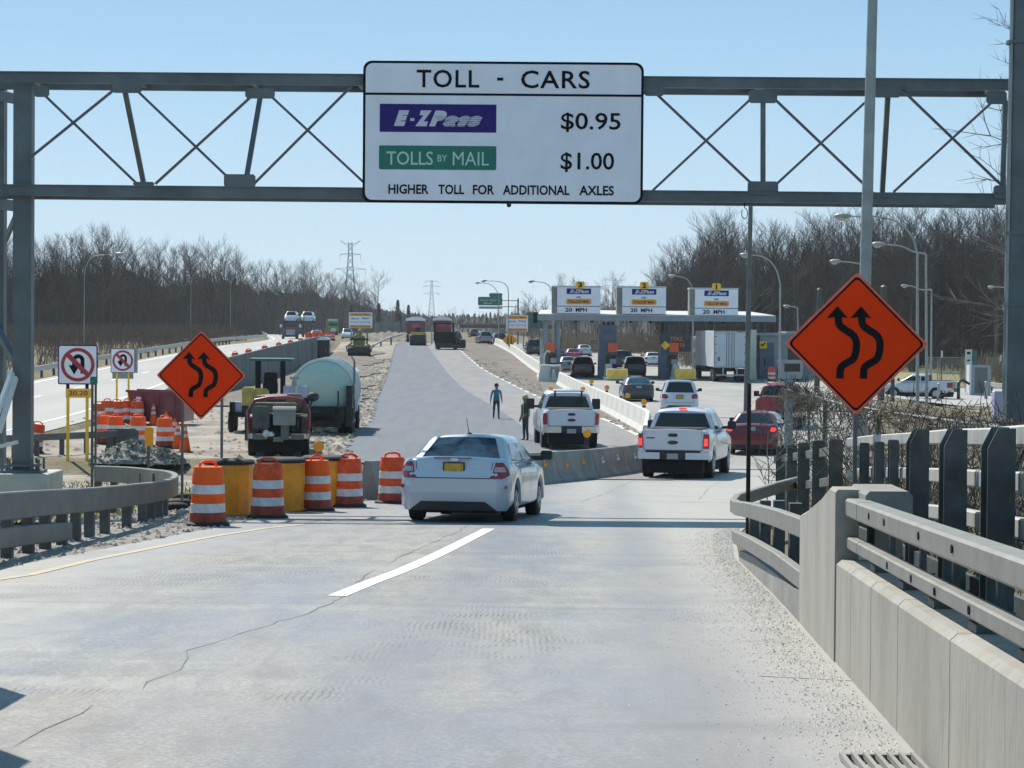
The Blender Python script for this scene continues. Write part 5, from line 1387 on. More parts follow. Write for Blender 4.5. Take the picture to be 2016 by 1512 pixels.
g = MB(); g.tube([(-.75, -.42, .9), (-.75, -.45, 1.5), (-.72, -.42, 1.9)], .035, 6); g.tube([(.62, -.42, .9), (.62, -.45, 1.75)], .03, 6); g.tube([(-.9, -.5, 1.15), (-1.2, -.55, 1.35), (-1.05, -.5, 1.5), (-.8, -.5, 1.3)], .07, 6)
g.build('hose', M['rubber'], t)
g = MB(); g.tube([(1.22, -.1, .9), (1.22, -.1, 2.9), (1.1, .1, 3.1)], .025, 6); g.tube([(1.22, .5, .9), (1.22, .5, 2.9), (1.1, .3, 3.1)], .025, 6)
for z in (1.3, 1.7, 2.1, 2.5): g.cyl((1.22, -.1, z), (1.22, .5, z), .018, n=5)
g.build('ladder', M['galv_dk'], t)
for y in (.9, 2.2):
    for x in (-1.0, -.7, .7, 1.0): truckwheel(t, x, y, .5)
for x in (-1.0, 1.0): truckwheel(t, x, 6.0, .5)
g = MB(); g.box((0, 6.1, 1.6), (2.2, 1.7, 1.9), ch=.15); g.build('cab', M['tanktrim'], t)

# maroon utility truck with its open back full of equipment
p = at(551, 899)
M['p_grime'] = mat('grimy_black_maroon_paint', (.055, .022, .024), .55, .05, .3, 3, col2=(.10, .085, .07))
s = pickup_spec(M['p_grime'], W=2.05, H=1.95, rwin=(1.45, 1.8), bump=(.62, .78), tail=[(.90, .88, .98), (1.0, .88, .99), (1.15, .88, .99), (1.2, .88, .97)], plate=(0, .6), seam=None)
v = make_vehicle('utility_truck', 'maroon utility truck packed with equipment, rear towards the ramp', 'pickup truck', s, p+Vector((0, -.6, 0)), R(4.6))
g = MB(); g.box((0, -.02, 1.02), (1.5, .05, .60), ch=.05); g.build('open_back', M['under'], v)
g = MB(); g.box((.20, -.32, 1.33), (.72, .5, .52), ch=.03); g.build('generator', M['barrier'], v)
g = MB(); g.box((.20, -.34, 1.62), (.74, .52, .08)); g.build('generator_lid', M['white'], v)
g = MB(); g.box((.22, -.3, .85), (.26, .3, .5)); g.build('hitch_stand', M['galv_dk'], v)
g = MB(); g.box((-.56, -.2, 1.3), (.55, .3, .75), ch=.08); g.build('tool_bag', M['darkpost'], v)
g = MB(); g.tube([(-.95, -.10, .9), (-.97, -.12, 1.5), (-.75, -.14, 1.86), (-.3, -.15, 1.95), (.3, -.15, 1.96), (.8, -.14, 1.88), (1.0, -.12, 1.5), (.98, -.1, .9)], .055, 8); g.build('roll_hoop', M['p_rust'], v, smooth=True)
g = MB(); g.ball((-.38, -.35, .80), .12, 10); g.box((-.25, -.3, .78), (.25, .2, .14), ch=.04); g.build('jug', M['white'], v)
g = MB(); g.box((.5, -.35, 1.1), (.12, .12, .45)); g.cyl((.62, -.35, .95), (.62, -.35, 1.25), .05, n=8); g.build('fittings', M['rust'], v)
g = MB(); g.ball((1.12, .1, 1.98), .20, 12, .8); g.cyl((.95, .1, 1.4), (1.1, .1, 1.9), .03, n=6); g.build('round_mirror', M['rust'], v)
g = MB(); g.box((-.15, .5, 1.62), (1.5, .6, .3), ch=.05); g.box((.5, 1.0, 1.8), (.5, .5, .5), ch=.05); g.box((-.6, 1.2, 1.75), (.4, .7, .45), ch=.08); g.build('loaded_gear', M['khaki0'] if 'khaki0' in M else M.setdefault('khaki0', mat('dusty_tan_canvas', (.22, .18, .12), .85, 0, .25, 4)), v)
g = MB(); g.tube([(-.8, -.2, .75), (-.6, -.38, .95), (-.35, -.3, .7), (-.1, -.4, .85), (.5, -.3, .72)], .035, 6); g.build('cable', M['rubber'], v)
for x in (-.62, .62): g = MB(); g.box((x, -.28, .68), (.42, .14, .16)); g.build('bumper_corner', M['galv_dk'], v)

# paving roller with a flat sun canopy
p = at(532, 880)
t = thing('canopy_roller', 'yellow and black roller with a flat canopy between the maroon truck and the tank truck', 'road roller', p+Vector((-.55, 5.5, 0)), R(3))
g = MB(); g.box((.05, 0, 3.02), (1.62, 2.4, .09), ch=.03); g.build('canopy', M['green_dk'], t)
for x, y in ((-.62, -.9), (.62, -.9), (-.62, .9), (.62, .9)): g = MB(); g.cyl((x*.75, y, 1.4), (x*.75, y, 2.98), .06, n=8); g.build('canopy_post', M['under'], t)
g = MB(); g.box((0, .2, 1.25), (1.5, 2.8, .85), ch=.08); g.build('engine_body', M['under'], t)
g = MB(); g.box((-.78, -1.0, 1.55), (.42, .6, .9), ch=.05); g.box((-.35, -1.05, 1.78), (.7, .4, .35), ch=.1); g.build('side_panel', M['yellow_worn'] if 'yellow_worn' in M else M.setdefault('yellow_worn', mat('worn_dull_yellow_paint', (.50, .38, .09), .55, 0, .2, 3)), t)
g = MB(); g.box((0, .0, 1.95), (.55, .5, .5), ch=.08); g.box((0, .25, 2.25), (.5, .12, .55), ch=.05); g.build('seat', M['rubber'], t)
g = MB(); g.tube([(.25*math.cos(a*.6), .5, 2.15+.25*math.sin(a*.6)) for a in range(11)], .02, 5); g.build('steering_wheel', M['rubber'], t)
for y in (-1.3, 1.6):
    g = MB(); g.cyl((-.85, y, .62), (.85, y, .62), .62, n=28); g.build('drum', M['rust'], t, smooth=30)
g = MB(); g.box((.75, -1.2, 1.85), (.42, .5, .42), ch=.03); g.box((1.22, -1.2, 1.85), (.34, .5, .42), ch=.03); M['lilac'] = mat('pale_lilac_plastic', (.42, .40, .55), .5, 0, .08, 4); g.build('cooler', M['lilac'], t)
g = MB(); g.box((.95, -1.15, 1.5), (1.1, .6, .24)); g.build('cooler_shelf', M['under'], t)
g = MB(); g.cyl((.95, -1.2, 2.06), (.95, -1.2, 2.3), .09, n=10); g.box((.95, -1.2, 2.35), (.36, .12, .10)); g.build('faucet', M['galv'], t)
root = thing('flatbed_trailer', 'low dark equipment trailer hidden left of the maroon utility truck', 'trailer', at(488, 850))
g = MB(); g.box((0, 0, .75), (1.2, 3.4, .2)); g.box((-.45, -1.6, 1.0), (.2, .2, .5)); g.build('deck', M['under'], root)
for y in (-.6, .6): truckwheel(root, -.6, y, .38, .2); truckwheel(root, .6, y, .38, .2)
g = MB(); g.box((-.2, -1.3, 1.05), (.5, .5, .4), ch=.06); g.build('tool_box', M['lilac'], root)

# far roller, red dump trucks and paver on the new asphalt
p = at(822, 681)
t = thing('road_roller', 'small yellow roller on the new asphalt in front of the red dump truck', 'road roller', p)
g = MB(); g.cyl((-.95, .7, .68), (.95, .7, .68), .70, n=28); g.build('drum', M['rust'], t, smooth=30)
g = MB(); g.box((0, 1.9, 1.3), (1.9, 1.9, .7), ch=.1); g.box((0, .75, 1.5), (1.5, 1.2, .35), ch=.1); g.build('frame', M['yellow_worn'], t)
g = MB(); g.cyl((-.95, 3.2, .68), (.95, 3.2, .68), .70, n=24); g.build('drum', M['rust'], t, smooth=30)
for sx in (-1, 1): g = MB(); g.tube([(sx*.95, .7, .7), (sx*1.05, .9, 1.3), (sx*.8, 1.6, 1.5)], .07, 6); g.build('yoke', M['tanktrim'], t)
g = MB(); g.box((0, 1.9, 1.95), (.6, .5, .6), ch=.08); g.build('seat', M['rubber'], t)
def dump_truck(p, rz, label, front=False, tarp=True, paint='p_rust'):
    t = thing('dump_truck', label, 'truck', p, rz)
    g = MB(); g.box((0, 3.3, 2.1), (2.5, 5.2, 1.7), ch=.08); g.build('dump_body', M[paint], t)
    if tarp:
        g = MB(); rows = []
        for k in range(9):
            x = -1.35+2.7*k/8; rows.append([(x, .5+y*1.35, 3.05+.32*math.cos(x*1.1)+.05*math.sin(k*2+y)) for y in range(5)])
        g.grid(rows); g.build('tarp', M['signwhite'], t, smooth='all')
    if tarp: g = MB(); g.prism([(-1.32, 2.78), (-.9, 2.86), (.9, 2.86), (1.32, 2.78), (1.3, 3.05), (.8, 3.3), (0, 3.38), (-.8, 3.3), (-1.3, 3.05)], .45, .62); g.build('tarp_flap', M['signwhite'], t)
    for x in (-1.0, -.5, 0, .5, 1.0): g = MB(); g.box((x, .64, 2.1), (.09, .10, 1.6)); g.build('rib', M[paint], t)
    g = MB(); g.box((0, .66, 2.2), (.9, .10, .55)); g.build('tail_panel', M['p_pink'], t)
    g = MB(); g.box((0, 4, .95), (1.0, 8, .3)); g.build('chassis', M['under'], t)
    g = MB(); g.box((0, 7.2, 1.75), (2.3, 1.7, 2.1), ch=.15); g.build('cab', M[paint], t)
    g = MB(); g.box((0, .75, .95), (2.4, .15, .2)); g.build('bumper', M['rust'], t)
    for y in (1.7, 3.0, 7.4):
        for x in (-1.05, 1.05): truckwheel(t, x, y, .52, .35)
    for sx in (-1, 1): g = MB(); g.box((sx*1.1, .62, 1.05), (.18, .08, .12)); g.build('tail_lamp', M['tail'], t)
    return t
p = at(818, 676); dump_truck(p+Vector((-.3, 8, .1)), R(2), 'red dump truck with a white tarp behind the small yellow roller')
p = at(855, 676); dump_truck(p+Vector((.4, 22, .2)), R(2), 'second dark red dump truck with a pale tarp, partly behind the first')
p = at(884, 689)
t = thing('asphalt_paver', 'dark paving machine with a flat black canopy and hoses on the new asphalt', 'paver', p, R(-2))
g = MB(); g.box((-.5, 2.5, 1.3), (2.4, 3.4, 1.5), ch=.1); g.build('engine_body', M['under'], t)
g = MB(); g.box((.1, -.1, .5), (3.2, .9, .55), ch=.05); g.box((1.35, .3, .7), (1.0, 1.2, 1.0), ch=.1); g.build('screed', M['rust'], t)
g = MB(); g.box((-.7, 1.8, 3.0), (2.4, 2.2, .16), ch=.05); g.build('canopy', M['rubber'], t)
for x, y in ((-1.7, .8), (.35, .8), (-1.7, 2.8), (.35, 2.8)): g = MB(); g.cyl((x, y, 1.9), (x, y, 2.95), .05, n=6); g.build('canopy_post', M['under'], t)
g = MB(); g.box((-2.0, .6, 1.6), (.10, .5, 2.0)); g.build('side_board', M['lilac'], t)
g = MB(); g.tube([(.6, .3, 1.4), (.8, 0, 2.1), (1.2, -.1, 1.9), (1.4, .1, 1.3)], .12, 6); g.ball((1.0, 0, 1.5), .35, 8); g.ball((1.2, -.2, .95), .2, 8); g.build('hose', M['darkpost'], t)
for sx in (-1, 1): g = MB(); g.box((sx*1.0-.4, 2.5, .45), (.45, 3.2, .85), ch=.2); g.build('track', M['rubber'], t)
g = MB(); g.ball((.8, .3, 2.3), .12, 8); g.box((.8, .3, 2.0), (.35, .22, .5), ch=.1); g.build('control_box', M['tanktrim'], t)
# yellow grader like machine beyond the toilet
p = at(707, 702)
t = thing('compactor', 'old khaki yellow compactor machine parked beyond the portable toilet', 'road roller', p, R(4))
M['khaki'] = mat('worn_khaki_machine_paint', (.34, .31, .12), .6, 0, .25, 2.5)
g = MB(); g.box((0, 0, .9), (1.7, .4, .5), ch=.1); g.box((0, 1.5, 1.6), (1.2, 2.0, 1.1), ch=.15); g.build('body', M['khaki'], t)
g = MB(); g.cyl((-1.15, -.1, .5), (1.15, -.1, .5), .5, n=24); g.build('drum', M['rust'], t, smooth=30)
for x in (-.8, .8): g = MB(); g.cyl((x, .5, 1.2), (x, .5, 2.6), .05, n=6); g.cyl((x, 2.2, 1.2), (x, 2.2, 2.6), .05, n=6); g.build('canopy_post', M['khaki'], t)
g = MB(); g.box((0, 1.1, 2.1), (.6, .6, .6), ch=.1); g.ball((.1, 1.0, 2.55), .28, 8); g.build('seat', M['khaki'], t)
g = MB(); g.box((0, .3, 1.75), (1.9, .3, .2)); g.build('console', M['rust'], t)
for sx in (-1, 1): g = MB(); g.tube([(sx*1.2, -.1, .5), (sx*1.3, .3, 1.0), (sx*.7, .9, 1.4)], .09, 6); g.build('yoke', M['khaki'], t); truckwheel(t, sx*.95, 2.6, .6, .35)

# box truck alongside, just outside the left edge of the picture; its shadow reaches the road in view
t = thing('box_truck', 'white box truck in the left lane beside the camera, only its shadow showing', 'truck', (-4.85, 8.4, ramp_z(12)-.02), 0, None, RX)
g = MB(); g.box((0, 2.85, 2.05), (2.5, 5.8, 2.1), ch=.04); g.build('cargo_box', M['trailer'], t)
g = MB(); g.box((0, 7.15, 1.35), (2.2, 1.35, 1.7), ch=.15); g.build('cab', M['p_white'], t)
g = MB(); g.box((0, 3.6, .75), (1.0, 7.4, .3)); g.build('chassis', M['under'], t)
for x in (-.95, .95):
    for y in (1.3, 6.9): truckwheel(t, x, y, .45)
g = MB(); g.box((0, -.06, 2.05), (2.2, .05, 1.9)); g.build('rear_door', M['trailerdoor'], t)

# ------------------------------------------------------------------ oncoming traffic on the left carriageway
def rz_face(p): return R(180)
p = at(597, 668)
t = thing('car_carrier', 'car carrier truck coming along the left carriageway with two cars on its top deck', 'truck', p+Vector((-.9, 0, 0)), R(6))
# front faces the camera (-y)
g = MB(); g.box((-1.0, 1.0, 1.6), (2.4, 2.0, 1.9), ch=.12); g.build('cab', M['p_navy'], t)
g = MB(); g.box((-1.0, -.03, 1.05), (1.3, .06, .8)); g.build('grille', M['p_grey'], t)
g = MB(); g.box((-1.0, -.06, .5), (2.4, .15, .3)); g.build('bumper', M['rust'], t)
g = MB(); g.box((-1.0, -.02, 2.1), (2.0, .04, .6)); g.build('windshield', M['glass'], t)
g = MB(); g.box((-.2, 8, 2.35), (2.5, 15, .14)); g.box((-.2, 8, 1.1), (2.5, 15, .2))
for y in (1.4, 5, 9, 13, 15):
    for x in (-1.4, 1.0): g.box((x, y, 2.0), (.12, .12, 3.4))
g.build('deck_frame', M['p_navy'], t)
for y in (1.2, 4.5, 11, 12.2):
    for x in (-2.05, .05): truckwheel(t, x, y, .5, .3)
for sx in (-1, 1): g = MB(); g.box((-1.0+sx*1.45, .5, 2.0), (.3, .1, .45)); g.build('side_mirror', M['signwhite'], t)
tp = t.location; 
for dx, dy, pm, lab in ((-1.0, .8, 'p_white', 'white car carried on the top deck of the carrier, left one'), (1.0, 4.5, 'p_white', 'pale car carried on the top deck of the carrier, right one')):
    make_vehicle('car', lab, 'car', suv_spec(M[pm], L=4.4, H=1.75, W=2.0), tp+Vector((dx*1.08, dy+4.2, 2.45)), R(180))
for u, vv, pm, lab, cls in ((617, 671, 'p_white', 'oncoming white car in the lane beside the car carrier', sedan_spec), (679, 667, 'p_white', 'oncoming white car with a red stripe behind the red barrels', suv_spec), (640, 655, 'p_teal', 'distant dark oncoming car behind the carrier', suv_spec)):
    p = at(u, vv); make_vehicle('car', lab, 'car', cls(M[pm], glassm=M['glassblue']), p+Vector((0, 4.4, 0)), R(186))
p = at(656, 660)
t = thing('semi_truck', 'bright green semi truck coming behind the car carrier', 'truck', p, R(6))
g = MB(); g.box((0, 1.2, 1.5), (2.3, 2.4, 1.3), ch=.15); g.box((0, 2.8, 2.2), (2.4, 1.6, 2.4), ch=.12); g.build('cab', M['p_green'], t)
g = MB(); g.box((0, 1.97, 2.45), (2.0, .05, .65)); g.build('windshield', M['glass'], t)
g = MB(); g.box((0, 2.2, 3.55), (2.4, 1.2, .5), ch=.15); g.build('wind_deflector', M['tanktrim'], t)
g = MB(); g.box((0, 9.5, 2.5), (2.5, 11, 2.7)); g.build('trailer_box', M['under'], t)
g = MB(); g.box((0, -.02, 1.2), (1.1, .06, .9)); g.build('grille', M['chrome'], t)
for y in (.9, 3.4, 4.7, 13, 14.2):
    for x in (-1.0, 1.0): truckwheel(t, x, y, .5, .3)
# portable toilet
p = at(637, 712)
t = thing('portable_toilet', 'dark brown portable toilet with a white roof in front of the tall barrier', 'portable toilet', p)
M['brown'] = mat('dark_brown_plastic', (.045, .032, .032), .6, 0, .1, 3)
g = MB(); g.box((0, 0, 1.03), (1.1, 1.1, 2.06), ch=.03); g.build('cabin', M['brown'], t)
g = MB(); g.prism([(-.6, 2.05), (.6, 2.05), (.55, 2.2), (.2, 2.34), (-.2, 2.34), (-.55, 2.2)], -.58, .58); g.build('roof', M['signwhite'], t)
g = MB(); g.box((0, -.57, 1.0), (.68, .03, 1.8)); dd = g.build('door', M['brown'], t)
g = MB(); g.box((.25, -.60, 1.05), (.06, .03, .14)); g.build('handle', M['galv'], dd)
# reddish barrels lined behind the tall barrier
for i, (u, d) in enumerate(((472, 165), (487, 175), (500, 184), (522, 196), (540, 208), (557, 220), (574, 233), (591, 246))):
    c = copy_tree(drumw); c['label'] = f'distant drum peeking over the tall barrier, {ORD[i]} from the left'; c['group'] = 'drums behind the tall barrier'
    x = E(d)-1.0; put(c, (x, d, tz(x, d)), .3*i, 1.0)
for i, (u, vv) in enumerate(((607, 683), (614, 680), (621, 681), (628, 677), (634, 678), (645, 673), (654, 671))):
    c = copy_tree(drumw); c['label'] = f'red drum in the clump left of the oncoming white striped car, {ORD[i]} from the left'; c['group'] = 'clump of red drums near the toilet'
    p = at(u, vv); put(c, p, .3*i, 1.4)
# ------------------------------------------------------------------ people
def person(label, loc, rz, hgt, joints, rad, clothes, skin, hair, helmet=None):
    root = thing('person', label, 'person', loc, rz)
    def skinned(name, chains, m, parent, sub=2):
        vs = []; es = []; rs = []
        idx = {}
        for ch in chains:
            prev = None
            for key, p, r_ in ch:
                if key in idx: i = idx[key]
                else:
                    i = len(vs); vs.append(p); rs.append(r_)
                    if key: idx[key] = i
                if prev is not None: es.append((prev, i))
                prev = i
        me = bpy.data.meshes.new(name); me.from_pydata(vs, es, []); o = bpy.data.objects.new(name, me); COL.objects.link(o)
        md = o.modifiers.new('s', 'SKIN'); sv = me.skin_vertices[0].data
        for i, r_ in enumerate(rs): sv[i].radius = (r_ if isinstance(r_, tuple) else (r_, r_))
        sv[0].use_root = True
        md.use_smooth_shade = True
        ss = o.modifiers.new('b', 'SUBSURF'); ss.levels = ss.render_levels = sub
        bpy.context.view_layer.update()
        ev = o.evaluated_get(bpy.context.evaluated_depsgraph_get()); nm = bpy.data.meshes.new_from_object(ev)
        o.modifiers.clear(); o.data = nm; bpy.data.meshes.remove(me); nm.name = name
        nm.materials.clear(); nm.materials.append(m)
        o.parent = parent; return o
    return root, skinned
def build_person(label, loc, rz, H, pose, cols, extra=None):
    k = H/1.75
    S = lambda x, y, z: Vector((x*k, y*k, z*k))
    root, sk = person(label, loc, rz, H, None, None, None, None, None)
    hl, hr = pose['hands']; el, er = pose['elbows']
    pel = ('pel', S(0, 0, .95), (.145*k, .11*k))
    body = [[pel, ('ch', S(0, 0, 1.15), (.15*k, .105*k)), ('sh', S(0, 0, 1.38), (.155*k, .10*k)), ('nk', S(0, -.01, 1.48), .055*k), ('hd0', S(0, -.015, 1.55), .075*k), ('hd1', S(0, -.02, 1.64), .095*k), ('hd2', S(0, -.01, 1.72), .07*k)]]
    for s, e_, h_, in ((-1, el, hl), (1, er, hr)):
        hv = (Vector(h_)-Vector(e_)).normalized(); tip = Vector(h_)
        body.append([('sh', None, None), (f'a{s}', S(s*.19, 0, 1.40), .062*k), (f'e{s}', S(*e_), .045*k), (f'w{s}', S(*h_), .03*k), (f'p{s}', S(*(tip+hv*.05)), .034*k)])
        side = Vector((0, 1, 0)) if abs(hv.y) < .8 else Vector((1, 0, 0))
        for q in range(4):
            o_ = side*(q-1.5)*.021
            b_ = tip+hv*.085+o_; ln = (.07, .08, .075, .06)[q]
            body.append([(f'p{s}', None, None), (None, S(*b_), .010*k), (None, S(*(b_+hv*ln*.5)), .009*k), (None, S(*(b_+hv*ln+Vector((-s*.015, 0, 0)))), .008*k)])
        b_ = tip+hv*.03+side*-.045
        body.append([(f'p{s}', None, None), (None, S(*b_), .011*k), (None, S(*(b_+hv*.04)), .009*k)])
    ll, lr = pose['feet']
    for s, f_ in ((-1, ll), (1, lr)):
        kx = (s*.10+f_[0])/2; ky = f_[1]*.5-.01
        body.append([('pel', None, None), (f'h{s}', S(s*.09, 0, .86), .092*k), (f'k{s}', S(kx, ky, .49), .06*k), (f'an{s}', S(f_[0], f_[1], .09), .042*k), (f'ft{s}', S(f_[0]+f_[2]*.5, f_[1]+f_[3]*.5, .045), .042*k), (f'to{s}', S(f_[0]+f_[2], f_[1]+f_[3], .035), .032*k)])
    fixed = []
    known = {}
    for ch in body:
        o = []
        for key, p, r_ in ch:
            if p is None: p, r_ = known[key]
            else:
                if key: known[key] = (p, r_)
            o.append((key, p, r_))
        fixed.append(o)
    b = sk('body', fixed, cols[0], root)
    for pcol in cols[1:3]: b.data.materials.append(pcol)
    b.data.materials.append(cols[3])
    for pl in b.data.polygons:
        z = pl.center.z/k; ax = abs(pl.center.x)/k
        hand = min((pl.center-S(*hl)).length, (pl.center-S(*hr)).length) < .13*k
        pl.material_index = 0 if (z > 1.47 or (hand and not pose.get('gloves'))) else 3 if z < .10 else 2 if z < .93 and ax < .26 and not hand else 1
    # torso garment slightly proud of the body: vest
    if pose.get('vest'):
        g = MB(); rows = []
        for z, a_, c_ in ((.93, .172, .135), (1.1, .172, .13), (1.28, .178, .13), (1.42, .15, .115), (1.47, .09, .085)):
            rows.append([(a_*k*math.cos(t*.393), c_*k*math.sin(t*.393), z*k) for t in range(17)])
        g.grid(rows); vv = g.build('vest', pose['vest'], root, smooth='all')
        g = MB()
        for x in (-.09, .09): g.box((x*k, -.135*k, 1.2*k), (.035*k, .012, .46*k)); g.box((x*k, .135*k, 1.2*k), (.035*k, .012, .46*k))
        g.build('reflective_stripe', M['lime'], vv)
    g = MB()
    if pose.get('helmet'):
        g.lathe([(.135*k, 1.655*k), (.128*k, 1.67*k), (.122*k, 1.72*k), (.095*k, 1.775*k), (.04*k, 1.80*k), (.005, 1.805*k)], (0, -.015*k, 0), 16, cap=False)
        g.build('hard_hat', pose['helmet'], root, smooth='all')
    else:
        g.lathe([(.098*k, 1.62*k), (.106*k, 1.67*k), (.10*k, 1.72*k), (.06*k, 1.765*k), (.005, 1.775*k)], (0, .012*k, 0), 14, cap=False)
        g.build('hair', M['hairdk'], root, smooth='all')
    # face
    fy = -.112*k
    g = MB(); g.ball((-.033*k, fy, 1.655*k), .012*k, 6); g.ball((.033*k, fy, 1.655*k), .012*k, 6); g.build('eyes', M['black'], root)
    g = MB(); g.add([(-.014*k, fy, 1.615*k), (.014*k, fy, 1.615*k), (0, fy-.022*k, 1.62*k), (0, fy, 1.655*k)], [(0, 1, 2), (0, 2, 3), (1, 3, 2)]); g.build('nose', cols[0], root)
    g = MB(); g.box((0, fy+.004, 1.585*k), (.045*k, .01, .010*k)); g.build('mouth', M['tail'], root)
    for s in (-1, 1): g = MB(); g.ball((s*.098*k, -.01*k, 1.64*k), .024*k, 6, 1.3, .7); g.build('ear', cols[0], root)
    return root
M['skin'] = mat('tanned_skin', (.34, .19, .13), .6, 0, .05, 8)
M['skindk'] = mat('deep_tan_skin', (.20, .11, .075), .6, 0, .05, 8)
M['shirtblue'] = mat('teal_blue_work_shirt', (.045, .17, .24), .8, 0, .12, 6)
M['pantsdk'] = mat('dark_work_trousers', (.03, .045, .055), .85, 0, .15, 7)
M['jacketdk'] = mat('dark_green_work_jacket', (.025, .05, .045), .85, 0, .2, 6)
M['boots'] = mat('dark_work_boots', (.02, .018, .018), .8, 0, .1, 9)
M['hairdk'] = mat('dark_brown_hair', (.02, .015, .012), .8, 0, .1, 20)
M['lime'] = mat('lime_yellow_hi_vis', (.32, .38, .17), .6, 0, .05, 5)
M['vestdk'] = mat('dark_green_safety_vest', (.02, .045, .035), .8, 0, .15, 6)
p = at(977, 826)
build_person('person in a teal shirt and dark trousers standing alone on the new asphalt', p, R(12), 1.68,
             dict(hands=((-.30, -.06, .86), (.25, -.10, .90)), elbows=((-.25, .04, 1.12), (.25, .05, 1.13)), feet=((-.13, .03, -.04, -.17), (.11, -.03, .05, -.17))),
             [M['skindk'], M['shirtblue'], M['pantsdk'], M['boots']])
p = at(1034, 869)
build_person('person in dark workwear and striped vest standing at the work pickup door', p, R(-62), 1.72,
             dict(hands=((-.23, -.08, .90), (.20, -.16, .98)), elbows=((-.26, .0, 1.13), (.26, -.04, 1.13)), feet=((-.12, .02, -.02, -.18), (.13, .04, .04, -.17)), vest=M['vestdk'], helmet=M['lime'], gloves=False),
             [M['skindk'], M['jacketdk'], M['pantsdk'], M['boots']])
# ------------------------------------------------------------------ toll plaza
PD = 200.0                                 # depth of the canopy's front edge
pm = PD/FPX
def px(u, v, d=PD): return pt(u, v, d)
M['canopy'] = mat('grey_canopy_fascia', (.30, .33, .37), .5, .2, .07, .8)
M['canopyroof'] = mat('white_canopy_roof_sheet', (.55, .55, .54), .6, 0, .04, .8)
M['boothblue'] = mat('blue_grey_booth_panel', (.085, .115, .16), .45, .1, .1, 1.5)
M['bldg'] = mat('grey_toll_building_panel', (.27, .29, .31), .6, .05, .08, .7)
M['cream'] = mat('cream_painted_column', (.72, .70, .56), .6, 0, .06, 2)
M['islandyellow'] = mat('yellow_island_nose', (.92, .60, .06), .6, 0, .1, 2, col2=(.80, .66, .40))
root = thing('toll_canopy', 'long flat toll plaza canopy with white roof spanning the booths', 'canopy')
a, b_ = px(1058, 625), px(1528, 629)
zc = (a.z+b_.z)/2
g = MB(); g.box(((a.x+b_.x)/2, PD+.15, zc+.0), (b_.x-a.x, .3, .42)); g.box(((a.x+b_.x)/2, PD+7, zc-.05), (b_.x-a.x-.3, 13.4, .10)); g.build('fascia', M['canopy'], root)
g = MB(); hx = (b_.x-a.x)/2; cxm = (a.x+b_.x)/2
lo_ = [(cxm-hx+.05, PD-.1, zc+.215), (cxm+hx-.05, PD-.1, zc+.215), (cxm+hx-1.0, PD+12, zc+.62), (cxm-hx+.4, PD+12, zc+.62)]
g.add(lo_+[(x, y, z+.10) for x, y, z in lo_], [(0, 3, 2, 1), (4, 5, 6, 7), (0, 1, 5, 4), (1, 2, 6, 5), (2, 3, 7, 6), (3, 0, 4, 7)]); g.build('roof', M['canopyroof'], root)
g = MB(); g.box((a.x-.15, PD+.3, zc), (.4, .4, .9), ch=.1); g.build('downpipe_box', M['under'], root)
for u in (1075, 1100, 1198, 1207, 1318, 1328, 1495, 1508):
    for dy in (.8, 10):
        q_ = px(u, 640); zb = tz(q_.x, PD+dy); g = MB(); g.box((q_.x, PD+dy, (zc-.31+zb)/2), (.28, .28, zc-.31-zb)); g.build('column', M['darkpost'] if u > 1190 else M['canopy'], root)
for u in (1134, 1166, 1242, 1280, 1400, 1425): q_ = px(u, 644); g = MB(); g.box((q_.x, PD+.3, zc-.3), (.25, .3, .16)); g.build('lamp_fitting', M['under'], root)
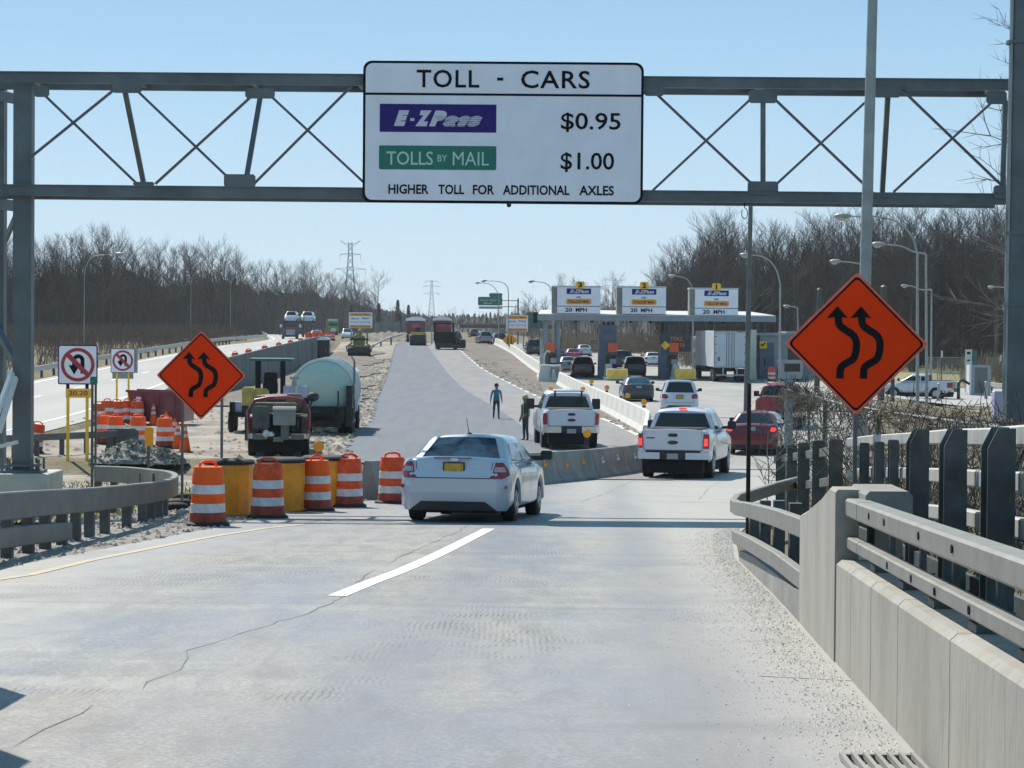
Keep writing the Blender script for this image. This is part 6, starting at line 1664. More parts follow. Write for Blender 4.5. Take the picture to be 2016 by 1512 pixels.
for i, (u0, u1, v0, v1, num, us, rest) in enumerate(((1097, 1182, 566, 617, '3', 1142, 'leftmost'), (1225, 1311, 567, 618, '2', 1268, 'middle'), (1368, 1453, 570, 620, '1', 1410, 'rightmost'))):
    dS = PD-.25; c = px((u0+u1)/2, (v0+v1)/2, dS); ms = dS/FPX
    r_ = thing('lane_sign', f'white boxy lane sign numbered {num} on the {rest} part of the canopy roof', 'sign', c)
    hw, hh = (u1-u0)/2*ms, (v1-v0)/2*ms
    g = MB(); g.box((-.22, 1.0, .02), (hw*2+.42, 1.9, hh*2)); g.build('cabinet', M['barrier'], r_)
    g = MB(); g.box((-.22, 1.0, hh+.07), (hw*2+.5, 2.1, .14)); g.build('cap', M['canopyroof'], r_)
    g = MB(); g.box((0, -.03, 0), (hw*2, .04, hh*2)); g.build('face', M['signwhite'], r_)
    cu = (u0+u1)/2; X = lambda u: (u-cu)*ms; Z = lambda v: ((v0+v1)/2-v)*ms
    g = MB(); g.box((0, -.06, Z(v0+7.5)), (48*ms, .02, 11*ms)); lp = g.build('logo_panel', M['navy'], r_)
    g = MB(); g.text('E-ZPass', -18*ms, 20*ms, Z(v0+11), Z(v0+4), -.075, shear=.35, bold=.04); g.build('lettering', M['logowhite'], lp)
    g = MB(); g.text('OR', -5*ms, 4*ms, Z(v0+21), Z(v0+17.5), -.06, bold=.03); g.box((0, -.055, Z(v0+37)), (hw*2, .01, .05)); g.text('20', -27*ms, -13*ms, Z(v0+48), Z(v0+40), -.06, bold=.03); g.text('MPH', -6*ms, 16*ms, Z(v0+48), Z(v0+40), -.06, bold=.03); g.build('lettering', M['black'], r_)
    g = MB(); g.prism(rrect(-24.5*ms, 24.5*ms, Z(v0+33), Z(v0+22.5), .1), -.07, -.05); mp_ = g.build('mail_panel', M['orangepanel'] if 'orangepanel' in M else M.setdefault('orangepanel', mat('amber_orange_sheeting', (.86, .33, .02), .45, 0, .04, 3)), r_)
    g = MB(); g.text('TOLLS BY MAIL', -21*ms, 21*ms, Z(v0+30.5), Z(v0+25.5), -.075, bold=.02); g.build('lettering', M['black'], mp_)
    g = MB(); g.box((X(us), -.08, Z(v0-5)), (17*ms, .06, 14*ms), ch=.08); np_ = g.build('number_plate', M['yellow'], r_)
    g = MB(); g.text(num, X(us)-(1.5 if num == '1' else 4)*ms, X(us)+(1.5 if num == '1' else 4)*ms, Z(v0), Z(v0-10), -.115, bold=.04); g.build('lettering', M['black'], np_)
# toll booths / equipment columns with islands
for i, (u, wd, v0, lab) in enumerate(((1083, 26, 688, 'left blue grey toll booth column with an orange board and curled bracket'), (1197, 34, 640, 'middle blue grey toll booth with an orange board facing the queue'), (1318, 34, 680, 'right blue grey toll booth with an orange board beside the dark message sign'))):
    p = px(u, 700, PD-1); zb = tz(p.x, PD-1); zt = px(u, v0, PD-1).z
    r_ = thing('toll_booth', lab, 'toll booth', (p.x, PD-1, zb))
    w_ = wd*pm; h = zt-zb
    g = MB(); g.box((0, 2, h/2), (w_, 3.4, h), ch=.05); g.build('cabin', M['boothblue'], r_)
    g = MB(); g.box((w_*.16, .25, 1.5), (w_*.55, .06, 1.0)); g.build('window', M['glass'], r_)
    g = MB(); ou = {0: 1083, 1: 1206, 2: 1327}[i]; oz = px(ou, 684, PD-1.3); g.box((oz.x-p.x, -.25, oz.z-zb), (18*pm, .05, 18*pm)); g.build('orange_board', M['orange2'], r_)
    g = MB(); g.box((w_*.28, .1, 1.0), (.7, .3, .45)); g.build('counter', M['navy'], r_)
    g = MB(); g.box((w_*.28, -.1, 1.45), (.5, .08, .4)); g.build('panel_light', M['p_grey'], r_)
    if i == 0:
        g = MB(); g.tube([(-.2+.32*math.cos(t*.5), -.4, 1.5+.75*math.sin(t*.5)) for t in range(2, 11)], .09, 6); g.build('curled_bracket', M['cream'], r_)
        g = MB(); g.box((-.72, -.4, 1.75), (.26, .2, 2.7), ch=.05); g.build('equipment_post', M['galv'], r_)
for i, (u, vv, lab) in enumerate(((1085, 752, 'pale concrete island nose below the left toll booth'), (1215, 750, 'toll island with a striped yellow impact nose, the middle one'), (1349, 750, 'toll island with a striped yellow impact nose, left of the semi trailer'))):
    p = at(u, vv); r_ = thing('toll_island', lab, 'traffic island', p)
    g = MB(); g.prism([(-1.0, 0), (1.0, 0), (.95, .26), (-.95, .26)], 0, 16); g.build('kerb', M['barrier_lt'], r_)
    g = MB(); 
    if i == 0:
        g.prism([(-1.0, .2), (.9, .2), (.75, 1.3), (-.8, 1.3)], .3, 2.4); g.build('nose_block', M['barrier_lt'], r_)
        g = MB(); g.box((.3, .28, .75), (.7, .04, .8)); g.build('dark_panel', M['barrier'], r_)
    else:
        g.prism([(-.75, .15), (.75, .15), (.85, .45), (.8, .95), (-.8, .95), (-.85, .45)], -.4, 2.0); ns = g.build('impact_nose', M['islandyellow'], r_)
        g = MB(); g.prism([(-.8, .8), (-.35, .8), (-.8, .5)], -.42, -.405); g.prism([(-.2, .85), (.25, .85), (-.1, .3), (-.55, .3)], -.42, -.405); g.prism([(.45, .85), (.8, .85), (.55, .3), (.1, .3)], -.42, -.405); g.build('stripes', M['yellow'], ns)
        g = MB(); g.prism([(-.9, .2), (-.2, .2), (-.35, 1.3), (-.8, 1.3)], 2.2, 4.0); g.build('concrete_wing', M['barrier_lt'], r_)
# dark message board behind the right booth
c = px(1331, 674, PD+.6); r_ = thing('message_board', 'dark electronic message board with orange letters above the right booth', 'sign', c)
g = MB(); g.box((0, 0, 0), (58*pm, .4, 36*pm)); g.build('cabinet', M['darkpost'], r_)
M['led'] = mat('orange_led', (.5, .16, .05), .5, 0, 0, emit=(1, .28, .08, .1))
g = MB(); g.text('TOLL', -13*pm, 14*pm, 3*pm, 11*pm, -.22, bold=.01); g.text('16', 8*pm, 17*pm, -9*pm, -1*pm, -.22, bold=.01); g.build('lettering', M['led'], r_)
g = MB(); a = px(1310, 680, PD-1.4)-c; g.prism([(-.38, 0), (0, .38), (.38, 0), (0, -.38)], a.y, a.y+.03, (a.x, 0, a.z)); g.build('marker_plate', M['yellow'], r_)
# toll building on the right
c = px(1540, 745, PD+1); zb = tz(c.x, PD+1); r_ = thing('toll_building', 'grey toll office building with a door under the right end of the canopy', 'building', (px(1478, 700, PD).x, PD+.5, zb))
x0 = px(1478, 700, PD).x; x1 = px(1552, 700, PD).x-x0; h1 = px(1500, 660, PD).z-zb; x2 = px(1660, 700, PD).x-x0
g = MB(); g.box((x1/2+.4, 3, h1/2), (x1-.8, 6, h1)); g.box(((x1+x2)/2, 5, 1.9), (x2-x1, 6, 3.8)); g.build('wall', M['bldg'], r_)
g = MB(); g.box(((x1)/2+.2, 3, h1+.1), (x1+.1, 6.3, .2)); g.box(((x1+x2)/2+.1, 5, 3.9), (x2-x1, 6.3, .2)); g.build('roof', M['canopy'], r_)
u2x = lambda u: px(u, 700, PD).x-x0
g = MB(); g.box((u2x(1512), -.03, 1.55), (1.1, .06, 3.0)); dr = g.build('door', M['boothblue'], r_)
g = MB(); g.box((u2x(1507), -.08, 1.5), (.08, .06, .5)); g.build('handle', M['black'], dr)
g = MB(); g.box((u2x(1482), -.4, 2.0), (.55, .5, 4.2)); g.box((u2x(1477), -.5, .35), (1.0, .8, .7)); g.build('pilaster', M['cream'], r_)
g = MB(); g.prism([(-.3, -.3), (.3, -.3), (.3, .3), (-.3, .3)], -.1, -.06, (u2x(1503.5), 0, px(1503, 679, PD).z-zb), 0); sg = g.build('check_sign', M['yellow'], r_)
g = MB(); g.prism([(-.2, .02), (-.05, -.17), (.2, .18), (.12, .22), (-.05, 0), (-.13, .1)], -.13, -.105, (u2x(1503.5), 0, px(1503, 679, PD).z-zb)); g.build('check_mark', M['black'], sg)
g = MB(); g.box((u2x(1575), 1.9, 2.1), (1.8, .06, 1.2)); g.box((u2x(1620), 1.9, 2.1), (1.4, .06, 1.2)); g.build('window', M['glass'], r_)
p = at(1519, 752); c = copy_tree(drumw); c['label'] = 'faded drum standing by the toll office door'; put(c, p, 0, 1.15)
p = at(1557, 752); r_ = thing('shuttle_cart', 'pale grey boxy cart with a dark window parked by the toll office', 'cart', p)
g = MB(); g.box((0, 1, 1.0), (1.9, 2, 1.5), ch=.15); g.build('body', M['p_grey'], r_)
g = MB(); g.box((.1, -.02, 1.15), (1.25, .04, .65)); g.build('window', M['glass'], r_)
for x in (-.75, .75): truckwheel(r_, x, .4, .3, .2); truckwheel(r_, x, 1.7, .3, .2)
# E-ZPass hanging panel inside the plaza
c = px(1190, 651, PD+18); r_ = thing('hanging_sign', 'dark blue hanging panel with white lettering seen under the canopy', 'sign', c)
g = MB(); g.box((0, 0, 0), (32*pm, .08, 10*pm)); g.build('panel', M['navy'], r_)
g = MB(); g.text('E-ZPass', -13*pm, 13*pm, -3*pm, 3*pm, -.06, shear=.3, bold=.02); g.build('lettering', M['logowhite'], r_)

# ------------------------------------------------------------------ orange toll information boards
def infoboard(cu, cv, wpx, hpx, vb, label, l1, l2, d=None):
    base = at(cu, vb) if d is None else onx(cu, d); d = base.y; ms = d/FPX; zc_ = pt(cu, cv, d).z-base.z
    r_ = thing('information_board', label, 'sign', base)
    hw, hh = wpx/2*ms, hpx/2*ms
    g = MB(); g.box((0, 0, zc_), (hw*2, .08, hh*2)); g.build('panel', M['signwhite'], r_)
    for k, (z, h_) in enumerate(((.72, .36), (-.80, .34))):
        g = MB(); g.box((0, -.06, zc_+hh*z), (hw*1.86, .03, hh*h_)); o = g.build('amber_band', M['orangepanel'], r_)
        g = MB(); g.text(('TOLLS BY MAIL', 'NO CASH')[k], -hw*.75, hw*.75, zc_+hh*(z-.09), zc_+hh*(z+.09), -.08, bold=.02); g.build('lettering', M['redbrown'] if 'redbrown' in M else M.setdefault('redbrown', mat('brown_red_lettering', (.30, .08, .02), .6, 0, 0)), o)
    g = MB(); g.text(l1, -hw*.8, -hw*.1, zc_+hh*.1, zc_+hh*.32, -.05, bold=.02); g.text(l2, hw*.1, hw*.8, zc_+hh*.13, zc_+hh*.36, -.05, bold=.03)
    g.text('POR CORREO', -hw*.8, hw*.2, zc_-hh*.3, zc_-hh*.1, -.05, bold=.01) if False else g.text('keep moving', -hw*.85, hw*.8, zc_-hh*.36, zc_-hh*.1, -.05, bold=.0)
    g.build('lettering', M['p_navy'], r_)
    for sx in (-.6, .6): g = MB(); g.box((sx*hw, .12, (zc_+hh)/2), (.12, .12, zc_+hh)); g.build('post', M['galv_dk'], r_)
infoboard(709.5, 630.5, 46, 31, 690, 'amber and white toll information board above the khaki compactor, left of the asphalt', 'Slow', 'PREPAY')
infoboard(1017, 636.5, 43, 32, 690, 'amber and white toll information board beside the green overhead sign, right of the asphalt', 'Slow', 'TOLLS', d=330)
# small yellow diamond
base = onx(1003, 290); base.z = tz(base.x, 290); ms = 290/FPX; zc_ = pt(1003, 669.5, 290).z
r_ = thing('diamond_sign', 'small yellow diamond sign with two dark tapering bars behind the pale barrier', 'road sign', (base.x, 290, base.z))
zc_ -= base.z
g = MB(); g.prism([(15*ms, zc_), (0, zc_+14.5*ms), (-15*ms, zc_), (0, zc_-14.5*ms)], -.03, .02); g.build('panel', M['orangepanel'], r_)
g = MB()
for x in (-3.5, 3): g.prism([((x-1.8)*ms, zc_-7*ms), ((x+1.2)*ms, zc_-7*ms), ((x+.6)*ms, zc_+8*ms), ((x-.8)*ms, zc_+8*ms)], -.06, -.035)
g.build('bars', M['brown'], r_)
g = MB(); g.box((0, .06, zc_/2), (.12, .1, zc_)); g.build('post', M['orangepanel'], r_)
# far green overhead signs
d = 420; ms = d/FPX
c = pt(965, 593, d); r_ = thing('overhead_sign', 'green highway sign with an exit tab on a far cantilever post', 'sign', c)
g = MB(); g.prism(rrect(-24*ms, 24*ms, -8.5*ms, 8.5*ms, .2), -.05, .05); g.prism(rrect(-2*ms, 24*ms, 8.6*ms, 16*ms, .2), -.05, .05); g.build('panel', M['green'], r_)
g = MB(); g.text('Grand Island', -20*ms, 12*ms, .5*ms, 4.5*ms, -.07, bold=.01); g.text('Blvd', -12*ms, 3*ms, -6*ms, -2*ms, -.07, bold=.01); g.prism([(16*ms, -1*ms), (19*ms, -1*ms), (17.5*ms, 4*ms)], -.08, -.06); g.build('lettering', M['mint'], r_)
g = MB(); g.box((1*ms, 0, -12.5*ms), (46*ms, .1, 5*ms)); g.build('lower_strip', M['galv'], r_)
g = MB(); x = 55*ms; zb = tz(c.x+x, d)-c.z; g.box((x, .2, (zb+6*ms)/2), (3.2*ms, .3, 6*ms-zb)); g.box((38*ms, .2, 1.5*ms), (36*ms, .25, 1.4*ms)); g.box((38*ms, .2, -10.5*ms), (36*ms, .25, 1.4*ms)); g.build('support', M['galv_dk'], r_)
d = 380; ms = d/FPX
c = pt(1052, 630, d); r_ = thing('overhead_sign', 'dark green sign panel half hidden by the left end of the toll canopy', 'sign', c)
g = MB(); g.box((0, 0, 0), (32*ms, .1, 30*ms)); g.build('panel', M['green_dk'], r_)
zb = tz(c.x, d)-c.z; g = MB(); g.box((-6*ms, .2, (zb)/2), (.25, .2, -zb)); g.box((10*ms, .2, zb/2), (.25, .2, -zb)); g.build('post', M['galv_dk'], r_)

# ------------------------------------------------------------------ street lamps and masts
def lamp(base_u, d, arm, head, label, grp, r_=.075, zb=None, sxk=1):
    """arm: list of pixel points from pole top to lamp head"""
    P_ = [pt(u, v, d) for u, v in arm]
    b0 = Vector((P_[0].x+(0 if base_u is None else (base_u-arm[0][0])*d/FPX), d, 0)); b0.z = tz(b0.x, d) if zb is None else zb
    root = thing('street_lamp', label, 'street lamp', b0, group=grp)
    L_ = [p-b0 for p in P_]
    g = MB(); g.cyl((0, 0, 0), L_[0], r_*1.2, r_*.75, n=12); g.build('pole', M['galv'], root, smooth=True)
    sm_ = smoothpath(L_, 4); n = len(sm_)
    g = MB(); g.tube(sm_, [r_*.72*(1-.4*i/(n-1)) for i in range(n)], 8); g.build('arm', M['galv'], root, smooth=True)
    e = L_[-1]; t = (L_[-1]-L_[-2]).normalized(); sx = 1 if t.x > 0 else -1
    k = head
    g = MB(); g.ball((e.x+sx*.35*k, 0, e.z+.02), .42*k, 12, .32, .5); g.build('lamp_head', M['galv'], root, smooth='all')
    g = MB(); g.ball((e.x+sx*.42*k, 0, e.z-.08*k), .24*k, 10, .55, .8); g.build('lens', M['tailclear'], root, smooth='all')
    return root
GL = 'street lamps along the roads'
for a in ((1810, 126, ((1806, 500), (1795, 465), (1765, 436), (1720, 426), (1675, 426)), 1.15, 'tall curved street lamp arching over the large orange diamond sign, the largest lamp'),
          (1828, 140, ((1823, 500), (1800, 496), (1775, 485), (1742, 481)), 1.0, 'straight arm street lamp just below the largest lamp arc'),
          (1705, 150, ((1702, 522), (1690, 519), (1672, 516), (1655, 515)), .9, 'small lamp whose arm sticks out left of the tall pole'),
          (1537, 165, ((1536, 560), (1530, 535), (1517, 515), (1500, 505), (1478, 502)), 1.0, 'curved street lamp above the right end of the toll canopy'),
          (1366, 235, ((1364, 575), (1360, 560), (1350, 548), (1330, 543)), .9, 'pale street lamp behind lane sign one against the woods'),
          (1090, 260, ((1089, 590), (1086, 572), (1075, 558), (1052, 554)), .9, 'street lamp reaching left above lane sign three'),
          (982, 340, ((982, 590), (978, 573), (965, 560), (945, 557)), .9, 'left one of two far street lamps by the green overhead sign'),
          (1001, 300, ((1001, 590), (999, 565), (985, 555), (958, 553)), .9, 'right one of two far street lamps by the green overhead sign'),
          (166, 205, ((166, 545), (170, 522), (186, 504), (228, 500)), 1.0, 'left carriageway street lamp arching right above the no U-turn signs'),
          (376, 300, ((376, 560), (380, 542), (392, 533), (418, 531)), 1.0, 'left carriageway street lamp above the smaller orange diamond sign'),
          (454, 340, ((454, 565), (458, 549), (470, 542), (492, 541)), 1.0, 'left carriageway street lamp between the diamond sign and the pylon'),
          (1835, 200, ((1834, 570), (1812, 570), (1795, 563), (1788, 563)), .8, 'small lamp head right of the diamond sign top'),
          (1985, 210, ((1983, 566), (1975, 566), (1968, 565), (1958, 565)), .8, 'small lamp head near the dark right column'),
          (1575, 230, ((1570, 606), (1562, 604), (1556, 603)), .9, 'small lamp head between the canopy and the large diamond sign')):
    lamp(a[0], a[1], a[2], a[3], a[4], GL, r_=.036 if a[0] < 500 else .08)
for u, vt, d, r_, lab in ((1478, 402, 96, .085, 'slim dark mast rising beyond the gantry right of the toll board'), (1740, 565, 150, .16, 'short dark pole behind the right shoulder of the large diamond sign'), (1613, 570, 165, .14, 'short dark pole behind the left shoulder of the large diamond sign')):
    p = pt(u, vt, d); r0 = thing('mast', lab, 'mast', (p.x-.1, d, tz(p.x, d)))
    g = MB(); h = p.z-tz(p.x, d)
    g.cyl((0, 0, 0), (.1, 0, h), r_*1.4, r_, n=12); g.build('shaft', M['darkpost'] if u != 1478 else M['galv_dk'], r0, smooth=True)
    g = MB(); g.cyl((.1, 0, h), (.1, 0, h+.12), r_*1.3, r_*.5, n=10); g.build('cap', M['galv_dk'], r0)

# ------------------------------------------------------------------ things on the side road at the right
p = at(1906, 772); r_ = thing('panel_sign', 'narrow upright pale green board with dark markings beside the side road', 'sign', p)
ms = p.y/FPX; zt = pt(1906, 688, p.y).z-p.z; zb_ = pt(1906, 746, p.y).z-p.z
g = MB(); g.box((0, 0, (zt+zb_)/2), (13*ms, .08, zt-zb_)); M['palegreen'] = mat('pale_green_board', (.50, .58, .50), .6, 0, .06, 3); g.build('panel', M['palegreen'], r_)
g = MB(); g.box((0, -.05, zt-.3), (7*ms, .02, .2)); 
for k in range(4): g.prism([(-.16, 0), (.12, .08), (.16, .0), (-.05, -.1)], -.07, -.045, (0, 0, zt-.9-.42*k))
g.build('markings', M['black'], r_)
g = MB(); g.box((.45, .06, (zt+zb_)/2-.1), (.5, .06, (zt-zb_)*1.02)); g.build('side_panel', M['green_dk'], r_)
for x in (-.2, .5): g = MB(); g.box((x, .1, (zb_)/2+.2), (.1, .1, zb_+.4)); g.build('post', M['darkpost'], r_)
p = at(1925, 778); r_ = thing('utility_cabinet', 'grey utility cabinet with a bright left side behind the side road guardrail', 'cabinet', p)
g = MB(); g.box((0, 0, 1.2), (1.7, 1.5, 2.4)); g.build('case', M['p_grey'], r_)
g = MB(); g.box((-.78, -.3, 1.2), (.16, 1.2, 2.42)); g.build('side', M['white'], r_)
g = MB(); g.box((.1, -.77, 1.2), (1.0, .03, 2.0)); g.build('door', M['galv_dk'], r_)
r_ = thing('guardrail', 'short pale guardrail beside the grey utility cabinet on the right', 'guardrail')
a, b_ = at(1920, 772), at(2035, 784)
rail_beam([zoff(a.lerp(b_, t), .75) for t in (0, .5, 1)], .1, .34, 'beam', M['railtop'], r_)
for t in (.12, .3, .5, .7, .9): p = a.lerp(b_, t); g = MB(); g.box((p.x, p.y+.1, p.z+.3), (.15, .15, .8)); g.build('post', M['postgrey'], r_)
for i, (u, vt, vb) in enumerate(((1757, 745, 790), (1848, 755, 790), (1887, 752, 786), (1941, 752, 786))):
    b0 = at(u, vb); zt = pt(u, vt, b0.y).z
    r_ = thing('bollard', f'upright bollard in the grass by the side road, {ORD[i]} from the left', 'bollard', b0, group='bollards by the side road')
    h = zt-b0.z; g = MB(); g.cyl((0, 0, 0), (0, 0, h), .13, .12, n=12); g.build('post', M['galv'] if i in (1, 3) else M['darkpost'], r_, smooth=30)
    g = MB(); g.cyl((0, 0, h), (0, 0, h+.05), .14, .05, n=12); g.build('cap', M['galv'], r_)
    if i == 2: g = MB(); g.tube([(0, 0, h-.02), (.3, 0, h+.15), (.7, 0, h-.08), (.82, 0, h-.15)], .1, 8); g.build('sagging_hood', M['rubber'], r_)
p = at(1980, 842); r_ = thing('box_cover', 'pale purple grey box standing in the grass below the dark right column', 'cabinet', (p.x, p.y, p.z))
p = pt(1971, 830, 60); r_.location = (p.x, 60, tz(p.x, 60)); zt = pt(1971, 770, 60).z-tz(p.x, 60)
g = MB(); g.box((0, 0, zt/2), (.42, .35, zt), ch=.02); g.build('case', M['lilac'], r_); g = MB(); g.box((0, -.18, zt/2), (.36, .02, zt*.9)); g.build('door', M['lilac'], r_)
r_ = thing('chainlink_gate', 'pale chain link fence with tube frame beyond the silver pickup', 'fence')
for u0, u1 in ((1824, 1846), (1850, 1898), (1942, 1968)):
    a, b_ = at(u0, 750), at(u1, 752); d_ = 235
    a = Vector(((u0-1008)*d_/FPX, d_, 0)); b_ = Vector(((u1-1008)*d_/FPX, d_, 0)); a.z = tz(a.x, d_); b_.z = a.z
    for p in (a, b_): g = MB(); g.cyl(p, (p.x, p.y, p.z+2.3), .05, n=6); g.build('post', M['galv'], r_)
    g = MB(); g.cyl((a.x, a.y, a.z+2.25), (b_.x, a.y, a.z+2.25), .035, n=6); g.build('rail', M['galv'], r_)
    g = MB(); n = int((b_.x-a.x)/.12)
    for k in range(-18, n):
        x0 = a.x+k*.12; x1 = x0+2.2; z0, z1 = a.z+.05, a.z+2.25
        xa, xb = max(x0, a.x), min(x1, b_.x)
        if xb-xa > .05:
            g.beam((xa, d_, z0+(xa-x0)), (xb, d_, z0+(xb-x0)), .008, .012); g.beam((xa, d_, z1-(xa-x0)), (xb, d_, z1-(xb-x0)), .008, .012)
    g.build('wire_mesh', M['galv'], r_)
for i, (u, v) in enumerate(((1823, 700), (1854, 697), (1970, 705))):
    p = pt(u, v, 225); zb = tz(p.x, 225); r_ = thing('reflector_post', f'thin post with an upright white reflector near the woods, {ORD[i]} from the left', 'marker post', (p.x, 225, zb), group='white reflector posts near the woods')
    g = MB(); g.cyl((0, 0, 0), (0, 0, p.z-zb), .05, n=6); g.build('post', M['darkpost'], r_); g = MB(); g.box((0, -.06, p.z-zb), (.17, .03, .62)); g.build('reflector', M['white'], r_)

# ------------------------------------------------------------------ chain link fence by the bridge, overgrown
FEN = [(4.55, 44), (5.0, 36), (5.5, 28), (5.75, 22), (6.0, 16), (6.2, 11)]
def fz(d): return interp([(11, 3.62), (16, 3.42), (22, 3.30), (28, 3.20), (36, 3.18), (44, 3.32)], d)
r_ = thing('chainlink_fence', 'galvanised chain link fence with thick end post, overgrown with vines, behind the bridge railings', 'fence')
p = pt(1553, 755, 42); g = MB(); g.cyl((p.x, 42, 0), (p.x, 42, p.z), .072, n=14); g.ball((p.x, 42, p.z+.02), .085, 10, .6); g.build('end_post', M['galv'], r_, smooth=30)
for u, d in ((1628, 38), (1760, 31), (1698, 34)):
    x = interp([(b_, a) for a, b_ in reversed(FEN)], d); g = MB(); g.cyl((x, d, 0), (x, d, fz(d)), .035, n=8); g.build('post', M['darkpost'], r_)
for d in (24, 18.5, 13): x = interp([(b_, a) for a, b_ in reversed(FEN)], d); g = MB(); g.cyl((x, d, 0), (x, d, fz(d)), .035, n=8); g.build('post', M['galv_dk'], r_)
g = MB(); g.tube([(interp([(b_, a) for a, b_ in reversed(FEN)], d), d, fz(d)) for d in (42, 36, 31, 26, 22, 18, 14, 11)], .022, 6); g.build('top_rail', M['galv'], r_)
g = MB(); fx = lambda d: interp([(b_, a) for a, b_ in reversed(FEN)], d)
d = 11.0
while d < 42:
    for sgn in (-1, 1):
        d1 = d+sgn*1.6
        if 11 <= d1 <= 42: g.beam((fx(d), d, fz(d)-.0), (fx(d1), d1, fz(d1)-1.9), .003, .003)
    d += .30
g.build('wire_mesh', M['galv'], r_)
# small brown board tied to the fence
p = pt(1593, 796, 40.8); r_ = thing('fence_board', 'small dull brown board among the twigs right of the fence end post', 'sign', p)
g = MB(); g.box((0, 0, 0), (.30, .02, .24)); g.build('board', M['brownboard'] if 'brownboard' in M else M.setdefault('brownboard', mat('weathered_brown_board', (.22, .13, .05), .8, 0, .15, 8)), r_)
g = MB(); g.prism([(.06*math.cos(i*.628), .06*math.sin(i*.628)) for i in range(10)], -.02, -.011); g.build('emblem', M['p_rust'], r_)
g = MB(); g.box((0, .01, -.9), (.04, .03, 1.8)); g.build('stake', M['postgrey'], r_)
# ------------------------------------------------------------------ bare trees
M['bark'] = mat('grey_brown_bark', (.115, .10, .09), .9, 0, .25, 2.0, col2=(.07, .062, .058))
M['barklt'] = mat('pale_bare_twigs', (.24, .21, .18), .9, 0, .2, 2)  # paler twig colour for the nearer tree and the sapling
M['twig'] = mat('dark_bare_twigs', (.055, .046, .044), .9, 0, .2, 1.0, col2=(.105, .086, .074))
M['vine'] = mat('dry_tan_vine', (.36, .30, .21), .9, 0, .2, 5, col2=(.07, .06, .05))
def segs_to(mb, segs, n=3):
    """segs: (p0,p1,r0,r1)"""
    V, F = mb.v, mb.f
    for p0, p1, r0, r1 in segs:
        d = p1-p0
        if d.length < 1e-5: continue
        d.normalize(); x = d.cross(Vector((0, 0, 1)) if abs(d.z) < .9 else Vector((1, 0, 0))).normalized(); y = d.cross(x)
        o = len(V)
        for p, r_ in ((p0, r0), (p1, r1)):
            for k in range(n):
                a_ = 6.2832*k/n; q_ = p+(x*math.cos(a_)+y*math.sin(a_))*r_; V.append((q_.x, q_.y, q_.z))
        for k in range(n):
            k2 = (k+1) % n; F.append([o+k, o+k2, o+n+k2, o+n+k]); mb.m.append(mb.cur)
def gen_tree(rng, H, nprim=16, spread=.30, start=.25, rt=.16, depth=3, upness=.75, twk=1.0):
    trunk = []; crown = []
    p = Vector((0, 0, -.3)); tp = [p.copy()]; n = 9
    lean = Vector((rng.uniform(-.04, .04), rng.uniform(-.04, .04), 0))
    for i in range(n):
        p = p+Vector((rng.uniform(-.018, .018)*H, rng.uniform(-.018, .018)*H, (H+.3)/n))+lean*H/n; tp.append(p.copy())
    rad = lambda t: rt*(1-t)**.8+.018
    for i in range(n): trunk.append((tp[i], tp[i+1], rad(i/n), rad((i+1)/n)))
    def branch(p, d, ln, r_, lev):
        k = 4 if lev == 0 else 3
        q = p.copy(); dd = d.copy(); pts = [q.copy()]
        for i in range(k):
            dd = (dd+Vector((rng.gauss(0, .15), rng.gauss(0, .15), .12*upness))).normalized()
            q2 = q+dd*ln/k; r0 = r_*(1-i/k*.7); r1 = r_*(1-(i+1)/k*.7)
            crown.append((q.copy(), q2.copy(), r0, r1)); q = q2; pts.append((q.copy()))
            if lev < depth-1:
                m_ = (2 if lev == 0 else 2)
                for _ in range(m_):
                    ax = Vector((rng.gauss(0, 1), rng.gauss(0, 1), rng.gauss(0, .5))).normalized()
                    nd = (dd*.9+ax*.75+Vector((0, 0, .25*upness))).normalized()
                    branch(q.copy(), nd, ln*rng.uniform(.38, .6), max(r_*.45, .011*twk), lev+1)
    for i in range(nprim):
        t = start+(1-start)*(i+rng.random())/nprim; z = t*n; k = min(int(z), n-1); p = tp[k].lerp(tp[k+1], z-k)
        a_ = rng.random()*6.28; ln = H*spread*(1.15-t*.75)*rng.uniform(.6, 1.15); up = upness*rng.uniform(.6, 1.4)
        branch(p, Vector((math.cos(a_), math.sin(a_), up)).normalized(), ln, rad(t)*.5+.012, 0)
    return trunk, crown
rng = random.Random(21)
protos = []
for i in range(9):
    H = 14.0; tr, cr = gen_tree(rng, H, nprim=17+i % 5, spread=.32+.08*rng.random(), start=.28+.12*rng.random(), rt=.13+.05*rng.random(), depth=3, upness=.8)
    a = MB(); segs_to(a, tr, 6); b = MB(); segs_to(b, cr, 3)
    def mk(mb, nm, m):
        me = bpy.data.meshes.new(nm); me.from_pydata(mb.v, [], mb.f); me.materials.append(m); me.update(); return me
    protos.append((mk(a, 'trunk', M['bark']), mk(b, 'crown', M['twig'])))
def place_tree(p, h, i, label, group, sx=1.0):
    r_ = thing('bare_tree', label, 'tree', p, rng.random()*6.28, group)
    k = h/14.0; r_.scale = (k*sx, k*sx, k)
    for me in protos[i % len(protos)]:
        o = bpy.data.objects.new(me.name, me); COL.objects.link(o); o.parent = r_
    return r_
ltop = [(-80, 480), (0, 478), (60, 492), (120, 486), (170, 468), (215, 466), (260, 500), (330, 498), (400, 500), (440, 492), (480, 525), (520, 535), (560, 528), (600, 532), (650, 540), (690, 552), (720, 580), (745, 598)]
ldep = [(-80, 300), (0, 310), (350, 400), (500, 470), (620, 600), (745, 720)]
n = 74
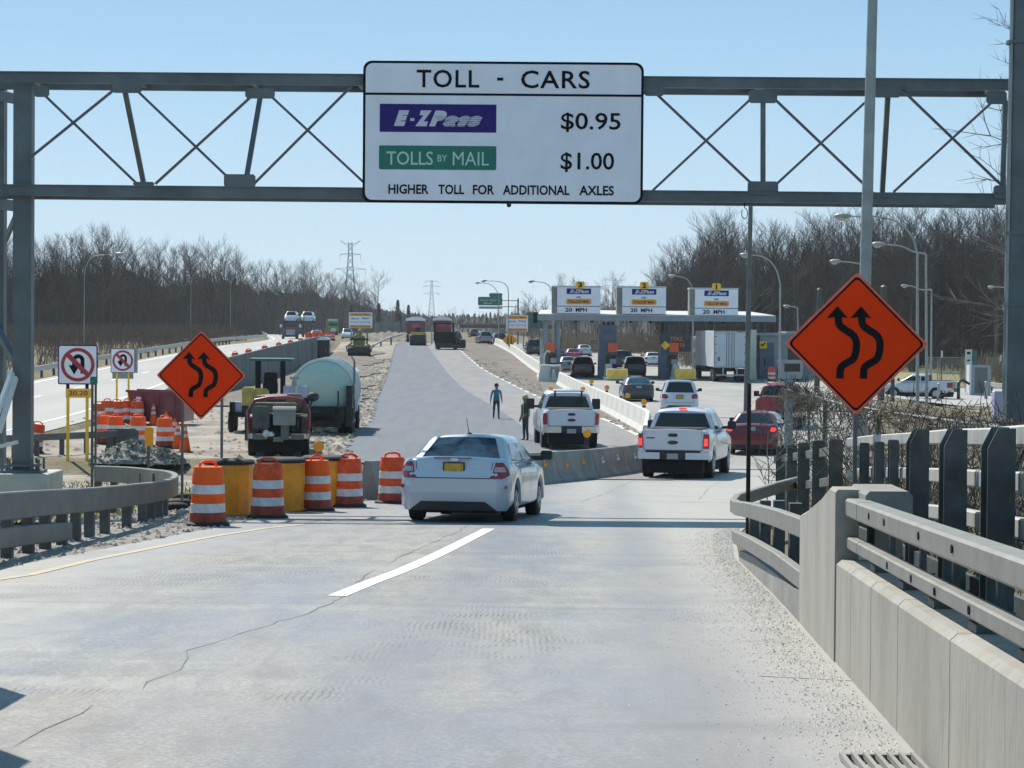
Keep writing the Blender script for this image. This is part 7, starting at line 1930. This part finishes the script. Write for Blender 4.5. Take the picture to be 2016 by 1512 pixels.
for i in range(n):
    u = -60+ (745+60)*(i+rng.uniform(-.4, .4))/n; d = interp(ldep, u)*rng.uniform(.93, 1.12)
    if -60 < u < 745:
        p = onx(u, d); vt = interp(ltop, u)+rng.uniform(-5, 14); h = pt(u, vt, d).z-p.z
        place_tree(p, h, i, 'bare grey tree at the front of the woods left of the carriageway', 'trees of the left woods')
rtop = [(1285, 560), (1300, 520), (1330, 500), (1370, 480), (1395, 452), (1430, 448), (1470, 470), (1500, 468), (1560, 470), (1600, 455), (1640, 455), (1700, 448), (1760, 440), (1820, 445), (1880, 440), (1950, 445), (2016, 425), (2080, 430)]
rdep = [(1285, 330), (1500, 300), (1700, 285), (2080, 262)]
n = 72
for i in range(n):
    u = 1290+(2070-1290)*(i+rng.uniform(-.4, .4))/n; d = interp(rdep, u)*rng.uniform(.95, 1.15)
    p = onx(u, d); vt = interp(rtop, u)+rng.uniform(-5, 16); h = pt(u, vt, d).z-p.z
    place_tree(p, h, i+3, 'bare grey tree at the front of the woods behind the side road', 'trees of the right woods')
# the mass of woods behind: dense uncountable stems and brush
def woods(name, label, spots, seed):
    rg = random.Random(seed); base = [gen_tree(rg, 14, nprim=13, spread=.27, start=.14, rt=.13, depth=2, upness=.9, twk=1.8) for _ in range(5)]
    g = MB()
    for (p, h, k) in spots:
        tr, cr = base[rg.randrange(5)]; s_ = h/14; ca, sa = math.cos(k), math.sin(k)
        f = lambda q_: Vector((p.x+(q_.x*ca-q_.y*sa)*s_, p.y+(q_.x*sa+q_.y*ca)*s_, p.z+q_.z*s_))
        segs_to(g, [(f(a), f(b), r0*s_*1.2, r1*s_*1.2) for a, b, r0, r1 in tr+cr], 3)
    tag(g.build(name, M['twig']), label, 'woods', kind='stuff')
def spots(u0, u1, tops, deps, n, rg, dk=(1.1, 1.6), drop=(10, 60)):
    out = []
    for i in range(n):
        u = rg.uniform(u0, u1); d = interp(deps, u)*rg.uniform(*dk); p = onx(u, d); vt = interp(tops, u)+rg.uniform(*drop); h = pt(u, vt, d).z-p.z
        out.append((p, max(h, 3), rg.random()*6.28))
    return out
rg = random.Random(5)
woods('woodland', 'dense leafless woods filling the background left of the carriageway', spots(-120, 750, ltop, ldep, 460, rg, (1.02, 1.5), (22, 70))+spots(-120, 740, ltop, ldep, 420, rg, (.99, 1.25), (45, 130)), 1)
woods('woodland', 'dense leafless woods filling the background behind the toll plaza on the right', spots(1300, 2100, rtop, rdep, 480, rg, (1.02, 1.5), (16, 60))+spots(1290, 2100, rtop, rdep, 420, rg, (.99, 1.25), (55, 170)), 2)
ctop = [(700, 560), (745, 600), (800, 600), (850, 612), (900, 608), (950, 618), (1010, 606), (1060, 590), (1100, 585), (1200, 580), (1290, 560)]
cdep = [(700, 800), (850, 1000), (1300, 700)]
woods('far_woods', 'low hazy line of leafless woods at the vanishing point of the road', spots(700, 1300, ctop, cdep, 260, rg, (.9, 1.4), (-4, 30)), 3)
# dark backing slope of leaf litter and undergrowth inside both woods (solid thicket mounds)
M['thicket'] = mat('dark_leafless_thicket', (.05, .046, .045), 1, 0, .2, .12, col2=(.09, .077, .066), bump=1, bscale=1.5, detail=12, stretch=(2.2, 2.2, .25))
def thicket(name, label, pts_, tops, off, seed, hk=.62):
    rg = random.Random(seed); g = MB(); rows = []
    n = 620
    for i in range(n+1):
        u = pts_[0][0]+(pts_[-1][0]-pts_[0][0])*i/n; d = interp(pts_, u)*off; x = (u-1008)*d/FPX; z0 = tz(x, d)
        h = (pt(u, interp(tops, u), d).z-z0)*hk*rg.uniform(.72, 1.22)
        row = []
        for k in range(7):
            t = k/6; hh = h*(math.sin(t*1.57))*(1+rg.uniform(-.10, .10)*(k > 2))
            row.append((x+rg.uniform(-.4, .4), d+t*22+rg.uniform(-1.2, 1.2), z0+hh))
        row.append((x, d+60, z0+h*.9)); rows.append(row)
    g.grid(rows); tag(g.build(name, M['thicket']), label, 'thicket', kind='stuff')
thicket('undergrowth', 'dark undergrowth between the trunks of the left woods', ldep, ltop, 1.2, 1, .55)
thicket('undergrowth', 'dark undergrowth between the trunks of the right woods', [(1292, 330), (1500, 300), (1700, 285), (2080, 262)], rtop, 1.16, 2, .62)
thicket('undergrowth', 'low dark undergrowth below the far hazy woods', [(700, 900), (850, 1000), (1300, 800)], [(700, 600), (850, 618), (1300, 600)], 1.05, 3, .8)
# roadside scrub in front of the woods, both sides
def scrub(name, label, spots_, m, seed, hh=(.8, 2.2), nper=16):
    rg = random.Random(seed); g = MB()
    for x, d in spots_:
        z = tz(x, d)
        for k in range(nper):
            a_ = rg.random()*6.28; h = rg.uniform(*hh); q = Vector((x+rg.gauss(0, .5), d+rg.gauss(0, .5), z)); dr = Vector((math.cos(a_)*.35, math.sin(a_)*.35, 1)).normalized()
            for s_ in range(3):
                q2 = q+(dr+Vector((rg.gauss(0, .2), rg.gauss(0, .2), 0)))*h/3; segs_to(g, [(q, q2, .022, .016)], 3); q = q2
    tag(g.build(name, m), label, 'brush', kind='stuff')
rg = random.Random(9)
scrub('brush', 'reddish brown dry brush along the far edge of the left carriageway', [(E(d)-rg.uniform(12, 40), d) for d in [rg.uniform(110, 330) for _ in range(700)]], mat('reddish_dry_brush', (.20, .135, .105), .95, 0, .2, 1), 4, (.8, 2.4), 12)
scrub('brush', 'tan dry brush between the toll plaza and the right woods', [((u-1008)*d/FPX, d) for u, d in [(rg.uniform(1060, 1345), rg.uniform(330, 400)) for _ in range(300)]+[(rg.uniform(1345, 1500), rg.uniform(240, 300)) for _ in range(160)]+[(rg.uniform(1900, 2060), rg.uniform(215, 255)) for _ in range(60)]], mat('tan_dry_brush', (.26, .20, .14), .95, 0, .2, 1), 5, (1.0, 3.2), 14)
# single nearer trees
tr, cr = gen_tree(random.Random(44), 15, nprim=22, spread=.34, start=.2, rt=.2, depth=3, upness=.25)
p = Vector((20.3, 90, tz(20.3, 90)))
r_ = thing('bare_tree', 'nearer bare tree whose twigs reach in from behind the dark right column', 'tree', p); g = MB(); segs_to(g, tr, 6); g.build('trunk', M['bark'], r_); g = MB(); segs_to(g, cr, 3); g.build('crown', M['barklt'], r_)
for i, (u, d, vt, lab) in enumerate(((1105, 330, 556, 'thin bare tree rising behind lane sign three'), (1135, 360, 560, 'thin bare tree between lane signs three and two, left one'), (1205, 380, 556, 'pale bare tree rising between lane signs three and two, right one'), (735, 600, 545, 'bare tree standing free at the right end of the left woods'), (706, 560, 560, 'bare tree beneath the large pylon'), (1040, 500, 585, 'small bare tree left of the toll canopy'))):
    p = onx(u, d); place_tree(p, pt(u, vt, d).z-p.z, i+2, lab, None, 1.1)
# evergreens
M['fir'] = mat('dark_evergreen_needles', (.018, .035, .028), .9, 0, .2, 2)
def fir(p, h, label):
    rg = random.Random(int(p.x*10)); r_ = thing('evergreen_tree', label, 'tree', p)
    g = MB(); g.cyl((0, 0, 0), (0, 0, h*.95), h*.02, .03, n=6); g.build('trunk', M['bark'], r_)
    g = MB()
    for i in range(900):
        t = rg.random()**.8; z = h*(.08+.92*t); rr = h*.2*(1-t)+.1; a_ = rg.random()*6.28; k = rg.uniform(.3, 1); s_ = h*.03
        c = Vector((rr*k*math.cos(a_), rr*k*math.sin(a_), z-k*rr*.35)); d_ = Vector((math.cos(a_), math.sin(a_), -.4))*s_*1.4; x = Vector((-math.sin(a_), math.cos(a_), .1))*s_*.6
        g.add([c-d_*.3, c+x, c+d_, c-x+Vector((0, 0, s_*.3))], [(0, 1, 2, 3)])
    g.build('crown', M['fir'], r_)
for u, d, vt, lab in ((745, 560, 597, 'broad dark evergreen just right of the left information board'), (782, 640, 590, 'dark pointed evergreen above the road, left of the smaller one'), (803, 640, 600, 'smaller dark pointed evergreen behind the red dump trucks'), (690, 500, 600, 'dark evergreen below the large pylon')):
    p = onx(u, d); fir(p, pt(u, vt, d).z-p.z, lab)

# ------------------------------------------------------------------ pylons, overpass
M['pylon'] = mat('grey_lattice_steel', (.25, .29, .33), .5, .2, 0)
def pylon(u, vt, d, arms, wd, label):
    base = onx(u, d); top = pt(u, vt, d).z; h = top-base.z; r_ = thing('pylon', label, 'pylon', base)
    def w_(z): return wd*(.16+.84*(1-z/h)**1.6)
    g = MB(); t = h*.0034; N = 12; zs = [h*(1-(1-i/N)**1.25) for i in range(N+1)]
    for sx in (-1, 1):
        for sy in (-1, 1):
            for a, b in zip(zs, zs[1:]): g.beam((sx*w_(a), sy*w_(a), a), (sx*w_(b), sy*w_(b), b), t*1.6, t*1.6)
    g.build('mast', M['pylon'], r_)
    g = MB()
    for a, b in zip(zs, zs[1:]):
        for s in (-1, 1):
            g.beam((-w_(a), s*w_(a), a), (w_(b), s*w_(b), b), t, t); g.beam((w_(a), s*w_(a), a), (-w_(b), s*w_(b), b), t, t)
    g.build('bracing', M['pylon'], r_)
    for k, half, drop in arms:
        z = h*k; g = MB()
        for s in (-1, 1):
            g.beam((0, 0, z+half*.12), (s*half, 0, z), t*1.3, t*1.3); g.beam((0, 0, z-half*.08), (s*half, 0, z), t, t); g.beam((s*half, 0, z), (s*half, 0, z-drop), t, t)
        g.build('arm', M['pylon'], r_)
    if wd > 3:
        g = MB()
        for s in (-1, 1): g.beam((s*w_(h)*1, 0, h*.97), (s*4.2, 0, h*1.02), t*1.2, t*1.2); g.beam((s*4.2, 0, h*1.02), (0, 0, h*.93), t, t)
        g.build('top_horns', M['pylon'], r_)
pylon(688, 477, 1000, ((.70, 6.3, 3), (.865, 4.2, 2.4)), 4.2, 'large lattice power pylon rising above the left woods')
pylon(848.5, 552, 1500, ((.74, 5.0, 1.6), (.88, 5.4, 1.6), (.98, 4.2, 1.2)), 3.0, 'smaller distant pylon above the road vanishing point')
pylon(1208, 549, 1500, ((.86, 9, 2), (.98, 7, 1.5)), 3.0, 'faint distant pylon behind the toll canopy signs')
r_ = thing('overpass', 'dark far road overpass crossing behind the green overhead sign', 'bridge')
a, b = pt(905, 641, 760), pt(1105, 645, 760)
g = MB(); g.box(((a.x+b.x)/2, 765, (a.z+b.z)/2), (b.x-a.x, 10, 1.0)); g.build('girder', M['under'], r_)
g = MB(); g.box(((a.x+b.x)/2, 760, (a.z+b.z)/2+.8), (b.x-a.x, .3, .5)); g.build('parapet', M['galv_dk'], r_)
for u in (925, 990, 1050, 1095): p = pt(u, 648, 765); g = MB(); zb = tz(p.x, 765); g.box((p.x, 765, (zb+p.z)/2), (1.2, 8, p.z-zb)); g.build('pier', M['barrier'], r_)
r_ = thing('board_fence', 'grey board fence behind the left information board', 'fence')
for k in range(26):
    u = 738+k*1.9; p = onx(u, 430); g = MB(); z1 = pt(u, 634, 430).z
    g.box((p.x, 430, (z1+p.z)/2), (.155, .06, z1-p.z)); g.build('board', M['barrier'], r_)
r_ = thing('earth_bank', 'dark low soil bank beyond the khaki compactor', 'soil bank')
g = MB(); rows = []
for k in range(30):
    u = 722+k*3; rows.append([(onx(u, 370+q*5).x, 370+q*5, onx(u, 370+q*5).z+1.35*math.sin(q*.785)*(1-.3*abs(k-15)/15)+.12*math.sin(k*1.3+q)) for q in range(5)])
g.grid(rows); g.build('bank', M['mud'], r_, smooth='all')
# wooden handrail fence beside the asphalt's far left edge
r_ = thing('rail_fence', 'pale sagging rail on posts between the compactor and the roller', 'fence')
pts_ = [pt(735, 680, 285), pt(750, 672, 292), pt(770, 664, 300), (pt(792, 658, 310))]
g = MB(); g.tube(pts_, .12, 6); g.build('rail', M['galv'], r_)
for p in pts_[:3]: g = MB(); zb = tz(p.x, p.y); g.cyl((p.x, p.y, zb), (p.x, p.y, p.z), .10, n=6); g.build('post', M['darkpost'], r_)

# ------------------------------------------------------------------ vines over the fence by the bridge
rg = random.Random(77)
g = MB()
for k in range(1500):
    d = rg.uniform(12, 41.5); x = fx(d)+rg.gauss(0, .12); z = fz(d)-rg.random()**1.5*1.7+.03
    q = Vector((x, d, z)); dr = Vector((rg.gauss(0, .3), rg.gauss(0, 1), rg.gauss(0, .55))).normalized(); r0 = rg.uniform(.003, .008)
    pts_ = [q.copy()]
    for s_ in range(rg.randint(4, 9)):
        dr = (dr+Vector((rg.gauss(0, .25), rg.gauss(0, .4), rg.gauss(0, .45)))).normalized(); q = q+dr*rg.uniform(.09, .2)
        if q.z > fz(min(max(q.y, 11), 44))+.14: q.z = fz(min(max(q.y, 11), 44))+rg.uniform(-.1, .12)
        pts_.append(q.copy())
    segs_to(g, [(a, b, r0, r0*.8) for a, b in zip(pts_, pts_[1:])], 3)
tag(g.build('vine_tangle', M['vine']), 'dry tan vines woven through the chain link fence', 'vines', kind='stuff')
g = MB()
for k in range(900):
    d = rg.uniform(12, 41.8); x = fx(d)+rg.gauss(0, .10); z = fz(d)-abs(rg.gauss(0, .09))+.05
    q = Vector((x, d, z)); dr = Vector((rg.gauss(0, .3), rg.gauss(0, 1), rg.gauss(0, .2))).normalized(); pts_ = [q.copy()]
    for s_ in range(4): dr = (dr+Vector((rg.gauss(0, .2), rg.gauss(0, .3), rg.gauss(0, .3)))).normalized(); q = q+dr*rg.uniform(.08, .16); pts_.append(q.copy())
    segs_to(g, [(a, b, .006, .004) for a, b in zip(pts_, pts_[1:])], 3)
for k in range(700):
    d = rg.uniform(16, 58); x = W(min(d, 44))+1.6+abs(rg.gauss(1.2, 1.2)); z = max(tz(x, d), 0); h = rg.uniform(.8, 2.2)
    q = Vector((x, d, z)); dr = Vector((rg.gauss(0, .3), rg.gauss(0, .3), 1)).normalized(); pts_ = [q.copy()]
    for s_ in range(5): dr = (dr+Vector((rg.gauss(0, .3), rg.gauss(0, .3), rg.gauss(0, .1)))).normalized(); q = q+dr*h/5; pts_.append(q.copy())
    segs_to(g, [(a, b, .009, .005) for a, b in zip(pts_, pts_[1:])], 3)
tag(g.build('dark_brush', M['twig']), 'dark tangled brush beneath and along the top of the chain link fence', 'brush', kind='stuff')
# sapling by the guardrail curl
p = at(1512, 985); r_ = thing('sapling', 'tiny bare sapling beside the rusty channel post', 'sapling', pt(1513, 985, 38)); 
tr, cr = gen_tree(random.Random(4), 1.1, nprim=5, spread=.4, start=.3, rt=.012, depth=2, twk=.4)
g = MB(); segs_to(g, [(a, b, .010, .008) for a, b, _, _ in tr], 4); g.build('stem', M['barklt'], r_); g = MB(); segs_to(g, [(a, b, .006, .004) for a, b, _, _ in cr], 3); g.build('twigs', M['barklt'], r_)
# ------------------------------------------------------------------ air
hz = bpy.data.materials.new('thin_spring_haze'); hz.use_nodes = True
nt = hz.node_tree; nt.nodes.clear(); out = nt.nodes.new('ShaderNodeOutputMaterial'); pv = nt.nodes.new('ShaderNodeVolumePrincipled')
pv.inputs['Color'].default_value = (.90, .95, 1.0, 1); pv.inputs['Density'].default_value = .00012; pv.inputs['Anisotropy'].default_value = .2
nt.links.new(pv.outputs[0], out.inputs['Volume'])
g = MB(); g.box((0, 2050, 30), (5400, 4400, 70)); h_ = g.build('haze', hz); tag(h_, kind='stuff'); h_['label'] = 'thin pale haze softening the far woods and pylons'
